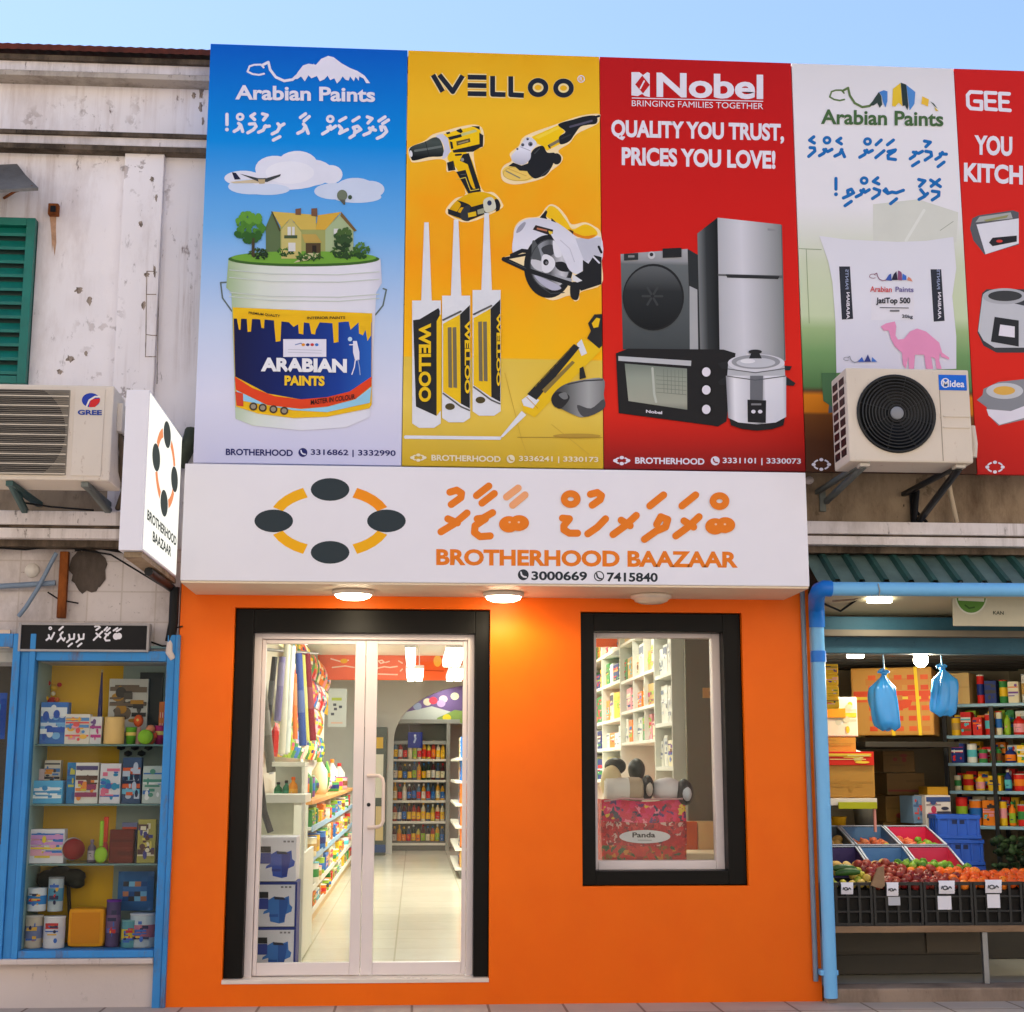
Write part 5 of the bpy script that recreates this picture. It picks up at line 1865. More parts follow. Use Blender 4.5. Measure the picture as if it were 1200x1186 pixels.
m.box(lx0 - .02, split, YK2, YK2 + .02, cbot, ctop + .1, paint('display_yellow', (236, 184, 14), .6, .1, 3))
m.box(split + .001, lx1 + .02, YK2, YK2 + .02, cbot, ctop + .1, paint('display_greygreen', (160, 176, 168), .6, .1, 3))
m.build('back_panel', cab)
m = MB()
m.box(lx0 - .012, lx0, .065, YK2, cbot, ctop + .1, paint('display_side', (150, 184, 184), .6, .1, 3))
m.box(lx1 + .05, lx1 + .062, .065, YK2, cbot, ctop + .1, 'display_greygreen')
m.build('side_panel', cab)
m = MB().box(lx0 - .02, lx1 + .05, .06, YK2, ctop + .085, ctop + .1, 'display_side')
m.build('top_panel', cab)
SHZ = []
for y in (872, 942, 1012):
    z = P(110, y, .1).z
    SHZ.append(z)
    MB().box(lx0 + .002, lx1 - .002, .09, YK2 - .002, z - .012, z, paint('display_shelf', (96, 130, 128), .2, .1, 3), .002).build('shelf', cab)
SHZ.append(cbot)
MB().box(lx0 + .001, lx1 - .001, YG, YG + .005, cbot + .001, ctop - .001, 'dusty_glass').build('glass_pane', cab)
# second bay running out of the picture
cab2 = thing('display_window', 'dark glazed blue timber bay at the left picture edge', 'shop window', (P(-60, 1120).x, .25, P(-60, 1120).z))
ex = XL_
m = MB()
m.box(ex, bx0 - .12, -.03, .06, cbot - .06, P(0, 1000, 0).z, 'blue_wood', .006)
m.box(ex, bx0 - .001, -.028, .06, ftop + .02, ftop + .10, 'blue_wood', .006)
m.box(bx0 - .12, bx0 - .001, -.026, .06, cbot - .06, P(0, 990, 0).z, 'blue_wood', .006)
m.build('frame', cab2)
m = MB().box(ex, bx0 - .004, .03, .036, P(0, 1000, 0).z, ftop + .02, 'dusty_glass')
m.build('glass_pane', cab2)
m = MB().box(ex, bx0 - .001, .5, .52, cbot, ftop + .1, paint('bay_back', (70, 60, 50), .7, .2, 3))
m.build('back_panel', cab2)
m = MB().box(ex, bx0 - .03, .0, .028, P(0, 759, 0).z, P(0, 738, 0).z, paint('bay_header', (222, 196, 170)), .004)
m.build('header_board', cab2)
w_, h_, f_ = fit(-26, 812, 7, 866, .12)
put(packet(w_, h_, 'blue', [(60, 150, 220), (30, 90, 190)], 3, .5), f_, 'blue_bag', 'shiny blue bag behind glass at the left picture edge', 'bag')

# things in the display: (kind, x0,y0,x1,y1, plane, colours..., name, label, category)
Zt, Zm, Zl, Zb = SHZ
WHT, PST = (232, 232, 236), [(70, 140, 210), (236, 90, 120), (240, 200, 60), (120, 190, 90), (250, 250, 250)]


def dcarton(x0, y0, x1, y1, Y, z, dep, base, cols, seed, label, name='carton', cat='carton', n=8, rz=0):
    w, h, f = fit(x0, y0, x1, y1, Y)
    f.z = z + .001
    f.y = Y + dep / 2
    return put(carton(w, dep, h, base, cols, seed, n), f, name, label, cat, None, rz)


BLU = [(240, 244, 250), (40, 90, 190), (130, 190, 240), (220, 230, 246)]
dcarton(47, 823, 79, 872, .14, Zt, .08, (60, 120, 200), BLU, 4, 'blue and white toy carton at the left end of the top display shelf', n=16)
dcarton(76, 837, 105, 872, .12, Zt, .06, (236, 226, 214), [(236, 90, 90), (250, 190, 80), (90, 150, 210), (240, 160, 180)], 9, 'pale carton with pink and yellow print beside the blue toy carton', n=14)
dcarton(102, 840, 119, 872, .13, Zt, .05, (228, 226, 228), [(206, 60, 140), (180, 70, 150), (120, 90, 150)], 5, 'narrow white carton with magenta figure print on the top display shelf', n=6)
dcarton(127, 796, 173, 858, .33, Zt + .08, .03, (206, 204, 200), [(90, 84, 80), (120, 104, 90), (190, 140, 60), (70, 66, 64)], 21, 'tall grey picture board with dark branch print in the display', 'picture_board', 'board', n=16)
w_, h_, f_ = fit(122, 840, 146, 872, .13)
f_.z = Zt
m = MB().lathe((0, 0, 0), [(0, 0), (w_ * .46, 0), (w_ * .5, h_ * .03), (w_ * .47, h_ * .97), (w_ * .44, h_), (w_ * .42, h_ * .9), (0, h_ * .88)], (250, 204, 130), 24)
put(m, f_, 'beaker', 'plain peach plastic beaker in the middle of the top display shelf', 'beaker')
for i, (x0, y0, x1, y1, c, lb) in enumerate(((147, 852, 160, 872, (110, 180, 50), 'green toy cup right of the peach beaker'), (156, 843, 168, 858, (236, 100, 50), 'orange toy ball above the green toy cup'),
                                              (170, 833, 184, 856, (232, 120, 80), 'tall orange toy figure at the right of the top display shelf'), (181, 850, 194, 872, (200, 50, 120), 'magenta toy cup at the right end of the top display shelf'))):
    w_, h_, f_ = fit(x0, y0, x1, y1, .16 + .03 * (i % 2))
    if i != 1:
        f_.z = max(Zt, f_.z if i == 2 else Zt)
    m = MB()
    if i in (0, 3):
        m.lathe((0, 0, 0), [(0, 0), (w_ * .4, 0), (w_ * .5, h_ * .9), (w_ * .52, h_), (w_ * .44, h_ * .97), (w_ * .36, h_ * .1), (0, h_ * .1)], c, 16)
        m.lathe((0, 0, 0), [(w_ * .47, h_ * .5), (w_ * .5, h_ * .55), (w_ * .5, h_ * .65), (w_ * .485, h_ * .7)], (250, 220, 120), 16)
    elif i == 1:
        m.blob((0, 0, h_ / 2), w_ / 2, w_ / 2, h_ / 2, c, 2)
        m.blob((0, -w_ * .35, h_ * .55), w_ * .16, w_ * .2, h_ * .14, (250, 220, 120), 2)
        f_.z = Zt + .105
        m.lathe((0, 0, -.105), [(w_ * .3, 0), (w_ * .3, .105)], (240, 180, 170), 12)
        f_.z = Zt
        for v in m.v:
            v.z += .105
    else:
        f_.z = Zt
        m.blob((0, 0, h_ * .78), w_ * .4, w_ * .4, h_ * .22, (240, 150, 110), 2)
        m.blob((0, 0, h_ * .3), w_ * .48, w_ * .4, h_ * .36, c, 2)
        m.blob((w_ * .45, -.01, h_ * .45), w_ * .16, w_ * .16, h_ * .2, (230, 90, 60), 1)
        m.blob((-w_ * .45, -.01, h_ * .45), w_ * .16, w_ * .16, h_ * .2, (230, 90, 60), 1)
    put(m, f_, ['toy_cup', 'toy_ball', 'toy_figure', 'toy_cup'][i], lb, 'toy')
w_, h_, f_ = fit(163, 856, 180, 872, .11)
f_.z = Zt + w_ / 2
m = MB().lathe((0, 0, 0), [(0, .05), (w_ * .5, .05), (w_ * .5, 0), (w_ * .38, -.004)], (140, 190, 50), 24, 'Y')
m.lathe((0, 0, 0), [(w_ * .38, -.001), (w_ * .3, .004), (0, .006)], WHT, 24, 'Y')
put(m, f_, 'toy_clock', 'round white faced lime green toy clock on the top display shelf', 'toy')
w_, h_, f_ = fit(114, 786, 121, 872, .30)
f_.z = Zt
m = MB().tube([(0, 0, 0), (0, 0, h_ * .6), (0, 0, h_ * .97), (0, 0, h_)], [w_ * .5, w_ * .34, w_ * .12, .004], (58, 56, 110), 12)
m.blob((0, 0, h_), .008, .008, .012, (220, 190, 130), 1)
put(m, f_, 'umbrella', 'furled dark blue umbrella standing against the yellow panel', 'umbrella')
w_, h_, f_ = fit(50, 790, 72, 826, .31)
f_.z = Zt + .22
m = MB()
for k, (x, z, r, c) in enumerate(((0, .7, .2, 'yellow'), (-.3, .85, .14, 'red'), (.32, .8, .13, 'red'), (0, .25, .26, 'red'), (-.3, .35, .14, 'yellow'), (.3, .3, .14, 'orange'), (.1, .5, .12, 'cream'))):
    m.blob((x * w_, -.01 * k, z * h_), r * w_, .02, r * w_, c, 2)
put(m, f_ + Vector((0, .05, 0)), 'wall_toy', 'red and yellow toy bear hung on the yellow panel', 'toy')
# second shelf
dcarton(36, 915, 73, 942, .12, Zm, .1, (90, 180, 228), [(240, 244, 250), (60, 150, 210), (240, 250, 255)], 6, 'light blue carton at the left end of the second display shelf', n=8)
dcarton(52, 888, 71, 915, .24, Zm + .12, .06, (232, 222, 206), [(236, 150, 50), (60, 60, 70), (70, 130, 200)], 7, 'small white and orange carton behind the light blue one', n=9)
MB().pbox(52, 915, 71, 942, .26, .03, (200, 200, 196)).top('carton', 'plain pale carton under the small white and orange carton', 'carton')
dcarton(41, 898, 52, 915, .23, Zm + .12, .05, (222, 196, 196), [(200, 150, 160)], 8, 'small dull pink carton at the left end of the second display shelf', n=3)
dcarton(78, 894, 88, 942, .16, Zm, .05, (40, 130, 190), [(30, 100, 170), (200, 200, 90)], 3, 'narrow blue carton beside the white building block carton', n=5)
dcarton(88, 894, 115, 942, .12, Zm, .06, (232, 228, 220), [(236, 140, 60), (150, 60, 100), (80, 70, 120), (220, 190, 60), (90, 60, 50)], 14, 'white carton with colourful block print in the middle of the second display shelf', n=14)
dcarton(117, 895, 141, 942, .12, Zm, .06, (226, 222, 228), [(70, 110, 190), (230, 120, 150), (60, 150, 190)], 16, 'white carton with blue cup print on the second display shelf', n=10)
dcarton(143, 888, 165, 942, .14, Zm, .06, (60, 84, 120), [(220, 100, 60), (120, 190, 220), (40, 50, 80), (190, 200, 220)], 18, 'dark blue gift carton with orange print on the second display shelf', n=16)
dcarton(167, 898, 191, 942, .13, Zm, .06, (196, 206, 200), [(90, 150, 130), (70, 120, 190), (240, 240, 240)], 19, 'pale green carton at the right end of the second display shelf', n=9)
# third shelf
dcarton(35, 972, 75, 1012, .12, Zl, .08, (230, 228, 236), [(50, 120, 200), (210, 150, 210), (240, 210, 60), (236, 170, 190)], 23, 'white carton of coloured tubs at the left end of the third display shelf', n=14)
w_, h_, f_ = fit(73, 979, 97, 1012, .15)
f_.z = Zl + h_ / 2
m = MB().lathe((0, 0, 0), [(0, .05), (w_ * .5, .05), (w_ * .52, .0), (w_ * .46, -.012), (w_ * .4, 0), (0, .008)], (140, 26, 28), 28, 'Y')
m.lathe((0, .01, 0), [(w_ * .53, .02), (w_ * .56, .01), (w_ * .53, 0)], WHT, 28, 'Y')
o = put(m, f_, 'frying_pan', 'round dark red pan lid standing on the third display shelf', 'pan')
o.rotation_euler = (0, 0, .5)
o.scale = (1, 1, 1.0)
w_, h_, f_ = fit(102, 985, 113, 1012, .2)
f_.z = Zl
put(bottle(w_ * .45, h_, (110, 100, 120), (200, 190, 200), (150, 130, 150)), f_, 'bottle', 'small grey violet bottle between pan lid and green shovel', 'bottle')
w_, h_, f_ = fit(111, 962, 127, 1012, .11)
f_.z = Zl
m = MB()
m.box(-w_ * .16, w_ * .12, -.008, .008, h_ * .4, h_, 'lime', .006)
m.blob((0, 0, h_ * .2), w_ * .5, .02, h_ * .2, 'lime', 2)
put(m, f_, 'toy_shovel', 'lime green toy shovel on the third display shelf', 'toy')
w_, h_, f_ = fit(120, 958, 127, 1012, .17)
f_.z = Zl
m = MB().box(-w_ * .4, w_ * .4, -.008, .008, h_ * .45, h_, (230, 70, 40), .006)
m.blob((0, 0, h_ * .25), w_ * .6, .016, h_ * .24, (200, 50, 60), 2)
put(m, f_, 'toy_rake', 'red toy rake handle behind the green shovel', 'toy')
dcarton(128, 973, 156, 1012, .13, Zl, .06, (104, 30, 24), [(90, 24, 20), (116, 38, 30)], 25, 'plain dark red carton on the third display shelf', n=3)
dcarton(142, 966, 160, 1012, .24, Zl, .05, (120, 130, 180), [(220, 90, 60), (60, 80, 150)], 26, 'blue and orange carton peeping out behind the dark red one', n=6)
dcarton(161, 961, 182, 1012, .13, Zl, .05, (170, 160, 80), [(60, 60, 130), (220, 200, 90), (90, 60, 60), (230, 220, 190)], 27, 'tall yellow carton with small pictures on the third display shelf', n=16)
# bottom
def dtin(x0, y0, x1, y1, Y, z, lab, band, lid, label, cat='tin', name='tin', sd=0):
    w, h, f = fit(x0, y0, x1, y1, Y)
    f.z = z + .001
    mb = tin(w / 2, h, lab, band, lid)
    deco(mb, -w * .3, w * .3, h * .15, h * .85, -w * .52, [(70, 110, 190), (200, 60, 60), (60, 60, 90), (230, 180, 80)], random.Random(sd), 6)
    return put(mb, f, name, label, cat)


dtin(29, 1074, 50, 1112, .14, Zb, (206, 190, 170), (120, 130, 170), (210, 200, 190), 'squat tin with blue print at the left end of the display floor', sd=1)
dtin(32, 1048, 54, 1075, .14, Zb + .213, (222, 226, 232), (60, 140, 210), (232, 234, 238), 'white lidded tin with blue band on top of the squat tin', sd=2)
dtin(51, 1075, 76, 1112, .13, Zb, (228, 222, 224), (222, 216, 226), (234, 232, 236), 'white tub with pastel letters on the display floor', 'tub', 'tub', sd=3)
dtin(56, 1035, 74, 1075, .15, Zb + .21, (180, 190, 196), (90, 150, 180), (150, 150, 150), 'slim flask with blue red print standing on the white tub', 'flask', 'flask', sd=4)
w_, h_, f_ = fit(79, 1066, 122, 1112, .13)
f_.z = Zb + .001
m = MB()
A_ = [(-.5, 0), (-.47, -.03)]
m.box(-w_ / 2, w_ / 2, -.01, .12, 0, h_, (240, 158, 20), .03)
m.box(-w_ / 2 + .025, w_ / 2 - .025, -.012, -.0105, .025, h_ - .025, (222, 136, 14))
m.build  # noqa
o = put(m, f_, 'storage_tray', 'glossy orange plastic tray standing on edge on the display floor', 'tray')
MB().pbox(100, 1063, 121, 1072, .28, .02, (214, 190, 170)).top('tray', 'pale tray edge behind the orange tray', 'tray')
dtin(124, 1057, 141, 1112, .17, Zb, (86, 70, 110), (120, 90, 130), (110, 50, 150), 'tall purple flask right of the orange tray', 'flask', 'flask', sd=5)
dtin(142, 1080, 162, 1112, .13, Zb, (90, 150, 160), (220, 190, 60), (120, 170, 170), 'small teal tin with yellow picture on the display floor', sd=6)
dtin(152, 1073, 184, 1112, .16, Zb, (190, 200, 206), (180, 110, 130), (214, 214, 220), 'wide white tub with cartoon coloured print at the right of the display floor', 'tub', 'tub', sd=7)
w_, h_, f_ = fit(138, 1022, 180, 1068, .27)
f_.z = Zb + .2
put(packet(w_, h_, (60, 110, 170), [(120, 180, 220), (60, 60, 70), (40, 80, 140), (180, 120, 90)], 5, .4), f_, 'toy_bag', 'blue bag of dark toys hanging at the right of the display', 'bag')
m = MB()
for cx, cy, rx in ((58, 1030, 15), (70, 1024, 14), (84, 1028, 16), (64, 1034, 12), (90, 1034, 10)):
    q = P(cx, cy, .31)
    m.blob(q, rx * .0053, .04, rx * .0036, (40, 42, 34), 2, .1, None, cx)
m.tube([P(80, 1034, .33), P(82, 1080, .33), P(82, 1111, .33)], .012, (50, 44, 36), 8)
m.top('artificial_plant', 'dark bushy artificial plant behind the slim flask', 'plant')
m = MB()
for k in range(5):
    q = P(142 + k * 8, 876 + (k % 2) * 7, .3)
    m.blob(q, .03, .03, .02, (46, 42, 40), 1, .1, None, k)
m.top('dark_toys', 'dark small toys dangling under the top display shelf', 'toy')
MB().pbox(163, 788, 190, 850, .372, .02, (64, 66, 66)).top('dark_board', 'dark grey board leaning at the back right of the display', 'board')
w_, h_, f_ = fit(187, 795, 195, 845, .25)
f_.z = Zt + .1
put(packet(w_, h_, (214, 120, 60), [(240, 200, 160), (210, 60, 70)], 2), f_ + Vector((0, 0, -.1 + .0)), 'toy_packet', 'narrow orange toy packet at the right jamb of the display', 'packet')
# ------------------------------------------------------------------ inside the orange shop
XLS = G(371, 1078, ZF).x                                        # front of the long left shelf unit
LY0, LY1 = 2.6, 10.6


def H(y, Y, x=450):
    return P(x, y, Y).z


aisle = thing('aisle_shelving', 'long white shelf unit with wooden counter edge on the left of the aisle', 'shelf unit', (XLS - .2, 6.4, ZF))
ct = H(938, LY0, 360)
TIER = [ct, H(970, LY0, 360), H(1006, LY0, 360), H(1042, LY0, 360), ZF + .14]
m = MB().box(XLS - .42, XLS, LY0, LY1, ct - .035, ct, paint('counter_wood', (222, 158, 90), .45, .15, 5), .004)
m.build('counter', aisle)
for i, z in enumerate(TIER[1:]):
    MB().box(XLS - .40, XLS - .002, LY0, LY1, z - .022, z, 'shelf_white', .003).build('shelf', aisle)
    MB().box(XLS - .001, XLS + .008, LY0, LY1, z - .035, z + .012, paint('price_strip', (150, 190, 220), .4, .05) if i < 2 else 'shelf_white', .002).build('edge_strip', aisle)
for k in range(9):
    y = LY0 + (LY1 - LY0) * k / 8
    MB().box(XLS - .41, XLS - .03, y - .012, y + .012, ZF + .05, ct - .036, 'shelf_white').build('divider', aisle)
MB().box(XLS - .40, XLS - .03, LY0, LY1, ZF, ZF + .115, paint('plinth_wood', (206, 180, 130), .5, .1)).build('plinth', aisle)
MB().box(XLS - .43, XLS - .421, LY0, LY1, ZF, RZ1 - .3, 'interior_white').build('back_panel', aisle)

hp = random.Random(21)
cn = lambda c: CN.get(c, 'plain')
for ti in range(4):
    z = TIER[ti + 1]
    hh = TIER[ti] - z - .06
    y, k = LY0 + .1, 0
    while y < LY1 - .1 and k < 22:
        k += 1
        w = hp.uniform(.2, .42)
        c = hp.choice([GW[i] for i in (0, 1, 3, 4, 4, 5, 6, 7, 2, 14)])
        h = hh * hp.uniform(.6, .98)
        yy = y + w / 2
        if hp.random() < .6:
            mb, nm = carton(w * .92, .16, h, c, [hp.choice(GW) for _ in range(3)], hp.random(), 7), 'carton'
        elif hp.random() < .5:
            mb, nm = packet(w * .9, h, c, [hp.choice(GW) for _ in range(3)], int(hp.random() * 9)), 'packet'
        else:
            mb, nm = tin(min(.11, w * .45), h, c, hp.choice(GW), hp.choice(GW)), 'tin'
        put(mb, (XLS - .085, yy, z + .001), nm, '%s %s, %s from the door, %s row of aisle shelves' % (cn(c), nm, ORD[k], ['top', 'second', 'third', 'lowest'][ti]), nm, 'goods on the aisle shelves', rad(90) + hp.uniform(-.05, .05))
        y += w + .02
# goods standing on the counter and hanging above it
y, k = LY0 + .1, 0
while y < LY1 - .3 and k < 22:
    k += 1
    w = hp.uniform(.16, .34)
    c = hp.choice([GW[i] for i in (0, 0, 1, 4, 5, 5, 6, 15, 10, 11)])
    h = hp.uniform(.14, .36)
    t = hp.random()
    if t < .35:
        mb, nm = jug(.07, h, c, hp.choice(GW)), 'jug'
    elif t < .7:
        mb, nm = packet(w, h, c, [hp.choice(GW) for _ in range(3)], k), 'packet'
    else:
        mb, nm = tin(w * .4, h * .7, c, hp.choice(GW), hp.choice(GW)), 'tub'
    put(mb, (XLS - .12 - hp.random() * .08, y + w / 2, ct + .001), nm, '%s %s standing on the wooden counter, %s from the door' % (cn(c), nm, ORD[k]), nm, 'goods on the aisle counter', rad(90))
    y += w + .03
for row in range(4):
    y, k = LY0 + (1.3 if row > 1 else .2), 0
    while y < LY1 - .5 and k < 18:
        k += 1
        w = hp.uniform(.22, .36)
        c = hp.choice([GW[i] for i in (0, 1, 4, 5, 6, 3, 7, 15, 2)])
        h = .27
        z = ct + .34 + row * .29
        put(packet(w, h, c, [hp.choice(GW) for _ in range(3)], k + row, .3), (XLS - .33, y + w / 2, z), 'packet', '%s packet hanging over the counter, %s from the door, %s row up' % (cn(c), ORD[k], ORD[row + 1]), 'packet', 'packets hanging above the aisle counter', rad(90))
        y += w + .04

# near end: white stand, rolls, boxes of tools
YS1 = .75
m = thing('display_stand', 'white stand with a low shelf just inside the glass door', 'stand', P(330, 1120, YS1))
sx0, sx1 = P(296, 1020, YS1).x, P(356, 1020, YS1).x
MB().box(sx0, sx1, YS1 - .02, YS1 + .5, P(330, 941, YS1).z, P(330, 931, YS1).z, 'shelf_white', .004).build('rail', m)
MB().box(sx1 - .022, sx1, YS1 - .02, YS1 + .02, ZF, P(330, 941, YS1).z - .001, 'shelf_white', .003).build('post', m)
MB().box(sx1 - .02, sx1, YS1 + .021, YS1 + .9, ZF + .02, P(330, 1000, YS1).z, 'interior_white', .003).build('side_panel', m)
MB().box(sx0, sx1 - .1, YS1 + .3, YS1 + .32, P(330, 978, YS1 + .3).z, P(330, 941, YS1).z - .001, paint('stand_back', (196, 196, 176), .6)).build('back_panel', m)
# wall cupboard with the green bottles over the stand
m = thing('wall_shelf', 'cream open shelf box above the white stand near the door', 'shelf', P(335, 935, 1.1))
a0, a1, b0, b1_ = XZ(318, 893, 357, 940, 1.1)
MB().box(a0, a1, 1.1, 1.12 + .3, b1_ - .03, b1_, 'shelf_white', .003).build('top_board', m)
MB().box(a1 - .02, a1, 1.1, 1.4, b0, b1_ - .031, 'shelf_white', .003).build('side_board', m)
MB().box(a0, a1 - .021, 1.38, 1.4, b0, b1_ - .031, 'shelf_white').build('back_board', m)
MB().box(a0, a1 - .021, 1.1, 1.379, b0 - .02, b0, 'shelf_white', .003).build('bottom_board', m)
for i, (xa, xb, ya, c, c2, lb) in enumerate(((321, 331, 914, (30, 110, 70), 'black', 'green bottle with black cap, left on the cream shelf box'), (331, 340, 912, (30, 120, 90), 'black', 'green bottle with black cap beside the orange bottle'), (338, 349, 908, (240, 150, 30), 'orange', 'bright orange bottle on the cream shelf box'))):
    w_, h_, f_ = fit(xa, ya, xb, 937, 1.2)
    f_.z = b0 + .001
    put(bottle(w_ * .5, h_, c, tuple(min(255, v + 30) for v in c), c2, i), f_, 'bottle', lb, 'bottle')
# boxes of tools stacked inside the door
for i, (ya, yb_, lb) in enumerate(((981, 1033, 'white box with blue machine picture, topmost of three inside the glass door'), (1034.5, 1086, 'white box with blue machine picture, middle of three inside the glass door'), (1087.5, 1139, 'white box with blue machine picture, lowest of three inside the glass door'))):
    Yb = .42
    xa, xb = 290, 347 - i * 1.5
    t = thing('tool_box', lb, 'box', P((xa + xb) / 2, yb_, Yb + .12), 'boxes of machines stacked inside the door')
    x0_, x1_, z0_, z1_ = XZ(xa, ya, xb, yb_, Yb)
    if i == 2:
        z0_ = ZF + .001
    m = MB()
    m.box(x0_, x1_, Yb, Yb + .28, z0_, z1_, (214, 214, 226), .003)
    if i:
        m.box(x0_ + .002, x1_ + .012, Yb - .002, Yb + .27, z1_ - .012, z1_ + .004, (30, 50, 130), .002)
        m.box(x1_ + .0005, x1_ + .012, Yb - .002, Yb + .27, z0_, z1_ - .0125, (30, 50, 130), .002)
    m.build('carton', t)
    A = Art(Yb - .001, (290, 900, .2108))
    o = (0, 0) if i == 0 else (-8 - i * 6, 253 * i)
    q = lambda pts: [(x + o[0], y + o[1]) for x, y in pts]
    B1, B2 = ((36, 74, 176), (26, 50, 140)) if i == 0 else ((50, 110, 190), (30, 80, 160))
    A.poly(q([(130, 480), (165, 460), (200, 475), (245, 458), (248, 505), (264, 520), (258, 545), (225, 560), (220, 605), (190, 612), (140, 600), (135, 550), (100, 560), (105, 545), (130, 530)]), B1)
    A.rect(70 + o[0], 436 + o[1], 130 + o[0], 470 + o[1], (24, 24, 30))
    A.rect(70 + o[0], 472 + o[1], 130 + o[0], 532 + o[1], (40, 60, 150))
    A.up().poly(q([(190, 480), (240, 470), (236, 520), (218, 600), (190, 605)]), B2)
    A.poly(q([(160, 462), (215, 466), (225, 480), (165, 478)]), (30, 36, 60))
    A.poly(q([(135, 560), (185, 560), (185, 575), (135, 575)]), B2)
    for k in range(3):
        A.rect(200 + k * 22 + o[0], 404 + o[1], 214 + k * 22 + o[0], 414 + o[1], (120, 120, 130))
    A.mb.build('printed_front', t)
# dark tall items left behind the pane
m = MB().tube([P(304, 905, .6), P(309, 950, .6), P(317, 975, .62)], .022, (70, 70, 72), 8)
m.tube([P(300, 890, .62), P(302, 930, .6)], .035, (96, 92, 88), 8)
m.top('vacuum_hose', 'grey ribbed hose leaning inside the left door jamb', 'hose')
# rolls hanging from a rail
RC = [(300, 742, 318, 905, 34, (112, 108, 100), 'broad grey brown'), (322, 770, 312, 868, 22, (60, 60, 62), 'dark grey'), (331, 770, 325, 845, 26, (120, 112, 150), 'lavender'), (337, 752, 330, 884, 26, (214, 208, 188), 'cream'), (343, 757, 336, 882, 24, (220, 226, 220), 'white and pale blue'),
      (345, 790, 346, 866, 18, (232, 120, 60), 'orange'), (350, 766, 355, 874, 28, (60, 84, 150), 'blue'), (355, 768, 360, 868, 18, (214, 206, 110), 'yellow green'), (360, 766, 367, 868, 24, (140, 36, 50), 'dark red')]
for i, (xa, ya, xb, yb_, w, c, cl) in enumerate(RC):
    Yr = 1.15 + i * .18
    p0, p1 = P(xb, yb_, Yr), P(xa, ya, Yr + .05)
    r = w / 2 * .1687 / 190 * (Yr + 9) / 9 * 1.9
    m = MB().cyl(p0, p1, r, r * .95, c, 14)
    d_ = (p1 - p0).normalized()
    m.cyl(p0 + d_ * .25, p0 + d_ * .42, r * 1.03, r * 1.03, tuple(min(255, int(v * .75 + 50)) for v in c), 14, False)
    m.cyl(p0 - d_ * .012, p0 + d_ * .02, r * .5, r * .5, 'white', 10)
    m.top('fabric_roll', '%s roll of sheeting leaning in the door view, %s from the left' % (cl, ORD[i + 1]), 'roll', 'rolls leaning inside the left door pane')
MB().tube([P(296, 760, 1.2), P(372, 766, 3.0)], .012, 'steel_grey', 8).top('hanging_rail', 'thin steel rail holding up the leaning rolls', 'rail')
# white poster hanging in the aisle
Yp = 3.4
ps = thing('paper_notice', 'white paper notice hanging over the aisle goods', 'notice', P(395, 852, Yp))
MB().pbox(384.5, 807, 406, 852, Yp, .008, (206, 214, 214)).build('sheet', ps)
A = Art(Yp, (290, 740, .1687))
A.text('Offer', 580, 455, 660, 482, (170, 190, 60), 0, .03) if False else A.rect(585, 460, 655, 480, (180, 196, 80))
for x, y in ((595, 500), (635, 515), (580, 565), (600, 530)):
    A.rect(x, y, x + 22, y + 18, (90, 96, 110))
A.rect(580, 630, 660, 640, (226, 190, 170))
A.mb.build('printing', ps)

# orange hanging board across the shop
Yo = 9.0
hb = thing('hanging_board', 'wide orange hanging board with white script across the shop ceiling', 'sign', P(470, 797, Yo))
o0, o1, o2, o3 = XZ(372, 765, 562, 797, Yo)
MB().box(o0, o1, Yo, Yo + .04, o2, o3, paint('board_orange', (240, 96, 24), .4, .05), .003).build('board', hb)
A = Art(Yo, (425, 740, .1687))
A.poly([(-300, 150), (330, 140), (330, 335), (-300, 330)], (238, 120, 92))
A.up()
for pts in ([(110, 205), (135, 200), (150, 215), (125, 222), (110, 205)], [(160, 215), (185, 208)], [(105, 255), (150, 245), (190, 250), (240, 243)], [(250, 205), (275, 220)], [(262, 275), (275, 262)], [(110, 296), (240, 300)],
            [(-220, 190), (-150, 210), (-100, 200)], [(-210, 250), (-120, 240), (-60, 250)]):
    A.stroke(pts, 9, (250, 226, 214))
    A.k += .2
A.ell(520, 205, 28, 40, (244, 190, 80), 20)
A.stroke([(380, 268), (560, 275)], 8, (200, 70, 20))
A.ell(-130, 205, 26, 16, (240, 190, 60), 16)
A.mb.build('printing', hb)

# far wall: bottle rack seen through the arch
YR = YA + .9
rk = thing('bottle_rack', 'grey metal rack of bottles seen through the arch at the far end', 'rack', P(490, 999, YR))
r0, r1 = P(459, 930, YR).x, P(527, 930, YR).x
TZ = [P(490, y, YR).z for y in (889.5, 914, 938, 962.5, 988)]
mg = paint('rack_grey', (150, 152, 146), .5, .08)
for z in TZ:
    MB().box(r0, r1 - .06, YR, YR + .3, z - .035, z, 'shelf_white', .003).build('shelf', rk)
MB().box(r1 - .06, r1, YR - .01, YR + .32, ZF, P(490, 848, YR).z, mg, .004).build('right_post', rk)
MB().box(r0 - .02, r0 - .001, YR, YR + .32, ZF, P(490, 862, YR).z, mg, .004).build('left_post', rk)
MB().box(r0, r1 - .061, YR + .30, YR + .32, ZF, P(490, 848, YR).z, paint('rack_back', (120, 122, 110), .6, .1)).build('back_panel', rk)
MB().box(r0, r1 - .061, YR + .01, YR + .3, ZF, ZF + .14, paint('rack_base', (96, 98, 92), .5)).build('plinth', rk)
MB().box(r0 - .1, r1 + .15, YR - .02, YR + .3, P(490, 848, YR).z, P(490, 843, YR).z, mg, .004).build('top_board', rk)
MB().box(r0, r1 - .061, YR + .05, YR + .28, P(490, 870, YR).z - .03, P(490, 868, YR).z, mg, .004).build('top_rail', rk)
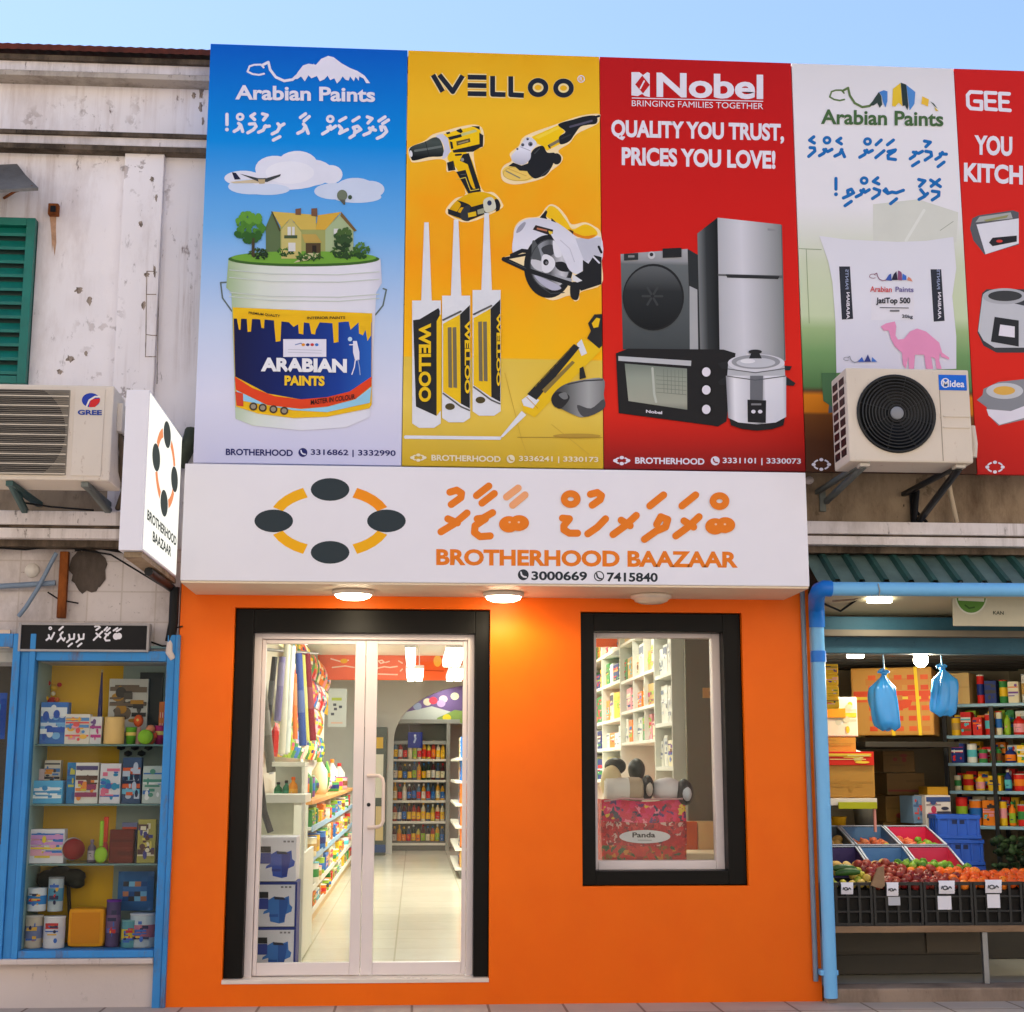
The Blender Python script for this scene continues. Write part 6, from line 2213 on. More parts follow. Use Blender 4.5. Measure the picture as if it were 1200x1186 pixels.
BC = [(60, 40, 40), (120, 60, 40), (210, 160, 40), (200, 190, 80), (80, 30, 30), (60, 80, 110), (220, 210, 180), (40, 60, 40), (170, 60, 40), (90, 130, 160)]
rb = random.Random(5)
for ti, z in enumerate(TZ):
    for k in range(11):
        x = r0 + .05 + (r1 - .06 - r0 - .1) * k / 10
        body, lab, cap = rb.choice(BC), rb.choice([GW[i] for i in (0, 1, 2, 3, 4, 4, 5, 7, 1)]), rb.choice([(200, 40, 40), (230, 180, 40), (40, 40, 44), (230, 230, 226), (60, 120, 180)])
        put(bottle(.033, rb.uniform(.24, .29), body, lab, cap, k), (x, YR + .1, z + .001), 'bottle', '%s labelled bottle, %s from left on the %s shelf of far rack' % (cn(lab), ORD[k + 1], ['top', 'second', 'third', 'fourth', 'lowest'][ti]), 'bottle', 'bottles on the far rack', rb.uniform(-.3, .3))
bs = thing('blue_notice', 'small square blue notice in front of the far bottle rack', 'sign', P(487, 876, YR - .1))
MB().pbox(478, 858, 495, 876.5, YR - .12, .02, (20, 44, 140), .003).build('plate', bs)
A = Art(YR - .12, (425, 740, .1687))
A.stroke([(362, 725), (368, 745), (358, 770)], 12, (170, 190, 230))
A.ell(364, 722, 8, 8, (220, 230, 245), 10)
A.mb.build('printing', bs)
MB().tube([P(479, 848, YR - .11), P(480, 859, YR - .11)], .006, 'steel_grey', 6).top('notice_hanger', 'thin hanger above the small blue notice', 'hanger')
# purple picture over the rack
Yq = YA + 1.35
pp = thing('wall_picture', 'purple and green floral picture board inside the arch', 'picture', P(515, 845, Yq))
MB().pbox(462, 790, 600, 846, Yq, .03, (112, 90, 140)).build('board', pp)
A = Art(Yq, (425, 740, .1687))
A.poly([(250, 630), (300, 560), (480, 520), (620, 560), (700, 600), (700, 640), (260, 640)], (196, 200, 194))
A.up().poly([(520, 600), (640, 545), (760, 560), (760, 640), (500, 630)], (132, 160, 84))
for k, (x, y, c) in enumerate(((450, 490, (222, 214, 190)), (490, 480, (210, 70, 90)), (560, 470, (220, 190, 200)), (640, 450, (230, 226, 190)), (585, 600, (226, 206, 50)), (545, 500, (190, 160, 210)), (380, 520, (150, 160, 190)))):
    A.ell(x, y, 30, 26, c, 12)
    A.k += .2
A.mb.build('printing', pp)
# daylight slot beside it and cabinet left of the arch
Yc = YA - .32
dc = thing('tall_cabinet', 'tall dark green cabinet with yellow notices left of the arch', 'cabinet', P(447, 1000, Yc))
c0, c1 = P(424, 930, Yc).x, P(452.5, 930, Yc).x
MB().box(c0, c1, Yc, Yc + .3, ZF, P(447, 852, Yc).z, paint('cabinet_green', (62, 74, 66), .4, .15), .006).build('carcass', dc)
MB().pbox(441, 864, 449, 877, Yc - .012, .01, (206, 168, 60)).build('notice', dc)
MB().pbox(440, 884, 449, 935, Yc - .012, .01, (206, 206, 190)).build('notice', dc)
MB().pbox(440, 945, 449, 985, Yc - .012, .01, (200, 180, 130)).build('notice', dc)
MB().pbox(426, 990, 452, 999, Yc - .014, .012, (40, 70, 120)).build('kick_plate', dc)
# centre rack end at the right of the door view
Yk0 = G(541, 1030, ZF).y
xk = G(533, 1030, ZF).x
ck_ = thing('centre_rack', 'white shelf rack with dark base at the right of the door view', 'rack', (xk + .25, Yk0 + 1, ZF))
kz = [P(536, y, Yk0).z for y in (888, 915, 942, 968, 994, 1017)]
MB().box(xk + .06, xk + .6, Yk0, Yk0 + 2.4, ZF, kz[-1] - .03, paint('rack_base', (96, 98, 92))).build('plinth', ck_)
for z in kz:
    MB().box(xk, xk + .6, Yk0, Yk0 + 2.4, z - .03, z, 'shelf_white', .003).build('shelf', ck_)
MB().box(xk + .3, xk + .32, Yk0 + .01, Yk0 + 2.39, ZF, P(536, 850, Yk0).z, 'shelf_white').build('back_panel', ck_)
for ti, z in enumerate(kz):
    for k in range(4):
        c = hp.choice([GW[i] for i in (0, 1, 7, 8, 7, 3, 14)])
        put(carton(.2, .12, .24, c, [hp.choice(GW) for _ in range(3)], k + ti * 7), (xk + .12 if k < 3 else xk + .3, Yk0 + .16 + .28 * (k if k < 3 else 0), z + .001), 'carton', '%s carton, %s from near end on the %s centre rack shelf' % (cn(c), ORD[k + 1], ORD[ti + 1]), 'carton', 'cartons on the centre rack', rad(-90) if k < 3 else 0)

# ------------------------------------------------------------------ behind the show window
XRS = 1.83
rs = thing('wall_shelving', 'cream shelf unit along the right wall behind the show window', 'shelf unit', (XRS + .2, 3.4, ZF))
RT = [ZF + .5, EYE + .02, EYE + .34, EYE + .70, EYE + 1.02]
for z in RT:
    MB().box(XRS, RX1 - .01, 1.32, 2.05, z - .03, z, 'shelf_white', .003).build('shelf', rs)
RT2 = [EYE + .23, EYE + .50, EYE + .77, EYE + 1.1]
for z in RT2:
    MB().box(XRS, RX1 - .01, 2.07, 3.9, z - .025, z, 'shelf_white', .003).build('shelf', rs)
RT3 = [EYE - .1, EYE + .2, EYE + .46, EYE + .80, EYE + 1.1]
for z in RT3:
    MB().box(XRS, RX1 - .01, 3.95, 6.8, z - .03, z, 'shelf_white', .003).build('shelf', rs)
for y in (1.30, 2.055, 3.93, 5.2, 6.82):
    MB().box(XRS - .004, RX1 - .012, y, y + .022, ZF, RZ1 - .2, 'shelf_white', .003).build('upright', rs)
for y in (2.6, 3.2):
    MB().box(XRS + .004, RX1 - .012, y, y + .014, RT2[0], RZ1 - .25, 'shelf_white').build('divider', rs)


def rgoods(ya, yb_, tiers, cols, lb, hmin, hmax, wmin, wmax, dx=.14, top=99):
    for ti, z in enumerate(tiers[:-1] + tiers[-1:]):
        hh = (tiers[ti + 1] - z - .05) if ti + 1 < len(tiers) else .3
        y, k = ya + .05, 0
        while y < yb_ - .08 and k < 12:
            k += 1
            w = hp.uniform(wmin, wmax)
            c = hp.choice(cols)
            put(carton(w * .95, .2, hh * hp.uniform(hmin, hmax), c, [hp.choice(GW) for _ in range(3)] if c != GW[0] else [(200, 204, 206), (120, 130, 150), (236, 236, 232)], k + ti * 5, 6), (XRS + dx, y + w / 2, z + .001), 'carton', '%s carton, %s from the near end, %s tier, %s' % (cn(c), ORD[k], ORD[ti + 1], lb), 'carton', 'cartons on the right wall shelves', rad(-90) + hp.uniform(-.04, .04))
            y += w + .012


rgoods(1.32, 2.05, RT[1:], [GW[0], GW[0], GW[0], GW[1], GW[0], GW[12]], 'near bay of window shelves', .7, .98, .1, .2)
rgoods(2.08, 3.9, RT2, [GW[1], GW[14], GW[3], GW[4], GW[0], GW[6], GW[15]], 'middle bay of window shelves', .6, .95, .18, .34)
rgoods(3.95, 6.8, RT3, [GW[4], GW[6], GW[3], GW[2], GW[8], GW[1], GW[0]], 'far bay of window shelves', .6, .95, .22, .4)
# orange fascia above the far bays
fb = MB().box(XRS - .25, RX1 - .02, 4.4, 4.46, P(730, 758, 4.4).z, P(730, 730, 4.4).z, 'board_orange', .003)
fb.top('fascia_board', 'orange board above the wall shelves seen through the show window', 'board')
# grey partition right of it
YP = 1.1
pt = thing('partition', 'tall grey green partition panel right inside the show window', 'partition', P(830, 963, YP))
p0, p1, p2, p3 = XZ(804, 700, 880, 962, YP)
MB().box(p0, p1, YP, YP + .05, p2, RZ1 - .02, paint('partition_grey', (104, 98, 78), .5, .08, 2), .004).build('panel', pt)
MB().pbox(823.5, 806, 839, 818, YP - .012, .011, (196, 150, 86), .003).build('switch_plate', pt)
MB().pbox(831, 810, 834, 815, YP - .018, .006, (150, 104, 56), .001).build('switch', pt)
cb_ = thing('low_bench', 'cream bench block with an orange front under the grey partition', 'bench', P(828, 1005, .9))
MB().pbox(818, 962.5, 880, 1000, 1.0, .3, (232, 200, 140), .01).build('back', cb_)
MB().pbox(802, 1000, 880, 1012, .55, .6, (240, 226, 190), .01).build('seat', cb_)
MB().pbox(804, 963, 817.5, 1000, 1.0, .1, (222, 96, 10), .004).build('end_panel', cb_)
# plinth inside the window carrying the bag
wp = MB().box(wx0 + .02, wx1 - .02, .30, 1.0, ZF, wz0 + .086, 'interior_white', .004)
wp.top('window_plinth', 'low white plinth inside the show window', 'plinth')
zpl = wz0 + .088
# quilted bag with handles
bagt = thing('quilt_bag', 'red patterned zip bag with a white oval label in the show window', 'bag', P(756, 1014, .5))
b0, b1x, b2z, b3z = XZ(706, 938, 804, 1016, .36)
b2z = zpl
m = MB()
nx, nz = 40, 34
rn = random.Random(9)
patchwork('bag_fabric', [(0, (186, 16, 26)), (.45, (206, 30, 40)), (.62, (150, 14, 28)), (.76, (214, 170, 160)), (.84, (110, 20, 34)), (.92, (206, 60, 60))], 42)
patchwork('bag_fabric_top', [(0, (216, 18, 64)), (.4, (226, 36, 96)), (.6, (170, 20, 60)), (.74, (96, 50, 110)), (.82, (50, 44, 70)), (.9, (240, 130, 150)), (.96, (230, 190, 60))], 30)
patchwork('bag_fabric_low', [(0, (196, 30, 20)), (.4, (210, 44, 22)), (.6, (160, 24, 20)), (.72, (130, 96, 30)), (.82, (52, 84, 44)), (.92, (206, 130, 40))], 34)
vs = []
for j in range(nz + 1):
    for i in range(nx + 1):
        u, v = i / nx, j / nz
        bul = .05 * math.sin(math.pi * u) ** .5 * math.sin(math.pi * min(1, v * .9 + .08)) ** .5 + .007 * math.sin(9 * v + 3 * u)
        vs.append((b0 + (b1x - b0) * u + .012 * math.sin(v * 3) * (u - .5), .37 - bul, b2z + (b3z - b2z) * v + .008 * math.sin(7 * u + 1) * v))
for j in range(nz):
    for i in range(nx):
        a = j * (nx + 1) + i
        mt = 'bag_fabric_low' if j < 11 else 'bag_fabric' if j < 23 else 'bag_fabric_top'
        m.add([vs[a], vs[a + 1], vs[a + nx + 2], vs[a + nx + 1]], [(0, 1, 2, 3)], mt, True)
ft = [vs[nz * (nx + 1) + i] for i in range(nx + 1)]
for i in range(nx):
    m.add([ft[i], ft[i + 1], (ft[i + 1][0], .68, ft[i + 1][2] - .02), (ft[i][0], .68, ft[i][2] - .02)], [(0, 1, 2, 3)], 'bag_fabric_top', True)
for e_ in (0, nx):
    for j in range(nz):
        a, b = vs[j * (nx + 1) + e_], vs[(j + 1) * (nx + 1) + e_]
        m.add([a, b, (b[0], .68, b[2]), (a[0], .68, a[2])], [(0, 1, 2, 3)], 'bag_fabric', True)
m.build('body', bagt)
A = Art(.315, (695, 880, 160 / 1186))
A.ell(450, 745, 222, 58, (226, 222, 226), 40)
lbm = A.mb
lbm.build('label', bagt)
A = Art(.313, (695, 880, 160 / 1186))
A.up().text('Panda', 342, 708, 540, 752, (40, 36, 40), 0, .02)
A.stroke([(390, 775), (510, 776)], 4, (120, 110, 116), False)
A.mb.build('lettering', bagt)
m = MB().tube([P(708, 939, .32), P(730, 935.5, .31), P(756, 937, .31), P(800, 936, .32)], .006, (210, 160, 160), 6)
m.build('piping', bagt)
zt_ = b3z - .01


def plush(cx0, cy0, cx1, cy1, Y, c, nm, lb, sq=False, rot=0, extra=None):
    w, h, f = fit(cx0, cy0, cx1, cy1, Y)
    m = MB()
    if sq:
        n = 22
        prof = [(-.5, .0), (-.5, .34), (-.46, .46), (-.3, .5), (.12, .5), (.13, .52), (.4, .51), (.47, .46), (.5, .34), (.5, 0)]
        for k in range(len(prof) - 1):
            (u0, r0), (u1, r1) = prof[k], prof[k + 1]
            vs_ = []
            for u, r in ((u0, r0), (u1, r1)):
                vs_ += [(w * u, .09 * 2 * r * math.cos(6.2832 * i / n) * (1 + .05 * math.sin(3 * 6.28 * i / n)), h / 2 + h * r * math.sin(6.2832 * i / n)) for i in range(n)]
            m.add(vs_, [(i, (i + 1) % n, n + (i + 1) % n, n + i) for i in range(n)], (extra or c) if k >= 4 else c, True)
    else:
        m.blob((0, 0, h / 2), w / 2, .1, h / 2, c, 3, .05, None, int(cx0))
        if extra:
            m.blob((w * .02, -.06, h * .45), w * .3, .06, h * .3, extra, 2)
    f.z -= 0
    return put(m, f, nm, lb, 'soft toy')


plush(704, 897, 729, 938, .48, (226, 206, 160), 'soft_toy', 'cream rounded soft toy at the left above the red bag')
plush(708, 888, 734, 908, .56, (40, 44, 40), 'soft_toy', 'dark soft toy head behind the cream one')
plush(736, 889, 756, 916, .6, (44, 50, 46), 'soft_toy', 'dark pointed soft toy behind the white roll')
plush(708, 911, 753, 940, .42, (234, 228, 220), 'rolled_quilt', 'white rolled quilt with beige end on the red bag', True, extra=(186, 166, 140))
plush(751, 908, 766, 938, .42, (40, 36, 36), 'soft_toy', 'black and white rolled soft toy between the two quilts', extra=(200, 190, 176))
plush(762, 911, 800, 940, .44, (226, 220, 222), 'rolled_quilt', 'pale rolled quilt at the right on the red bag')
plush(792, 913, 812, 944, .40, (34, 32, 36), 'soft_toy', 'black soft toy paw with pale patch over the right bag corner', extra=(196, 200, 210))
# ------------------------------------------------------------------ grocery on the right
gro = thing('grocery_shop', 'open fronted grocery with teal beam right of the blue drainpipe', 'shop', (P(1090, 1177).x, .8, 0))
gx0, gx1 = ox1 + .012, XR_
GZ = P(1080, 1158, -.06).z
gsoff = P(1060, 697, -.15).z
gceil = P(1060, 765, .25).z + .10
m = MB()
m.box(gx0, gx1, -.06, .16, -.02, GZ, 'concrete_step', .012)
m.build('step', gro)
m = MB().box(gx0, gx1, .161, 3.3, -.02, GZ - .002, paint('grocery_floor', (170, 168, 156), .4, .15, 3))
m.build('shop_floor', gro)
m = MB().box(gx0, gx1, 3.1, 3.2, GZ, gceil + .3, paint('grocery_wall', (176, 164, 140), .7, .12, 2))
m.box(gx0 - .0, gx0 + .02, .36, 3.099, GZ, gceil + .3, 'grocery_wall')
m.box(gx1 - .02, gx1, .36, 3.099, GZ, gceil + .3, 'grocery_wall')
m.build('inner_wall', gro)
m = MB().box(gx0, gx1, .16, 3.3, gceil, gceil + .04, paint('grocery_ceiling', (120, 112, 96), .7, .2, 2))
for k in range(9):
    m.box(gx0 + .02, gx1, .5 + k * .3, .56 + k * .3, gceil - .03, gceil - .001, paint('ceiling_batten', (60, 54, 48), .7, .2, 4))
m.build('ceiling', gro)
m = MB()
m.box(gx0 + .002, gx1, .22, .35, P(1060, 745, .22).z, P(1060, 723, .22).z, 'teal_steel', .006)
m.box(gx0 + .002, gx1, .25, .35, P(1060, 766, .25).z, P(1060, 745, .22).z - .001, 'teal_steel', .006)
m.build('beam', gro)
m = MB()
m.box(gx0, gx0 + .03, .10, .34, GZ, P(960, 723, .22).z, paint('post_grey_blue', (120, 134, 150), .5, .15, 5), .005)
m.build('post', gro)
m = MB()
za, zb = gsoff, P(1060, 722, .22).z + .012
m.add([(gx0 + .03, -.17, za), (gx1, -.17, za), (gx1, .30, zb), (gx0 + .03, .30, zb)], [(0, 1, 2, 3)], paint('soffit_beige', (206, 196, 160), .6, .1, 2))
m.add([(gx0 + .03, -.17, za + .02), (gx1, -.17, za + .02), (gx1, .30, zb + .02), (gx0 + .03, .30, zb + .02)], [(0, 1, 2, 3)], 'soffit_beige')
m.build('soffit', gro)
m = MB().box(gx0, gx1, .36, .40, gceil + .05, zz(640), 'brown_recess')
m.build('upper_wall', gro)
m = MB().tube([P(975, 702, -.02), P(1000, 700, -.05), P(1010, 696, -.1)], .02, 'brown_recess', 8)
m.tube([P(962, 706, .0), P(985, 716, .1), P(1012, 697, -.08)], .008, 'black', 6)
m.top('cable', 'dark cable sagging under the awning beside the pipe elbow', 'cable')

# awning
aw = thing('awning', 'faded teal corrugated sheet awning over the grocery front', 'awning', P(1060, 683, -.3))
ax0, ax1 = P(948, 667, -.1).x, XR_
at_, af = P(1060, 649, .06), P(1060, 684, -.30)
m = MB()
nrm = Vector((0, -(at_.z - af.z), at_.y - af.y)).normalized()
pitch_ = .155
x = ax0
prof = [(0, 0), (.09, 0), (.102, .028), (.13, .028), (.142, 0)]
base_x = P(1034, 667, -.12).x
k0 = int((ax0 - base_x) / pitch_) - 1
pts = []
for k in range(k0, int((ax1 - base_x) / pitch_) + 1):
    for dx, h in prof:
        pts.append((base_x + k * pitch_ + dx, h))
pts = [p for p in pts if p[0] >= ax0]
for (xa, ha), (xb, hb_) in zip(pts[:-1], pts[1:]):
    mt = 'awning_rib' if (ha > 0 or hb_ > 0) else 'awning_teal'
    q = [Vector((xa, at_.y, at_.z)) + nrm * ha, Vector((xb, at_.y, at_.z)) + nrm * hb_, Vector((xb, af.y, af.z)) + nrm * hb_, Vector((xa, af.y, af.z)) + nrm * ha]
    m.add(q, [(0, 1, 2, 3)], mt)
m.build('sheet', aw)
m = MB().box(ax0 + .02, ax1, .055, .08, at_.z - .04, at_.z + .02, 'dark_steel')
m.build('wall_batten', aw)
m = MB()
for k in range(14):
    q = P(955 + k * 19, 649 + (k % 3), .03)
    m.blob(q + Vector((0, -.02, .02)), .035, .03, .014, (70, 58, 44), 1, .2, None, k)
tag(m.top('dry_leaves'), 'brown dry leaves lying along the top of the awning', 'leaves', None, 'stuff')

# gutter pipe, elbow and drainpipe
yg = -.33
gp = thing('gutter_pipe', 'light blue gutter pipe along the awning edge with darker blue elbow and drainpipe', 'drain pipe', P(968, 1175, -.07))
m = MB().tube([P(972, 690, yg), P(1400, 690 + 2.6, yg)], .043, 'pipe_light_blue', 16)
m.build('gutter', gp)
e0, e1 = P(974, 690, yg), P(957, 706, -.09)
e2 = P(957.5, 735, -.07)
m = MB().tube([e0, P(966, 689.5, yg), P(960, 692, yg + .03), P(957, 699, yg + .1), P(956.5, 708, -.12), P(957, 716, -.08), e2], [.05, .051, .051, .051, .05, .05, .05], 'pipe_blue', 16)
m.build('elbow', gp)
d1 = P(957.8, 735, -.07)
d2 = Vector((d1.x, -.07, .03))
m = MB().tube([d1, d2], .041, 'pipe_light_blue', 16)
m.build('drainpipe', gp)
for y, r in ((763, .047), (772, .047)):
    pass
m = MB().cyl(Vector((d1.x, -.07, P(958, 776, -.07).z)), Vector((d1.x, -.07, P(958, 763, -.07).z)), .048, .048, 'pipe_blue', 16)
m.build('coupling', gp)
for y in (1140,):
    z = P(970, y, -.07).z
    MB().box(d1.x - .06, d1.x + .05, -.08, -.001, z - .015, z + .015, 'pipe_light_blue', .004).build('clip', gp)
m = MB().tube([P(1029, 684, yg - .045), P(1031, 692, yg - .048), P(1030, 699, yg - .03)], .004, 'steel_grey', 6)
m.build('wire_tie', gp)
# second thin grey conduit along the wall edge
m = MB().tube([Vector((d1.x - .075, -.02, 2.5)), Vector((d1.x - .075, -.02, .12))], .016, 'post_grey_blue', 8)
m.top('conduit', 'thin grey conduit running up beside the blue drainpipe', 'conduit')

# sign board and lights under the awning
sb = thing('shop_board', 'cream board with a round green emblem under the awning', 'sign', P(1160, 733, -.1))
s0, s1, s2, s3 = XZ(1117, 690, 1260, 734, -.10)
MB().box(s0, s1, -.10, -.08, s2, s3, paint('board_cream', (190, 184, 160), .5, .08), .003).build('board', sb)
A = Art(-.10, (920, 560, 280 / 1200))
A.ell(935, 590, 82, 96, (206, 206, 190), 36)
A.up().ell(935, 592, 74, 86, (84, 130, 50), 36)
A.up().poly([(870, 590), (1000, 590), (1000, 622), (870, 616)], (206, 206, 190))
A.stroke([(905, 640), (925, 655), (950, 650)], 8, (50, 90, 30))
A.text('KAN', 1045, 668, 1098, 686, (60, 70, 60), 2, .02)
A.mb.build('printing', sb)


def lamp_tube(x0, y0, x1, y1, Y, lb, e, w):
    a, b, c, d = XZ(x0, y0, x1, y1, Y)
    t = thing('tube_lamp', lb, 'strip light', ((a + b) / 2, Y, c))
    MB().box(a - .01, b + .01, Y + .005, Y + .06, d, d + .02, 'white', .003).build('housing', t)
    MB().box(a, b, Y, Y + .05, c, d - .001, 'tube_glow', .01).build('tube', t)
    L = bpy.data.lights.new('tube_lamp_glow', 'AREA')
    L.shape, L.size, L.size_y, L.energy, L.color = 'RECTANGLE', w, .08, e, (1, .92, .74)
    lo = bpy.data.objects.new('tube_lamp_glow', L)
    lo.location = (0, .025, -.012)
    lo.parent = t
    col.objects.link(lo)


lamp_tube(1018, 700, 1046, 706, -.1, 'short white tube lamp under the awning soffit', .8, .25)
lamp_tube(994, 763, 1013, 771, 1.0, 'small square white lamp on the dark grocery ceiling', 1.8, .2)
q = P(1079, 773, .75)
bl = thing('bare_bulb', 'bright bare bulb hanging under the grocery ceiling', 'light bulb', q)
MB().blob(q, .05, .05, .055, 'bulb_glow', 3).build('bulb', bl)
MB().cyl(q + Vector((0, 0, .05)), q + Vector((0, 0, .10)), .02, .02, 'white', 12).tube([q + Vector((0, 0, .09)), Vector((q.x, q.y, gceil - .02))], .005, 'black', 6).build('socket', bl)
L = bpy.data.lights.new('bare_bulb_light', 'POINT')
L.energy, L.shadow_soft_size, L.color = 8, .06, (1, .88, .64)
lo = bpy.data.objects.new('bare_bulb_light', L)
lo.parent = bl
lo.location = (0, -.02, -.075)
col.objects.link(lo)

# hanging blue bags
for (x0, y0, x1, y1, Y, sy, lb, sd) in ((1022, 784, 1053, 855, .45, 752, 'knotted light blue plastic bag hanging left of the bulb', 2), (1091, 778, 1120, 838, .6, 768, 'knotted light blue plastic bag hanging right of the bulb', 5)):
    w, h, f = fit(x0, y0, x1, y1, Y)
    t = thing('plastic_bag', lb, 'bag', f, 'blue plastic bags hung in the grocery')
    rn = random.Random(sd)
    m = MB()
    nr, nc = 16, 28
    ph = [rn.uniform(0, 6) for _ in range(4)]
    vs = []
    for j in range(nr + 1):
        v = j / nr
        R_ = w * .5 * (math.sin(math.pi * min(1, v * .56 + .30)) ** .8) if v < .78 else w * .5 * max(.10, (1 - v) * 3.1)
        R_ *= min(1, .6 + v * 6)
        for i in range(nc):
            a = 6.2832 * i / nc
            k = 1 + (.10 + .16 * v) * math.sin(5 * a + ph[0] + 2 * v) + .08 * math.sin(9 * a + ph[1] - 4 * v) + .05 * math.sin(13 * a + 7 * v + ph[2])
            vs.append(f + Vector((R_ * k * math.cos(a) + .012 * math.sin(4 * v + sd), R_ * .75 * k * math.sin(a), h * .92 * v + .012 * math.sin(3 * a + ph[3]) * (1 - v))))
    fs = [(j * nc + i, j * nc + (i + 1) % nc, (j + 1) * nc + (i + 1) % nc, (j + 1) * nc + i) for j in range(nr) for i in range(nc)]
    bp = paint('bag_plastic', (64, 168, 244), .25, .06, 4, spec=.6)
    m.add(vs, fs, bp, True)
    m.add(vs[:nc], [tuple(range(nc))[::-1]], bp)
    m.build('body', t)
    m = MB().blob(f + Vector((0, 0, h * .93)), w * .13, w * .12, h * .05, bp, 2, .3, None, sd)
    m.blob(f + Vector((-w * .14, 0, h * .965)), w * .13, w * .05, h * .035, bp, 2, .3, Matrix.Rotation(-.6, 3, 'Y'), sd)
    m.blob(f + Vector((w * .12, 0, h * .96)), w * .1, w * .05, h * .03, bp, 2, .3, Matrix.Rotation(.5, 3, 'Y'), sd)
    m.build('knot', t)
    m = MB().tube([f + Vector((0, 0, h * .96)), Vector((f.x - .004, Y, P(1040, sy, Y).z))], .005, 'pipe_light_blue', 6)
    m.build('string', t)

# cartons and storage at the back
KR, DKR = (176, 128, 62), (110, 84, 44)


def kbox(x0, y0, x1, y1, Y, dep, base, lb, rz=0, deco_cols=None, n=6, seed=1, name='carton', grp=None):
    w, h, f = fit(x0, y0, x1, y1, Y)
    f.y = Y + dep / 2
    mb = carton(w, dep, h, base, deco_cols or [tuple(int(v * .9) for v in base)], seed, n)
    return put(mb, f, name, lb, 'carton', grp, rz)


RPR = [(206, 70, 30), (214, 90, 40), (190, 120, 50), (206, 60, 30), (220, 190, 60)]
w, h, f = fit(1022, 782, 1108, 862, 1.75)
t = thing('carton', 'large brown carton with red print and yellow straps behind the blue bags', 'carton', f + Vector((0, .3, 0)))
c, s_ = math.cos(rad(-24)), math.sin(rad(-24))
mb = carton(w * 1.06, .6, h, (190, 136, 62), RPR, 8, 4)
rn = random.Random(4)
for i in range(5):
    for j in range(6):
        cx, cz = -w * .25 + i * w * .17, h * (.1 + j * .15)
        a, b = w * .05, h * .035
        yy = -.3 - .004
        mb.add([(cx - a, yy, cz - b), (cx + a, yy, cz - b), (cx + a, yy, cz + b), (cx - a, yy, cz + b)], [(0, 1, 2, 3)], rn.choice(RPR[:3]))
rot = Matrix.Rotation(rad(-24), 3, 'Z')
for v in mb.v:
    v.xyz = rot @ v + t.location
mb.build('box', t)
mb = MB()
for u, tilt in ((-.06, .07), (.32, .03)):
    mb.add([(w * u - .012, -.311, h), (w * u + .012, -.311, h), (w * (u + tilt) + .012, -.311, 0), (w * (u + tilt) - .012, -.311, 0)], [(0, 1, 2, 3)], (236, 196, 30))
for v in mb.v:
    v.xyz = rot @ v + t.location
mb.build('strap', t)
m = MB()
qa, qb = P(1004, 868, 1.7), P(1112, 866, 1.7)
m.box(qa.x, qb.x, 1.5, 2.4, qa.z - .05, qa.z - .01, paint('loft_board', (40, 34, 24), .7, .2), .004)
m.top('loft_shelf', 'dark plank shelf carrying the large printed carton', 'shelf')
kbox(1003, 820, 1013, 864, 1.9, .2, (120, 96, 40), 'narrow dark carton between the white carton and the large one')
# left stack
kbox(958, 817, 1005, 863, 1.05, .4, (228, 216, 190), 'white carton with yellow label high on the left stack in the grocery', 0, [(226, 180, 50), (206, 198, 170), (196, 186, 150)], 7, 12)
kbox(958, 863.5, 1003, 882, 1.06, .4, (186, 142, 56), 'yellow carton under the white one on the left stack', 0, None, 2, 3)
t = kbox(958, 882, 1025, 935, .95, .45, (178, 130, 56), 'brown carton with red banded rim in the left stack', 0, [(168, 122, 50)], 3, 5)
mb = MB()
w, h, f = fit(958, 881, 1024, 897, .94)
mb.box(-w / 2, w / 2, -.004, .44, 0, h, (206, 40, 24), .003)
deco(mb, -w / 2 + .02, w / 2 - .02, h * .1, h * .9, -.005, [(238, 200, 60), (230, 220, 140), (206, 170, 60)], random.Random(3), 7)
put(mb, f + Vector((0, .0, .001)), 'carton_lid', 'red printed lid on the brown carton of the left stack', 'tray')  # printed lid of the brown carton below, built as its own mesh
mb = MB()
w, h, f = fit(972, 870, 1020, 884, 1.0)
mb.add([(-w / 2, 0, 0), (w / 2, 0, .0), (w * .4, .3, .05), (-w * .4, .3, .08)], [(0, 1, 2, 3)], 'white')
mb.add([(-w / 2, 0, -.006), (w / 2, 0, -.006), (w * .4, .3, .044), (-w * .4, .3, .074)], [(0, 1, 2, 3)], 'white')
put(mb, f + Vector((0, .05, .0)), 'paper_sheet', 'white paper lying on the red rimmed carton', 'paper')
MB().pbox(958, 935.5, 1028, 944, .93, .5, (222, 214, 206), .004).top('shelf_board', 'white board shelf under the brown carton', 'shelf')
MB().pbox(983, 940, 1028, 948, .90, .02, (176, 180, 30), .003).top('shelf_strip', 'yellow green strip below the white board shelf', 'strip')
MB().pbox(1024.5, 944, 1027, 975, .92, .02, (220, 150, 140)).top('pink_pole', 'thin pink pole under the white board shelf', 'pole')
w, h, f = fit(970, 957, 992, 972, 1.45)
m = MB().lathe((0, 0, 0), [(0, 0), (w * .4, 0), (w * .48, h * .9), (w * .52, h), (w * .46, h * .96), (w * .38, .01), (0, .01)], (226, 170, 30), 20)
put(m, f, 'tub', 'yellow tub below the left stack in the grocery', 'tub')
w, h, f = fit(1000, 945, 1026, 972, 1.5)
m = MB().lathe((0, 0, 0), [(0, 0), (w * .4, 0), (w * .48, h * .9), (w * .52, h), (w * .46, h * .96), (0, h * .9)], (110, 108, 98), 20)
put(m, f, 'bucket', 'grey bucket below the left stack in the grocery', 'bucket')
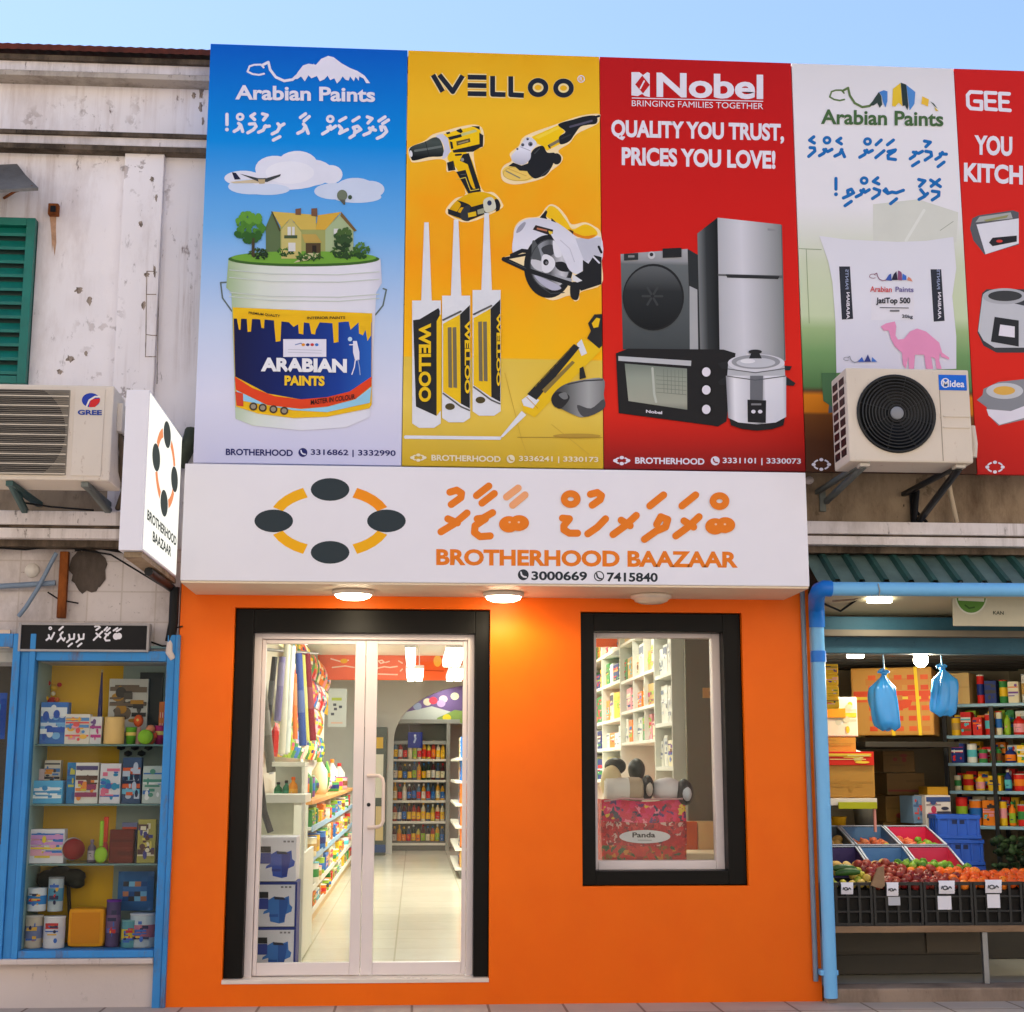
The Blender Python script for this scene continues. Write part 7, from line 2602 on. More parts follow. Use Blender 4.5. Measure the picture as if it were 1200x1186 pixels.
# sachet strips
for i, (x0, x1, c, lb) in enumerate(((966, 983, (240, 186, 40), 'yellow strip of sachets hanging beside the drainpipe'), (957, 966, (226, 170, 150), 'pale strip of sachets half behind the drainpipe'))):
    a, b, c_, d = XZ(x0, 777 + i * 6, x1, 830, .7)
    mb = MB()
    n = 4
    for k in range(n):
        z0_ = c_ + (d - c_) * k / n
        hh = (d - c_) / n
        mb.box(a, b, .7, .725, z0_ + .006, z0_ + hh - .006, c, .006)
        deco(mb, a + .004, b - .004, z0_ + .015, z0_ + hh - .015, .7, [(110, 50, 120), (60, 60, 70), (214, 60, 40), (230, 170, 200), (130, 150, 60)], random.Random(k + i), 3)
        mb.box(a + .004, b - .004, .71, .714, z0_ - .006, z0_ + .006, c)
    mb.top('sachet_strip', lb, 'sachets')
MB().pbox(963, 830, 991, 841, 1.03, .012, (240, 150, 30), .002).top('carton_label', 'orange and yellow label card on the white carton', 'label')
# dark cartons in the shade at the back
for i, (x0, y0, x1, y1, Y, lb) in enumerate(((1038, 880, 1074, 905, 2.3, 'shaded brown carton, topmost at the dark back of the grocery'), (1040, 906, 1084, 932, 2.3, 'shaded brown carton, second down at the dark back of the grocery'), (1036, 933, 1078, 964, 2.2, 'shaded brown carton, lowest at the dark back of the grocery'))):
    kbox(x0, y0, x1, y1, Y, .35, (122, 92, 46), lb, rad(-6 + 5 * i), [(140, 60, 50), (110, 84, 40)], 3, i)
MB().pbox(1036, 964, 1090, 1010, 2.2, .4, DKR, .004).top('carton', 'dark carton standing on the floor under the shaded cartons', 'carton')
kbox(1083, 932, 1114, 970, 1.75, .2, (222, 214, 208), 'white carton with dark print behind the pink tray', rad(5), [(60, 60, 80), (190, 60, 90), (60, 80, 130), (150, 140, 140)], 8, 31)
kbox(1067, 933, 1083, 965, 1.8, .2, (110, 140, 170), 'blue carton with red top beside the white printed carton', rad(10), [(206, 70, 60), (190, 170, 150), (70, 100, 140)], 6, 33)
MB().pbox(1087, 922, 1111, 934, 1.95, .2, (214, 160, 40), .005).top('carton', 'yellow carton behind the white printed carton', 'carton')
for x0, x1 in ((1080, 1116),):
    MB().pbox(x0, 970, x1, 1012, 1.7, .3, (70, 74, 90), .005).top('low_stool', 'low dark stand under the white printed carton', 'stand')

# steel rack with groceries
Yr0 = 2.05
ang = rad(-36)
R0 = P(1109, 900, Yr0)
ru = Vector((math.cos(ang), math.sin(ang), 0))
rv = Vector((-math.sin(ang), math.cos(ang), 0))
rack = thing('steel_rack', 'black steel rack with light blue shelves full of groceries', 'rack', Vector((R0.x, R0.y, GZ)))
RZs = [P(1109, y, Yr0).z for y in (825.5, 862, 894, 926.5, 967)]
BW, NB, RD = .36, 3, .34


def rbox(mb, u0, u1, v0, v1, z0, z1, mt, bev=0):
    b = MB().box(u0, u1, v0, v1, z0, z1, mt, bev)
    for v in b.v:
        q = R0 + ru * v.x + rv * v.y
        v.x, v.y = q.x, q.y
    mb.add(b.v, b.f, mt)
    return mb


for k in range(NB + 1):
    for v0 in (-.002, RD - .03):
        rbox(MB(), k * BW - .016, k * BW + .016, v0, v0 + .032, GZ, RZs[0] - .02 if k == 0 else RZs[0] - .02, 'dark_steel', .003).build('post', rack)
for z in RZs + [GZ + .12]:
    mb = rbox(MB(), -.015, NB * BW + .015, .0, RD, z - .024, z, paint('rack_shelf_blue', (140, 180, 200), .4, .08, 4), .003)
    mb.build('shelf', rack)
for k in range(1, 2):
    pass
GC = [GW[i] for i in (2, 4, 4, 0, 1, 6, 3, 8, 2, 5)]
rr = random.Random(14)
for ti, z in enumerate(RZs):
    top = .24 if ti == 0 else RZs[ti - 1] - z - .04
    u, k = .03 if ti else .02, 0
    if ti == 0:
        put(carton(.20, .28, .24, (214, 176, 110), [(206, 166, 100)], 2, 2), R0 + ru * .1 + rv * .17 + Vector((0, 0, z + .001 - R0.z)), 'carton', 'plain tan carton standing on the top of the steel rack', 'carton', None, ang)
        u = .24
    while u < NB * BW - .05 and k < 20:
        w = rr.uniform(.055, .105)
        if abs(((u + w) % BW)) < .02:
            u += .02
        c = rr.choice(GC)
        hh = top * rr.uniform(.62, .95)
        t = rr.random()
        k += 1
        if t < .4:
            nm, mb = 'tin', tin(w * .46, hh, c, rr.choice(GW), rr.choice([(190, 190, 190), (210, 50, 40), (230, 220, 200), (40, 60, 140)]))
        elif t < .75:
            nm, mb = 'packet', carton(w * .95, .1, hh, c, [rr.choice(GW) for _ in range(3)], k + ti * 9, 5)
        else:
            nm, mb = 'bottle', bottle(w * .42, hh, c, rr.choice(GW), rr.choice(GW), k)
        q = R0 + ru * (u + w / 2) + rv * .09
        put(mb, Vector((q.x, q.y, z + .001)), nm, '%s grocery %s, %s from left on the %s steel rack shelf' % (cn(c), nm, ORD[k], ['top', 'second', 'third', 'fourth', 'lowest'][ti]), nm, 'groceries on the steel rack', ang)
        # a second one behind keeps the shelf full
        if ti:
            c2 = rr.choice(GC)
            q = R0 + ru * (u + w / 2) + rv * .24
            put(carton(w * .95, .1, min(top * .97, hh * 1.15), c2, [rr.choice(GW) for _ in range(3)], k, 4), Vector((q.x, q.y, z + .001)), 'packet', '%s packet, back row, %s from left on the %s steel rack shelf' % (cn(c2), ORD[k], ['top', 'second', 'third', 'fourth', 'lowest'][ti]), 'packet', 'groceries on the steel rack', ang)
        u += w + .008
for i in range(3):
    q = R0 + ru * (.12 + i * .26) + rv * .1
    m = MB().blob((0, 0, .08), .1, .09, .08, [(60, 70, 40), (90, 84, 60), (50, 56, 34)][i], 3, .25, None, i)
    put(m, Vector((q.x, q.y, GZ + .4 + .001)), 'vegetable_sack', 'dark sack of vegetables, %s from the left under the lowest rack shelf' % ORD[i + 1], 'sack', 'sacks under the rack')
mb = rbox(MB(), -.015, NB * BW + .015, .0, RD, GZ + .376, GZ + .4, 'dark_steel')
mb.build('shelf', rack)

# ------------------------------------------------------------------ fruit display
TZ0 = P(1060, 1085, .06).z
tb = thing('fruit_table', 'worn plank table carrying the black fruit crates', 'table', (3.35, .5, GZ))
tx0, tx1 = gx0 + .04, XR_ - .3
MB().box(tx0, tx1, .05, .50, TZ0 - .04, TZ0, 'aged_plank', .005).build('table_top', tb)
for x in (P(1153.5, 1110, .1).x, tx0 + .05, P(1300, 1110, .1).x):
    MB().box(x - .017, x + .017, .08, .115, GZ, TZ0 - .041, 'steel_grey', .004).build('leg', tb)
wb = thing('low_cabinet', 'grey panelled wooden counter front below the fruit table', 'counter', (3.2, .6, GZ))
a, b, c, d = XZ(955, 1090, 1150, 1142, .56)
pw = paint('counter_grey', (84, 78, 66), .6, .12, 3)
MB().box(tx0, b, .56, .6, GZ, TZ0 - .05, pw).build('panel', wb)
zr_ = P(1060, 1116, .56).z
MB().box(tx0, P(1083, 1100, .55).x, .545, .559, zr_, TZ0 - .06, pw, .004).build('rail', wb)
MB().box(P(1085, 1100, .55).x, b, .54, .559, zr_ - .002, TZ0 - .06, paint('counter_grey_light', (96, 88, 74), .6, .1, 3), .004).build('rail', wb)
MB().box(tx0, b, .535, .559, GZ + .002, zr_ - .012, paint('counter_dark', (64, 60, 52), .6, .1, 3), .004).build('kick_rail', wb)

# black lattice crates
CW, CD, CH = .318, .40, P(1060, 1034, .06).z - TZ0
plast = paint('crate_black', (28, 29, 29), .4, .15, 6)


def crate(loc, label, grp):
    t = thing('fruit_crate', label, 'crate', loc, grp)
    m = MB()
    w, d, h = CW / 2 - .002, CD, CH
    for z, hh in ((0, .018), (h * .30, .012), (h * .64, .012), (h - .02, .02)):
        for (xa, xb, ya, yb_) in ((-w, w, 0, .012), (-w, w, d - .012, d), (-w, -w + .012, .0125, d - .0125), (w - .012, w, .0125, d - .0125)):
            m.box(xa, xb, ya, yb_, z, z + hh, plast, .002)
    for i in range(5):
        x = -w + .009 + (2 * w - .018) * i / 4
        for y in (-.001, d - .012):
            m.box(x - .008, x + .008, y, y + .013, .001, h - .001, plast)
    for i in range(1, 5):
        y = d * i / 5
        for x in (-w - .0005, w - .0125):
            m.box(x, x + .013, y - .008, y + .008, .001, h - .001, plast)
    for v in m.v:
        v += loc
    m.build('lattice', t)
    m = MB().box(-w + .013, w - .013, .014, d - .014, .004, .01, plast)
    for (xa, xb, ya, yb_) in ((-w + .014, w - .014, .03, .034), (-w + .014, w - .014, d - .02, d - .016)):
        m.box(xa, xb, ya, yb_, .011, h - .05, paint('crate_liner', (26, 24, 20), .8, .3, 8))
    for v in m.v:
        v += loc
    m.build('base', t)
    return t


cx1 = P(1023.5, 1060, .06).x
names = ['black lattice crate of lemons and cucumbers beside the drainpipe', 'black lattice crate of red apples, left of the two apple crates', 'black lattice crate of apples and oranges in the middle', 'black lattice crate of oranges at the right picture edge', 'black lattice crate beyond the right picture edge']
c0_ = None
CXs = []
for k in range(5):
    loc = Vector((cx1 - CW / 2 + CW * k, .06, TZ0 + .001))
    CXs.append(loc.x)
    if c0_ is None:
        c0_ = crate(loc, names[0], 'black fruit crates in the front row')
    else:
        copy_thing(c0_, loc, names[k])
# price cards
for i, (x0, y0, x1, y1, txt) in enumerate(((985, 1034, 1000, 1048, '15/-'), (1038.5, 1034, 1053, 1050, '20'), (1099.5, 1032, 1119, 1047.5, '25/-'), (1154, 1031, 1174, 1046.5, '1.20'))):
    t = thing('price_card', 'white price card with scribble clipped to the crate rim, %s from the left' % ORD[i + 1], 'price card', P((x0 + x1) / 2, y1, .045), 'price cards on the crates')
    mb = MB()
    n = 5
    for k in range(n):
        a0, a1 = k / n, (k + 1) / n
        cur = lambda s_: .050 - .016 * math.sin(s_ * 2.6)
        p = [P(x0 + (.8 if k else 0), y0 + (y1 - y0) * a0, cur(a0)), P(x1, y0 + (y1 - y0) * a0, cur(a0)), P(x1 - .4, y0 + (y1 - y0) * a1, cur(a1)), P(x0 + .8, y0 + (y1 - y0) * a1, cur(a1))]
        mb.add(p, [(0, 1, 2, 3)], 'white')
        mb.add([q + Vector((0, .002, 0)) for q in p], [(3, 2, 1, 0)], 'white')
    mb.build('card', t)
    A = Art(.031)
    A.k = 1
    mx, my, ww = (x0 + x1) / 2, y0 + (y1 - y0) * .55, (x1 - x0)
    A.ring(mx - ww * .08, my, ww * .16, ww * .14, 1.2, 'darkgrey')
    A.stroke([(mx + ww * .08, my + ww * .08), (mx + ww * .2, my - ww * .08), (mx + ww * .3, my + ww * .02)], 1.2, 'darkgrey')
    A.stroke([(mx - ww * .3, my + ww * .05), (mx - ww * .26, my - ww * .1)], 1.1, 'darkgrey')
    A.mb.build('scribble', t)
for i, (x0, y0, x1, y1, c) in enumerate(((1041, 1051, 1055, 1061, 'lightgrey'), (1099, 1050, 1115, 1066, 'white'), (1157, 1048, 1172, 1064, 'white'))):
    MB().pbox(x0, y0, x1, y1, .052, .003, c, .001).top('blank_card', 'blank pale card on the crate front below a price card, %s from the left' % ORD[i + 1], 'card', 'blank cards on the crates')
MB().prism([(1029, 1017), (1036, 1015), (1037, 1038), (1033, 1041.5), (1021, 1038)], .035, .02, 'aged_plank').top('wooden_scoop', 'short worn board stuck between the lemon and apple crates', 'board')


# fruit meshes
def fruit_mesh(kind, r, sd):
    m = MB()
    if kind == 'apple':
        cols_ = [(142, 36, 32), (156, 54, 42), (122, 30, 30), (160, 70, 52)]
        m.lathe((0, 0, -r * .9), [(0, .12 * r), (r * .35, 0), (r * .8, r * .35), (r, r * .95), (r * .88, r * 1.45), (r * .5, r * 1.75), (r * .2, r * 1.7), (0, r * 1.55)], paint('apple_skin_%d' % (sd % 4), cols_[sd % 4], .35, .4, 24), 14)
        m.tube([(0, 0, r * .6), (r * .08, 0, r * 1.0)], r * .06, 'brown', 5)
    elif kind == 'orange':
        cols_ = [(238, 110, 20), (228, 92, 24), (244, 134, 34)]
        m.blob((0, 0, 0), r, r, r * .94, paint('orange_skin_%d' % (sd % 3), cols_[sd % 3], .4, .12, 40, bmp=.25), 3)
        m.blob((0, 0, r * .93), r * .12, r * .12, r * .05, 'darkgreen', 1)
    elif kind == 'lime':
        cols_ = [(110, 160, 40), (80, 136, 36), (140, 180, 60)]
        m.lathe((0, 0, -r), [(0, 0), (r * .3, r * .12), (r * .82, r * .5), (r * .92, r), (r * .82, r * 1.5), (r * .3, r * 1.9), (r * .1, r * 2.05), (0, r * 2.08)], paint('lime_skin_%d' % (sd % 3), cols_[sd % 3], .35, .25, 26), 14)
    elif kind == 'lemon':
        cols_ = [(206, 196, 60), (176, 186, 60), (220, 190, 90)]
        m.lathe((0, 0, -r), [(0, 0), (r * .3, r * .12), (r * .8, r * .5), (r * .9, r), (r * .8, r * 1.5), (r * .3, r * 1.9), (0, r * 2.05)], paint('lemon_skin_%d' % (sd % 3), cols_[sd % 3], .4, .2, 26), 14)
    elif kind == 'cucumber':
        p = [(-3.2 * r, 0, 0), (-2 * r, 0, r * .12), (0, 0, r * .25), (2 * r, 0, r * .12), (3.2 * r, 0, 0)]
        m.tube(p, [r * .45, r * .85, r * .95, r * .85, r * .4], paint('cucumber_skin', (52, 96, 40), .35, .35, 20), 12)
    elif kind == 'onion':
        cols_ = [(236, 140, 90), (226, 160, 60), (214, 110, 70)]
        m.lathe((0, 0, -r * .8), [(0, 0), (r * .5, .05 * r), (r, r * .7), (r * .85, r * 1.2), (r * .3, r * 1.6), (r * .08, r * 1.9), (0, r * 1.95)], paint('onion_skin_%d' % (sd % 3), cols_[sd % 3], .4, .25, 18), 14)
    elif kind == 'potato':
        cols_ = [(206, 170, 100), (190, 150, 80), (214, 186, 120)]
        m.blob((0, 0, 0), r * 1.2, r, r * .85, paint('potato_skin_%d' % (sd % 3), cols_[sd % 3], .7, .25, 18), 3, .08, None, sd)
    return m


PROTO = {}


def fruit(kind, loc, label, grp, r=.034):
    sd = int(hp.random() * 12)
    key = (kind, sd % 4)
    if key not in PROTO:
        o = fruit_mesh(kind, r, sd).build(kind)
        PROTO[key] = o
    else:
        o = PROTO[key].copy()
        col.objects.link(o)
    o.location = loc
    k = hp.uniform(.88, 1.1)
    o.scale = (k * hp.uniform(.93, 1.07), k * hp.uniform(.93, 1.07), k * hp.uniform(.9, 1.05))
    o.rotation_euler = (hp.uniform(-.9, .9), hp.uniform(-.9, .9), hp.uniform(0, 6)) if kind != 'cucumber' else (0, hp.uniform(-.1, .1), hp.uniform(-.4, .3))
    return tag(o, label, kind, grp)


CT = TZ0 + CH
LAB = {'apple': ('red apple heaped in the black crates behind the price cards', 'red apples in the black crates'), 'orange': ('orange heaped in the right hand black crates', 'oranges in the black crates'),
       'lime': ('green lime on the heap behind the apples and oranges', 'limes behind the apples'), 'lemon': ('yellow green lemon in the black crate beside the drainpipe', 'lemons in the left black crate')}
xa, xb = CXs[0] + CW / 2, CXs[3] + CW / 2 + .25
sx, sy = .062, .060
for j in range(8):
    for i in range(int((xb - xa) / sx)):
        x = xa + .035 + i * sx + (j % 2) * sx / 2 + hp.uniform(-.008, .008)
        y = .105 + j * sy + hp.uniform(-.006, .006)
        f_ = (x - xa) / (CW * 2)
        z = CT - .018 + .105 * (j / 7) ** .85 + hp.uniform(-.008, .012)
        bound = .70 + (j - 3) * -.045
        kind = 'apple' if f_ < bound + hp.uniform(-.22, .2) else 'orange'
        if j >= 5 and f_ > .42:
            kind = 'lime'
        if j >= 6 and f_ > 1.0:
            continue
        if j == 7 and kind == 'apple':
            continue
        if f_ > 1.18 and j > 3:
            continue
        fruit(kind, (x, y, z), *LAB[kind], r=.029 if kind == 'lime' else .035)
# bedding under the heap so it is not hollow
m = MB()
m.add([(xa, .08, CT - .05), (xb, .08, CT - .05), (xb, .52, CT + .04), (xa, .52, CT + .04), (xa, .08, CT - .12), (xb, .08, CT - .12), (xb, .52, CT - .12), (xa, .52, CT - .12)], [(0, 1, 2, 3), (0, 1, 5, 4), (2, 3, 7, 6), (1, 2, 6, 5), (0, 3, 7, 4)], 'crate_liner')
m.top('heap_bedding', 'dark lining under the fruit heap', 'lining')
for j in range(4):
    for i in range(6):
        x = CXs[0] - CW / 2 + .04 + i * .055
        y = .11 + j * .07
        if x < gx0 + .05:
            continue
        if j in (1, 2) and 1 < i < 4:
            if i == 2:
                fruit('cucumber', (x + .05, y, CT + .03 + .02 * j), 'dark green cucumber among the lemons in the left crate', 'cucumbers in the left black crate', .024)
            continue
        fruit('lemon', (x + hp.uniform(-.008, .008), y, CT - .015 + .02 * j + hp.uniform(-.005, .01)), *LAB['lemon'], r=.028)

# sloping colour trays behind
TCX = [(2.68, 2.992), (3.0, 3.312), (3.32, 3.632)]
rowsT = [((.53, EYE - .64), (.86, EYE - .515)), ((.88, EYE - .505), (1.28, EYE - .395))]
tcol = [[(62, 52, 100), (84, 128, 176), (206, 60, 92)], [(80, 92, 104), (84, 120, 160), (204, 44, 84)]]
tname = [['dark purple sloping tray of potatoes beside the drainpipe', 'blue sloping tray in the front tray row', 'pink sloping tray of limes in the front tray row'], ['grey sloping tray half behind the drainpipe', 'blue sloping tray of onions in the back tray row', 'crimson sloping tray of onions and greens in the back tray row']]
rim_c = paint('tray_rim', (196, 206, 222), .4, .05)
for r_, ((ya, za), (yb_, zb)) in enumerate(rowsT):
    for c in range(3):
        x0, x1 = TCX[c]
        t = thing('fruit_tray', tname[r_][c], 'tray', ((x0 + x1) / 2, (ya + yb_) / 2, za - .12), 'sloping plastic trays behind the fruit crates')
        mt = pm(tcol[r_][c])
        dn = Vector((0, 0, -.11))
        o = [Vector((x0, ya, za)), Vector((x1, ya, za)), Vector((x1, yb_, zb)), Vector((x0, yb_, zb))]
        i_ = [Vector((x0 + .012, ya + .012, za)), Vector((x1 - .012, ya + .012, za)), Vector((x1 - .012, yb_ - .012, zb)), Vector((x0 + .012, yb_ - .012, zb))]
        ib = [p + dn for p in i_]
        ob = [p + dn * 1.1 for p in o]
        m = MB()
        for k in range(4):
            j = (k + 1) % 4
            m.add([i_[k], i_[j], ib[j], ib[k]], [(0, 1, 2, 3)], mt)
            m.add([o[k], o[j], ob[j], ob[k]], [(0, 1, 2, 3)], mt)
        m.add(ib, [(0, 1, 2, 3)], mt)
        m.add(ob, [(3, 2, 1, 0)], mt)
        m.build('bin', t)
        m = MB()
        up_ = Vector((0, 0, .006))
        for k in range(4):
            j = (k + 1) % 4
            m.add([o[k] + up_, o[j] + up_, i_[j] + up_, i_[k] + up_, o[k] - up_, o[j] - up_, i_[j] - up_, i_[k] - up_], [(0, 1, 2, 3), (0, 1, 5, 4), (2, 3, 7, 6)], rim_c)
        m.build('rim', t)
        kinds = [['potato', 'potato', 'lime'], ['potato', 'onion', 'onion']][r_][c]
        for jj in range(4 if r_ else 3):
            for ii in range(4):
                fx, fy = (ii + .5 + hp.uniform(-.15, .15)) / 4, (jj + .5) / (5.2 if r_ else 4.5)
                kk = kinds
                if r_ == 1 and c == 2 and fx > .62:
                    kk = 'lime'
                if r_ == 1 and c == 1 and fx > .78 and jj < 2:
                    kk = 'lemon'
                if r_ == 0 and c == 1 and ii > 1:
                    continue
                x = x0 + .02 + (x1 - x0 - .04) * fx
                y = ya + .03 + (yb_ - ya - .06) * fy
                z = za + (zb - za) * (y - ya) / (yb_ - ya) - .06 + hp.uniform(-.01, .012)
                fruit(kk, (x, y, z), {'potato': 'pale potato lying in a sloping tray', 'onion': 'orange brown onion lying in a back row tray', 'lime': 'green lime lying in a sloping tray', 'lemon': 'yellow green lemon in the blue back row tray'}[kk], '%s lying in the sloping trays' % (kk + ('es' if kk == 'potato' else 's')), .036)
# tray stand so that nothing floats
m = MB().box(2.70, 3.63, .62, 1.26, GZ, EYE - .80, 'counter_dark', .004)
m.top('tray_stand', 'dark plinth under the sloping trays', 'stand')

# blue crates stacked on the right
for i, (x0, y0, x1, y1, lb) in enumerate(((1103, 955, 1153, 983, 'bright blue plastic crate, upper of the stacked pair'), (1105, 983.5, 1156, 1014, 'bright blue plastic crate, lower of the stacked pair'), (1106, 1014.5, 1157, 1048, 'blue plastic crate at the foot of the stack, behind the oranges'))):
    w, h, f = fit(x0, y0, x1, y1, 1.35)
    t = thing('blue_crate', lb, 'crate', f + Vector((0, .16, 0)), 'blue crates stacked beside the fruit')
    bp = paint('crate_blue', (22, 84, 190), .4, .12, 6)
    m = MB()
    d = .32
    hx = w / 2
    for (za, zb) in ((0, .025), (h - .03, h - .002)):
        m.box(-hx, hx, -.16, -.145, za, zb, bp, .003)
        m.box(-hx, hx, .145, .16, za, zb, bp, .003)
        m.box(-hx, -hx + .015, -.1445, .1445, za, zb, bp, .003)
        m.box(hx - .015, hx, -.1445, .1445, za, zb, bp, .003)
    m.box(-hx + .016, hx - .016, -.15, -.14, .026, h - .031, bp)
    m.box(-hx + .016, hx - .016, .14, .15, .026, h - .031, bp)
    m.box(-hx + .004, -hx + .0155, -.144, .144, .026, h - .031, bp)
    m.box(hx - .0155, hx - .004, -.144, .144, .026, h - .031, bp)
    for k in range(5):
        x = -hx + .02 + (w - .04) * k / 4
        m.box(x - .008, x + .008, -.158, -.150, .026, h - .031, bp)
    for k in range(4):
        y = -.12 + .08 * k
        m.box(-hx - .001, -hx + .004, y - .008, y + .008, .026, h - .031, bp)
    m.box(-w * .14, w * .14, -.1515, -.1505, h * .62, h * .78, paint('crate_slot', (14, 34, 80), .6))
    rot = Matrix.Rotation(rad(-10 + 4 * i), 3, 'Z')
    for v in m.v:
        v.xyz = rot @ v + t.location
    m.build('body', t)
w, h, f = fit(1080, 1046, 1190, 1150, 1.3)
MB().box(f.x - .3, f.x + .6, 1.25, 1.8, GZ, P(1130, 1048, 1.3).z - .002, 'counter_dark', .004).top('crate_plinth', 'dark box under the blue crate stack', 'box')
m = MB()
rn = random.Random(8)
for k in range(46):
    q = P(1176 + rn.uniform(-12, 26), 994 + rn.uniform(-12, 22), 1.2 + rn.uniform(-.1, .2))
    m.blob(q, .035, .03, .012, [(34, 54, 32), (46, 68, 38), (26, 40, 26)][k % 3], 1, .2, Matrix.Rotation(rn.uniform(0, 3), 3, 'X') @ Matrix.Rotation(rn.uniform(0, 3), 3, 'Z'), k)
m.top('leafy_greens', 'bunch of dark leafy greens right of the blue crates', 'vegetables')

# ------------------------------------------------------------------ air conditioners
# right hand unit
YA1 = -.92
ac = thing('outdoor_unit', 'cream outdoor air conditioner with round black fan grille in front of the banners', 'air conditioner', P(1068, 545, YA1))
a0, a1, b0, b1_ = XZ(993.5, 432, 1138, 541.5, YA1)
dp = .31
m = MB().box(a0, a1, YA1, YA1 + dp, b0, b1_, 'ac_cream', .012)
m.build('casing', ac)
fc = P(1050, 485, YA1)
fr_ = 47.5 / 1690 * (9 + YA1)
m = MB().lathe((fc.x, YA1 - .001, fc.z), [(fr_ * 1.04, -.004), (fr_ * 1.04, .012), (fr_ * .97, .012), (fr_ * .95, .001), (0, .0005)], paint('fan_black', (18, 18, 18), .45, .2), 48, 'Y')
m.build('fan_recess', ac)
m = MB()
for k in range(9):
    R_ = fr_ * (.22 + .085 * k)
    m.tube([(fc.x + R_ * math.cos(6.2832 * j / 48), YA1 - .016, fc.z + R_ * math.sin(6.2832 * j / 48)) for j in range(49)], .0045, paint('grille_black', (36, 36, 36), .4, .1), 6, False)
for k in range(8):
    a = 6.2832 * k / 8 + .2
    m.tube([(fc.x + fr_ * .15 * math.cos(a), YA1 - .013, fc.z + fr_ * .15 * math.sin(a)), (fc.x + fr_ * 1.0 * math.cos(a + .3), YA1 - .011, fc.z + fr_ * 1.0 * math.sin(a + .3))], .003, 'grille_black', 5)
m.build('fan_grille', ac)
m = MB().lathe((fc.x, YA1 - .012, fc.z), [(fr_ * .17, 0), (fr_ * .17, .012), (fr_ * .14, .015), (0, .016)], (136, 138, 142), 24, 'Y')
m.build('fan_hub', ac)
m = MB()
a, b, c, d = XZ(1100, 439.5, 1132.5, 457.5, YA1)
m.box(a, b, YA1 - .004, YA1 - .0005, c, d, (16, 104, 214), .001)
bg_ = m.build('badge', ac)
A = Art(YA1 - .004, (920, 300, S4))
A.k = 1
A.text('Midea', 782, 616, 890, 650, 'white', 2, .02)
A.ring(796, 630, 22, 24, 5, 'white', 60, 330)
A.mb.build('lettering', bg_)
m = MB()
for y in (487, 500):
    m.pbox(1106, y, 1137, y + 1.6, YA1 - .006, .006, 'ac_cream', .001)
m.pbox(1102.4, 440, 1103.2, 540, YA1 - .002, .002, paint('seam_dark', (150, 138, 124)))
m.build('front_rib', ac)
m = MB()
for k in range(8):
    for j in range(2):
        z = b0 + .05 + (b1_ - b0 - .1) * k / 7.6
        y = YA1 + .05 + j * .13
        m.box(a0 - .0015, a0 + .004, y, y + .10, z, z + .045, 'fan_black')
m.build('side_grille', ac)
br = paint('bracket_steel', (110, 116, 112), .5, .15, 5, .5)
for x0, y0, x1, y1, mt in ((1012, 546, 968, 588, br), (1124, 549, 1076, 612, 'dark_steel')):
    p, q = P(x0, y0, YA1 + .06), P(x1, y1, -.02)
    m = MB()
    m.tube([p, q], .022, mt, 4)
    m.tube([p + Vector((0, 0, .02)), Vector((p.x - .02, YW, p.z + .02))], .02, mt, 4)
    m.box(q.x - .02, q.x + .02, YW - .03, YW, q.z - .05, p.z + .05, mt)
    m.build('bracket', ac)
    MB().box(p.x - .03, p.x + .03, YA1 + .03, YA1 + .1, b0 - .022, b0 - .002, (196, 190, 180), .003).build('foot', ac)
m = MB().tube([P(1110, 555, -.25), P(1114, 580, -.1), P(1121, 612, -.02)], .016, paint('pvc_cream', (206, 186, 156)), 8)
m.top('drain_hose', 'cream drain hose running down beside the dark bracket', 'hose')
m = MB().tube([P(1074, 600, .02), P(1080, 606, -.02), P(1086, 612, -.04)], .012, 'black', 6).tube([P(1074, 575, .03), P(1071, 612, .0)], .022, 'black', 8)
m.top('insulated_pipe', 'black insulated pipe running down behind the right hand bracket', 'pipe')
MB().blob(P(948, 563, -.1), .03, .03, .028, 'cream_plaster', 2, .15).top('cable_plug', 'pale rounded cable cap at the sign corner', 'cap')
MB().tube([P(1139, 500, YA1 + .22), P(1142, 520, YA1 + .2), P(1141, 536, YA1 + .2)], .02, 'ac_cream', 8).top('valve_cover', 'small cream valve cover on the right side of the unit', 'valve cover')

# left hand unit
YA2 = -.66
ac = thing('outdoor_unit', 'cream outdoor air conditioner with slatted grille under the green shutters', 'air conditioner', P(40, 563, YA2))
a0, a1, b0, b1_ = XZ(-80, 450, 131, 562, YA2)
m = MB().box(a0, a1, YA2, YA2 + .33, b0, b1_, 'ac_cream', .012)
m.build('casing', ac)
a, b, c, d = XZ(-72, 456, 80, 556, YA2)
m = MB().box(a, b, YA2 - .004, YA2 - .0005, c, d, paint('grille_back', (146, 138, 124), .7, .2, 4))
m.build('grille_panel', ac)
fc = P(14, 507, YA2)
fr_ = 62 / 1690 * (9 + YA2)
m = MB()
poly = []
for k in range(72):
    an = 6.2832 * k / 72
    poly.append((min(max(fc.x + fr_ * math.cos(an), a + .004), b - .004), YA2 - .0052, min(max(fc.z + fr_ * math.sin(an), c + .004), d - .004)))
m.add(poly, [tuple(range(72))], paint('fan_dark', (52, 48, 44), .7, .3, 8))
m.build('fan_recess', ac)
m = MB()
n = 44
for k in range(n):
    z = c + (d - c) * (k + .5) / n
    big = k % 5 == 0
    m.box(a + .004, b - .004, YA2 - .016, YA2 - .010, z - (.0042 if big else .0018), z + (.0042 if big else .0018), paint('slat_cream', (196, 184, 164), .5, .1) if big else paint('slat_grey', (128, 120, 108), .6, .15))
m.build('slat', ac)
a, b, c, d = XZ(85.5, 456, 121, 558, YA2)
m = MB().box(a, b, YA2 - .006, YA2 - .0005, c, d, 'ac_cream', .003)
m.build('front_cover', ac)
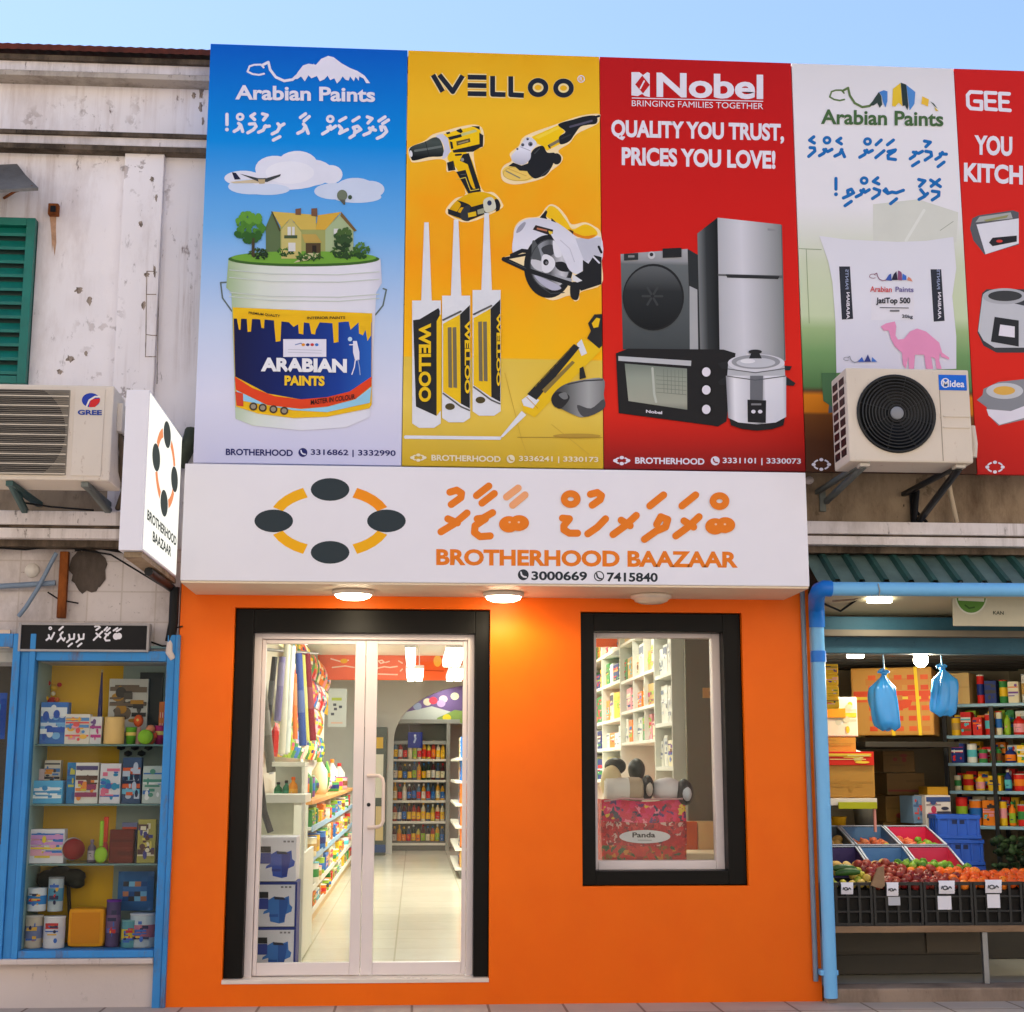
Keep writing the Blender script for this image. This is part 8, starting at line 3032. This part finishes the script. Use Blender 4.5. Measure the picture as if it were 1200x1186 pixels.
A = Art(YA2 - .006, (0, 300, 300 / 1186))
A.ell(421, 668, 42, 33, (34, 60, 160), 30)
A.up().poly([(421, 664), (464, 660), (462, 676), (440, 700), (412, 700)], (206, 40, 40))
A.up().stroke([(400, 700), (414, 668), (440, 652), (464, 652)], 8, (230, 220, 210), False)
A.text('GREE', 360, 712, 472, 736, (40, 70, 150), 2, .04)
A.mb.build('lettering', ac)
m = MB()
m.box(a1 - .001, a1 + .03, YA2 + .12, YA2 + .26, P(140, 500, YA2).z, P(140, 466, YA2).z, 'ac_cream', .006)
m.build('valve_cover', ac)
for x0, mt in ((12, paint('bracket_teal', (50, 84, 84), .5, .2, 6)), (100, br)):
    p, q = P(x0, 565, YA2 + .05), P(x0 + (18 if x0 < 50 else 28), 600, -.1)
    m = MB().tube([p, q], .024, mt, 4)
    m.box(p.x - .02, p.x + .02, YA2 + .03, YW, b0 - .03, b0 - .002, mt)
    m.build('bracket', ac)
m = MB()
m.tube([P(139, 500, YA2 + .2), P(143, 530, YA2 + .2), P(141, 552, YA2 + .25), P(145, 575, YA2 + .4), P(138, 596, -.1)], .017, paint('hose_brown', (96, 80, 62), .7, .2), 8)
m.tube([P(142, 500, YA2 + .22), P(147, 540, YA2 + .3), P(144, 570, -.2), P(148, 640, .0)], .012, 'black', 8)
m.top('insulated_pipe', 'brown and black pipes dropping from the left outdoor unit', 'pipe')
MB().tube([P(20, 588, -.2), P(60, 594, -.2), P(110, 598, -.12)], .006, 'black', 6).top('loose_cable', 'loose thin cable lying under the left outdoor unit', 'cable')
m = MB().box(XL_, P(146, 580, 0).x, YW - .02, YW - .001, zz(600), zz(550), 'brown_recess')  # brown strip with the deep shade under the unit painted in
m.build('brown_shade_patch', old)
# ------------------------------------------------------------------ the other side of the street (it shows in the glass and throws daylight back)
weathered('opposite_plaster', (228, 216, 200), (150, 130, 110), .8, .55, .8, .4)
op = thing('opposite_building', 'long pale plaster building across the street, behind the viewer', 'building', (0, -16, -.13))
OY = -13.2
MB().box(-26, 26, OY - 6, OY, -.13, 9.6, 'opposite_plaster').build('wall', op)
MB().box(-26.1, 26.1, OY - 6.1, OY + .18, 9.605, 9.9, 'white_trim', .01).build('cornice', op)
MB().box(-26, 26, OY + .001, OY + .10, 4.0, 4.18, 'white_trim', .01).build('string_course', op)
for k in range(11):
    x = -24 + k * 4.8
    for z0, hh in ((5.0, 1.8), (.9, 2.2)):
        f = MB()
        ring_frame(f, x, x + 1.5, z0, z0 + hh, .08, .08, .08, .08, OY + .002, OY + .07, 'white_frame')
        fo = f.build('window', op)
        MB().box(x + .081, x + 1.419, OY + .004, OY + .02, z0 + .081, z0 + hh - .081, paint('far_pane', (60, 74, 84), .1, .1)).build('pane', fo)
g = MB()
g.box(-40, 40, -12.4, OY, -.30, .0, 'pavement_slabs')
tag(g.top('far_pavement'), kind='structure')
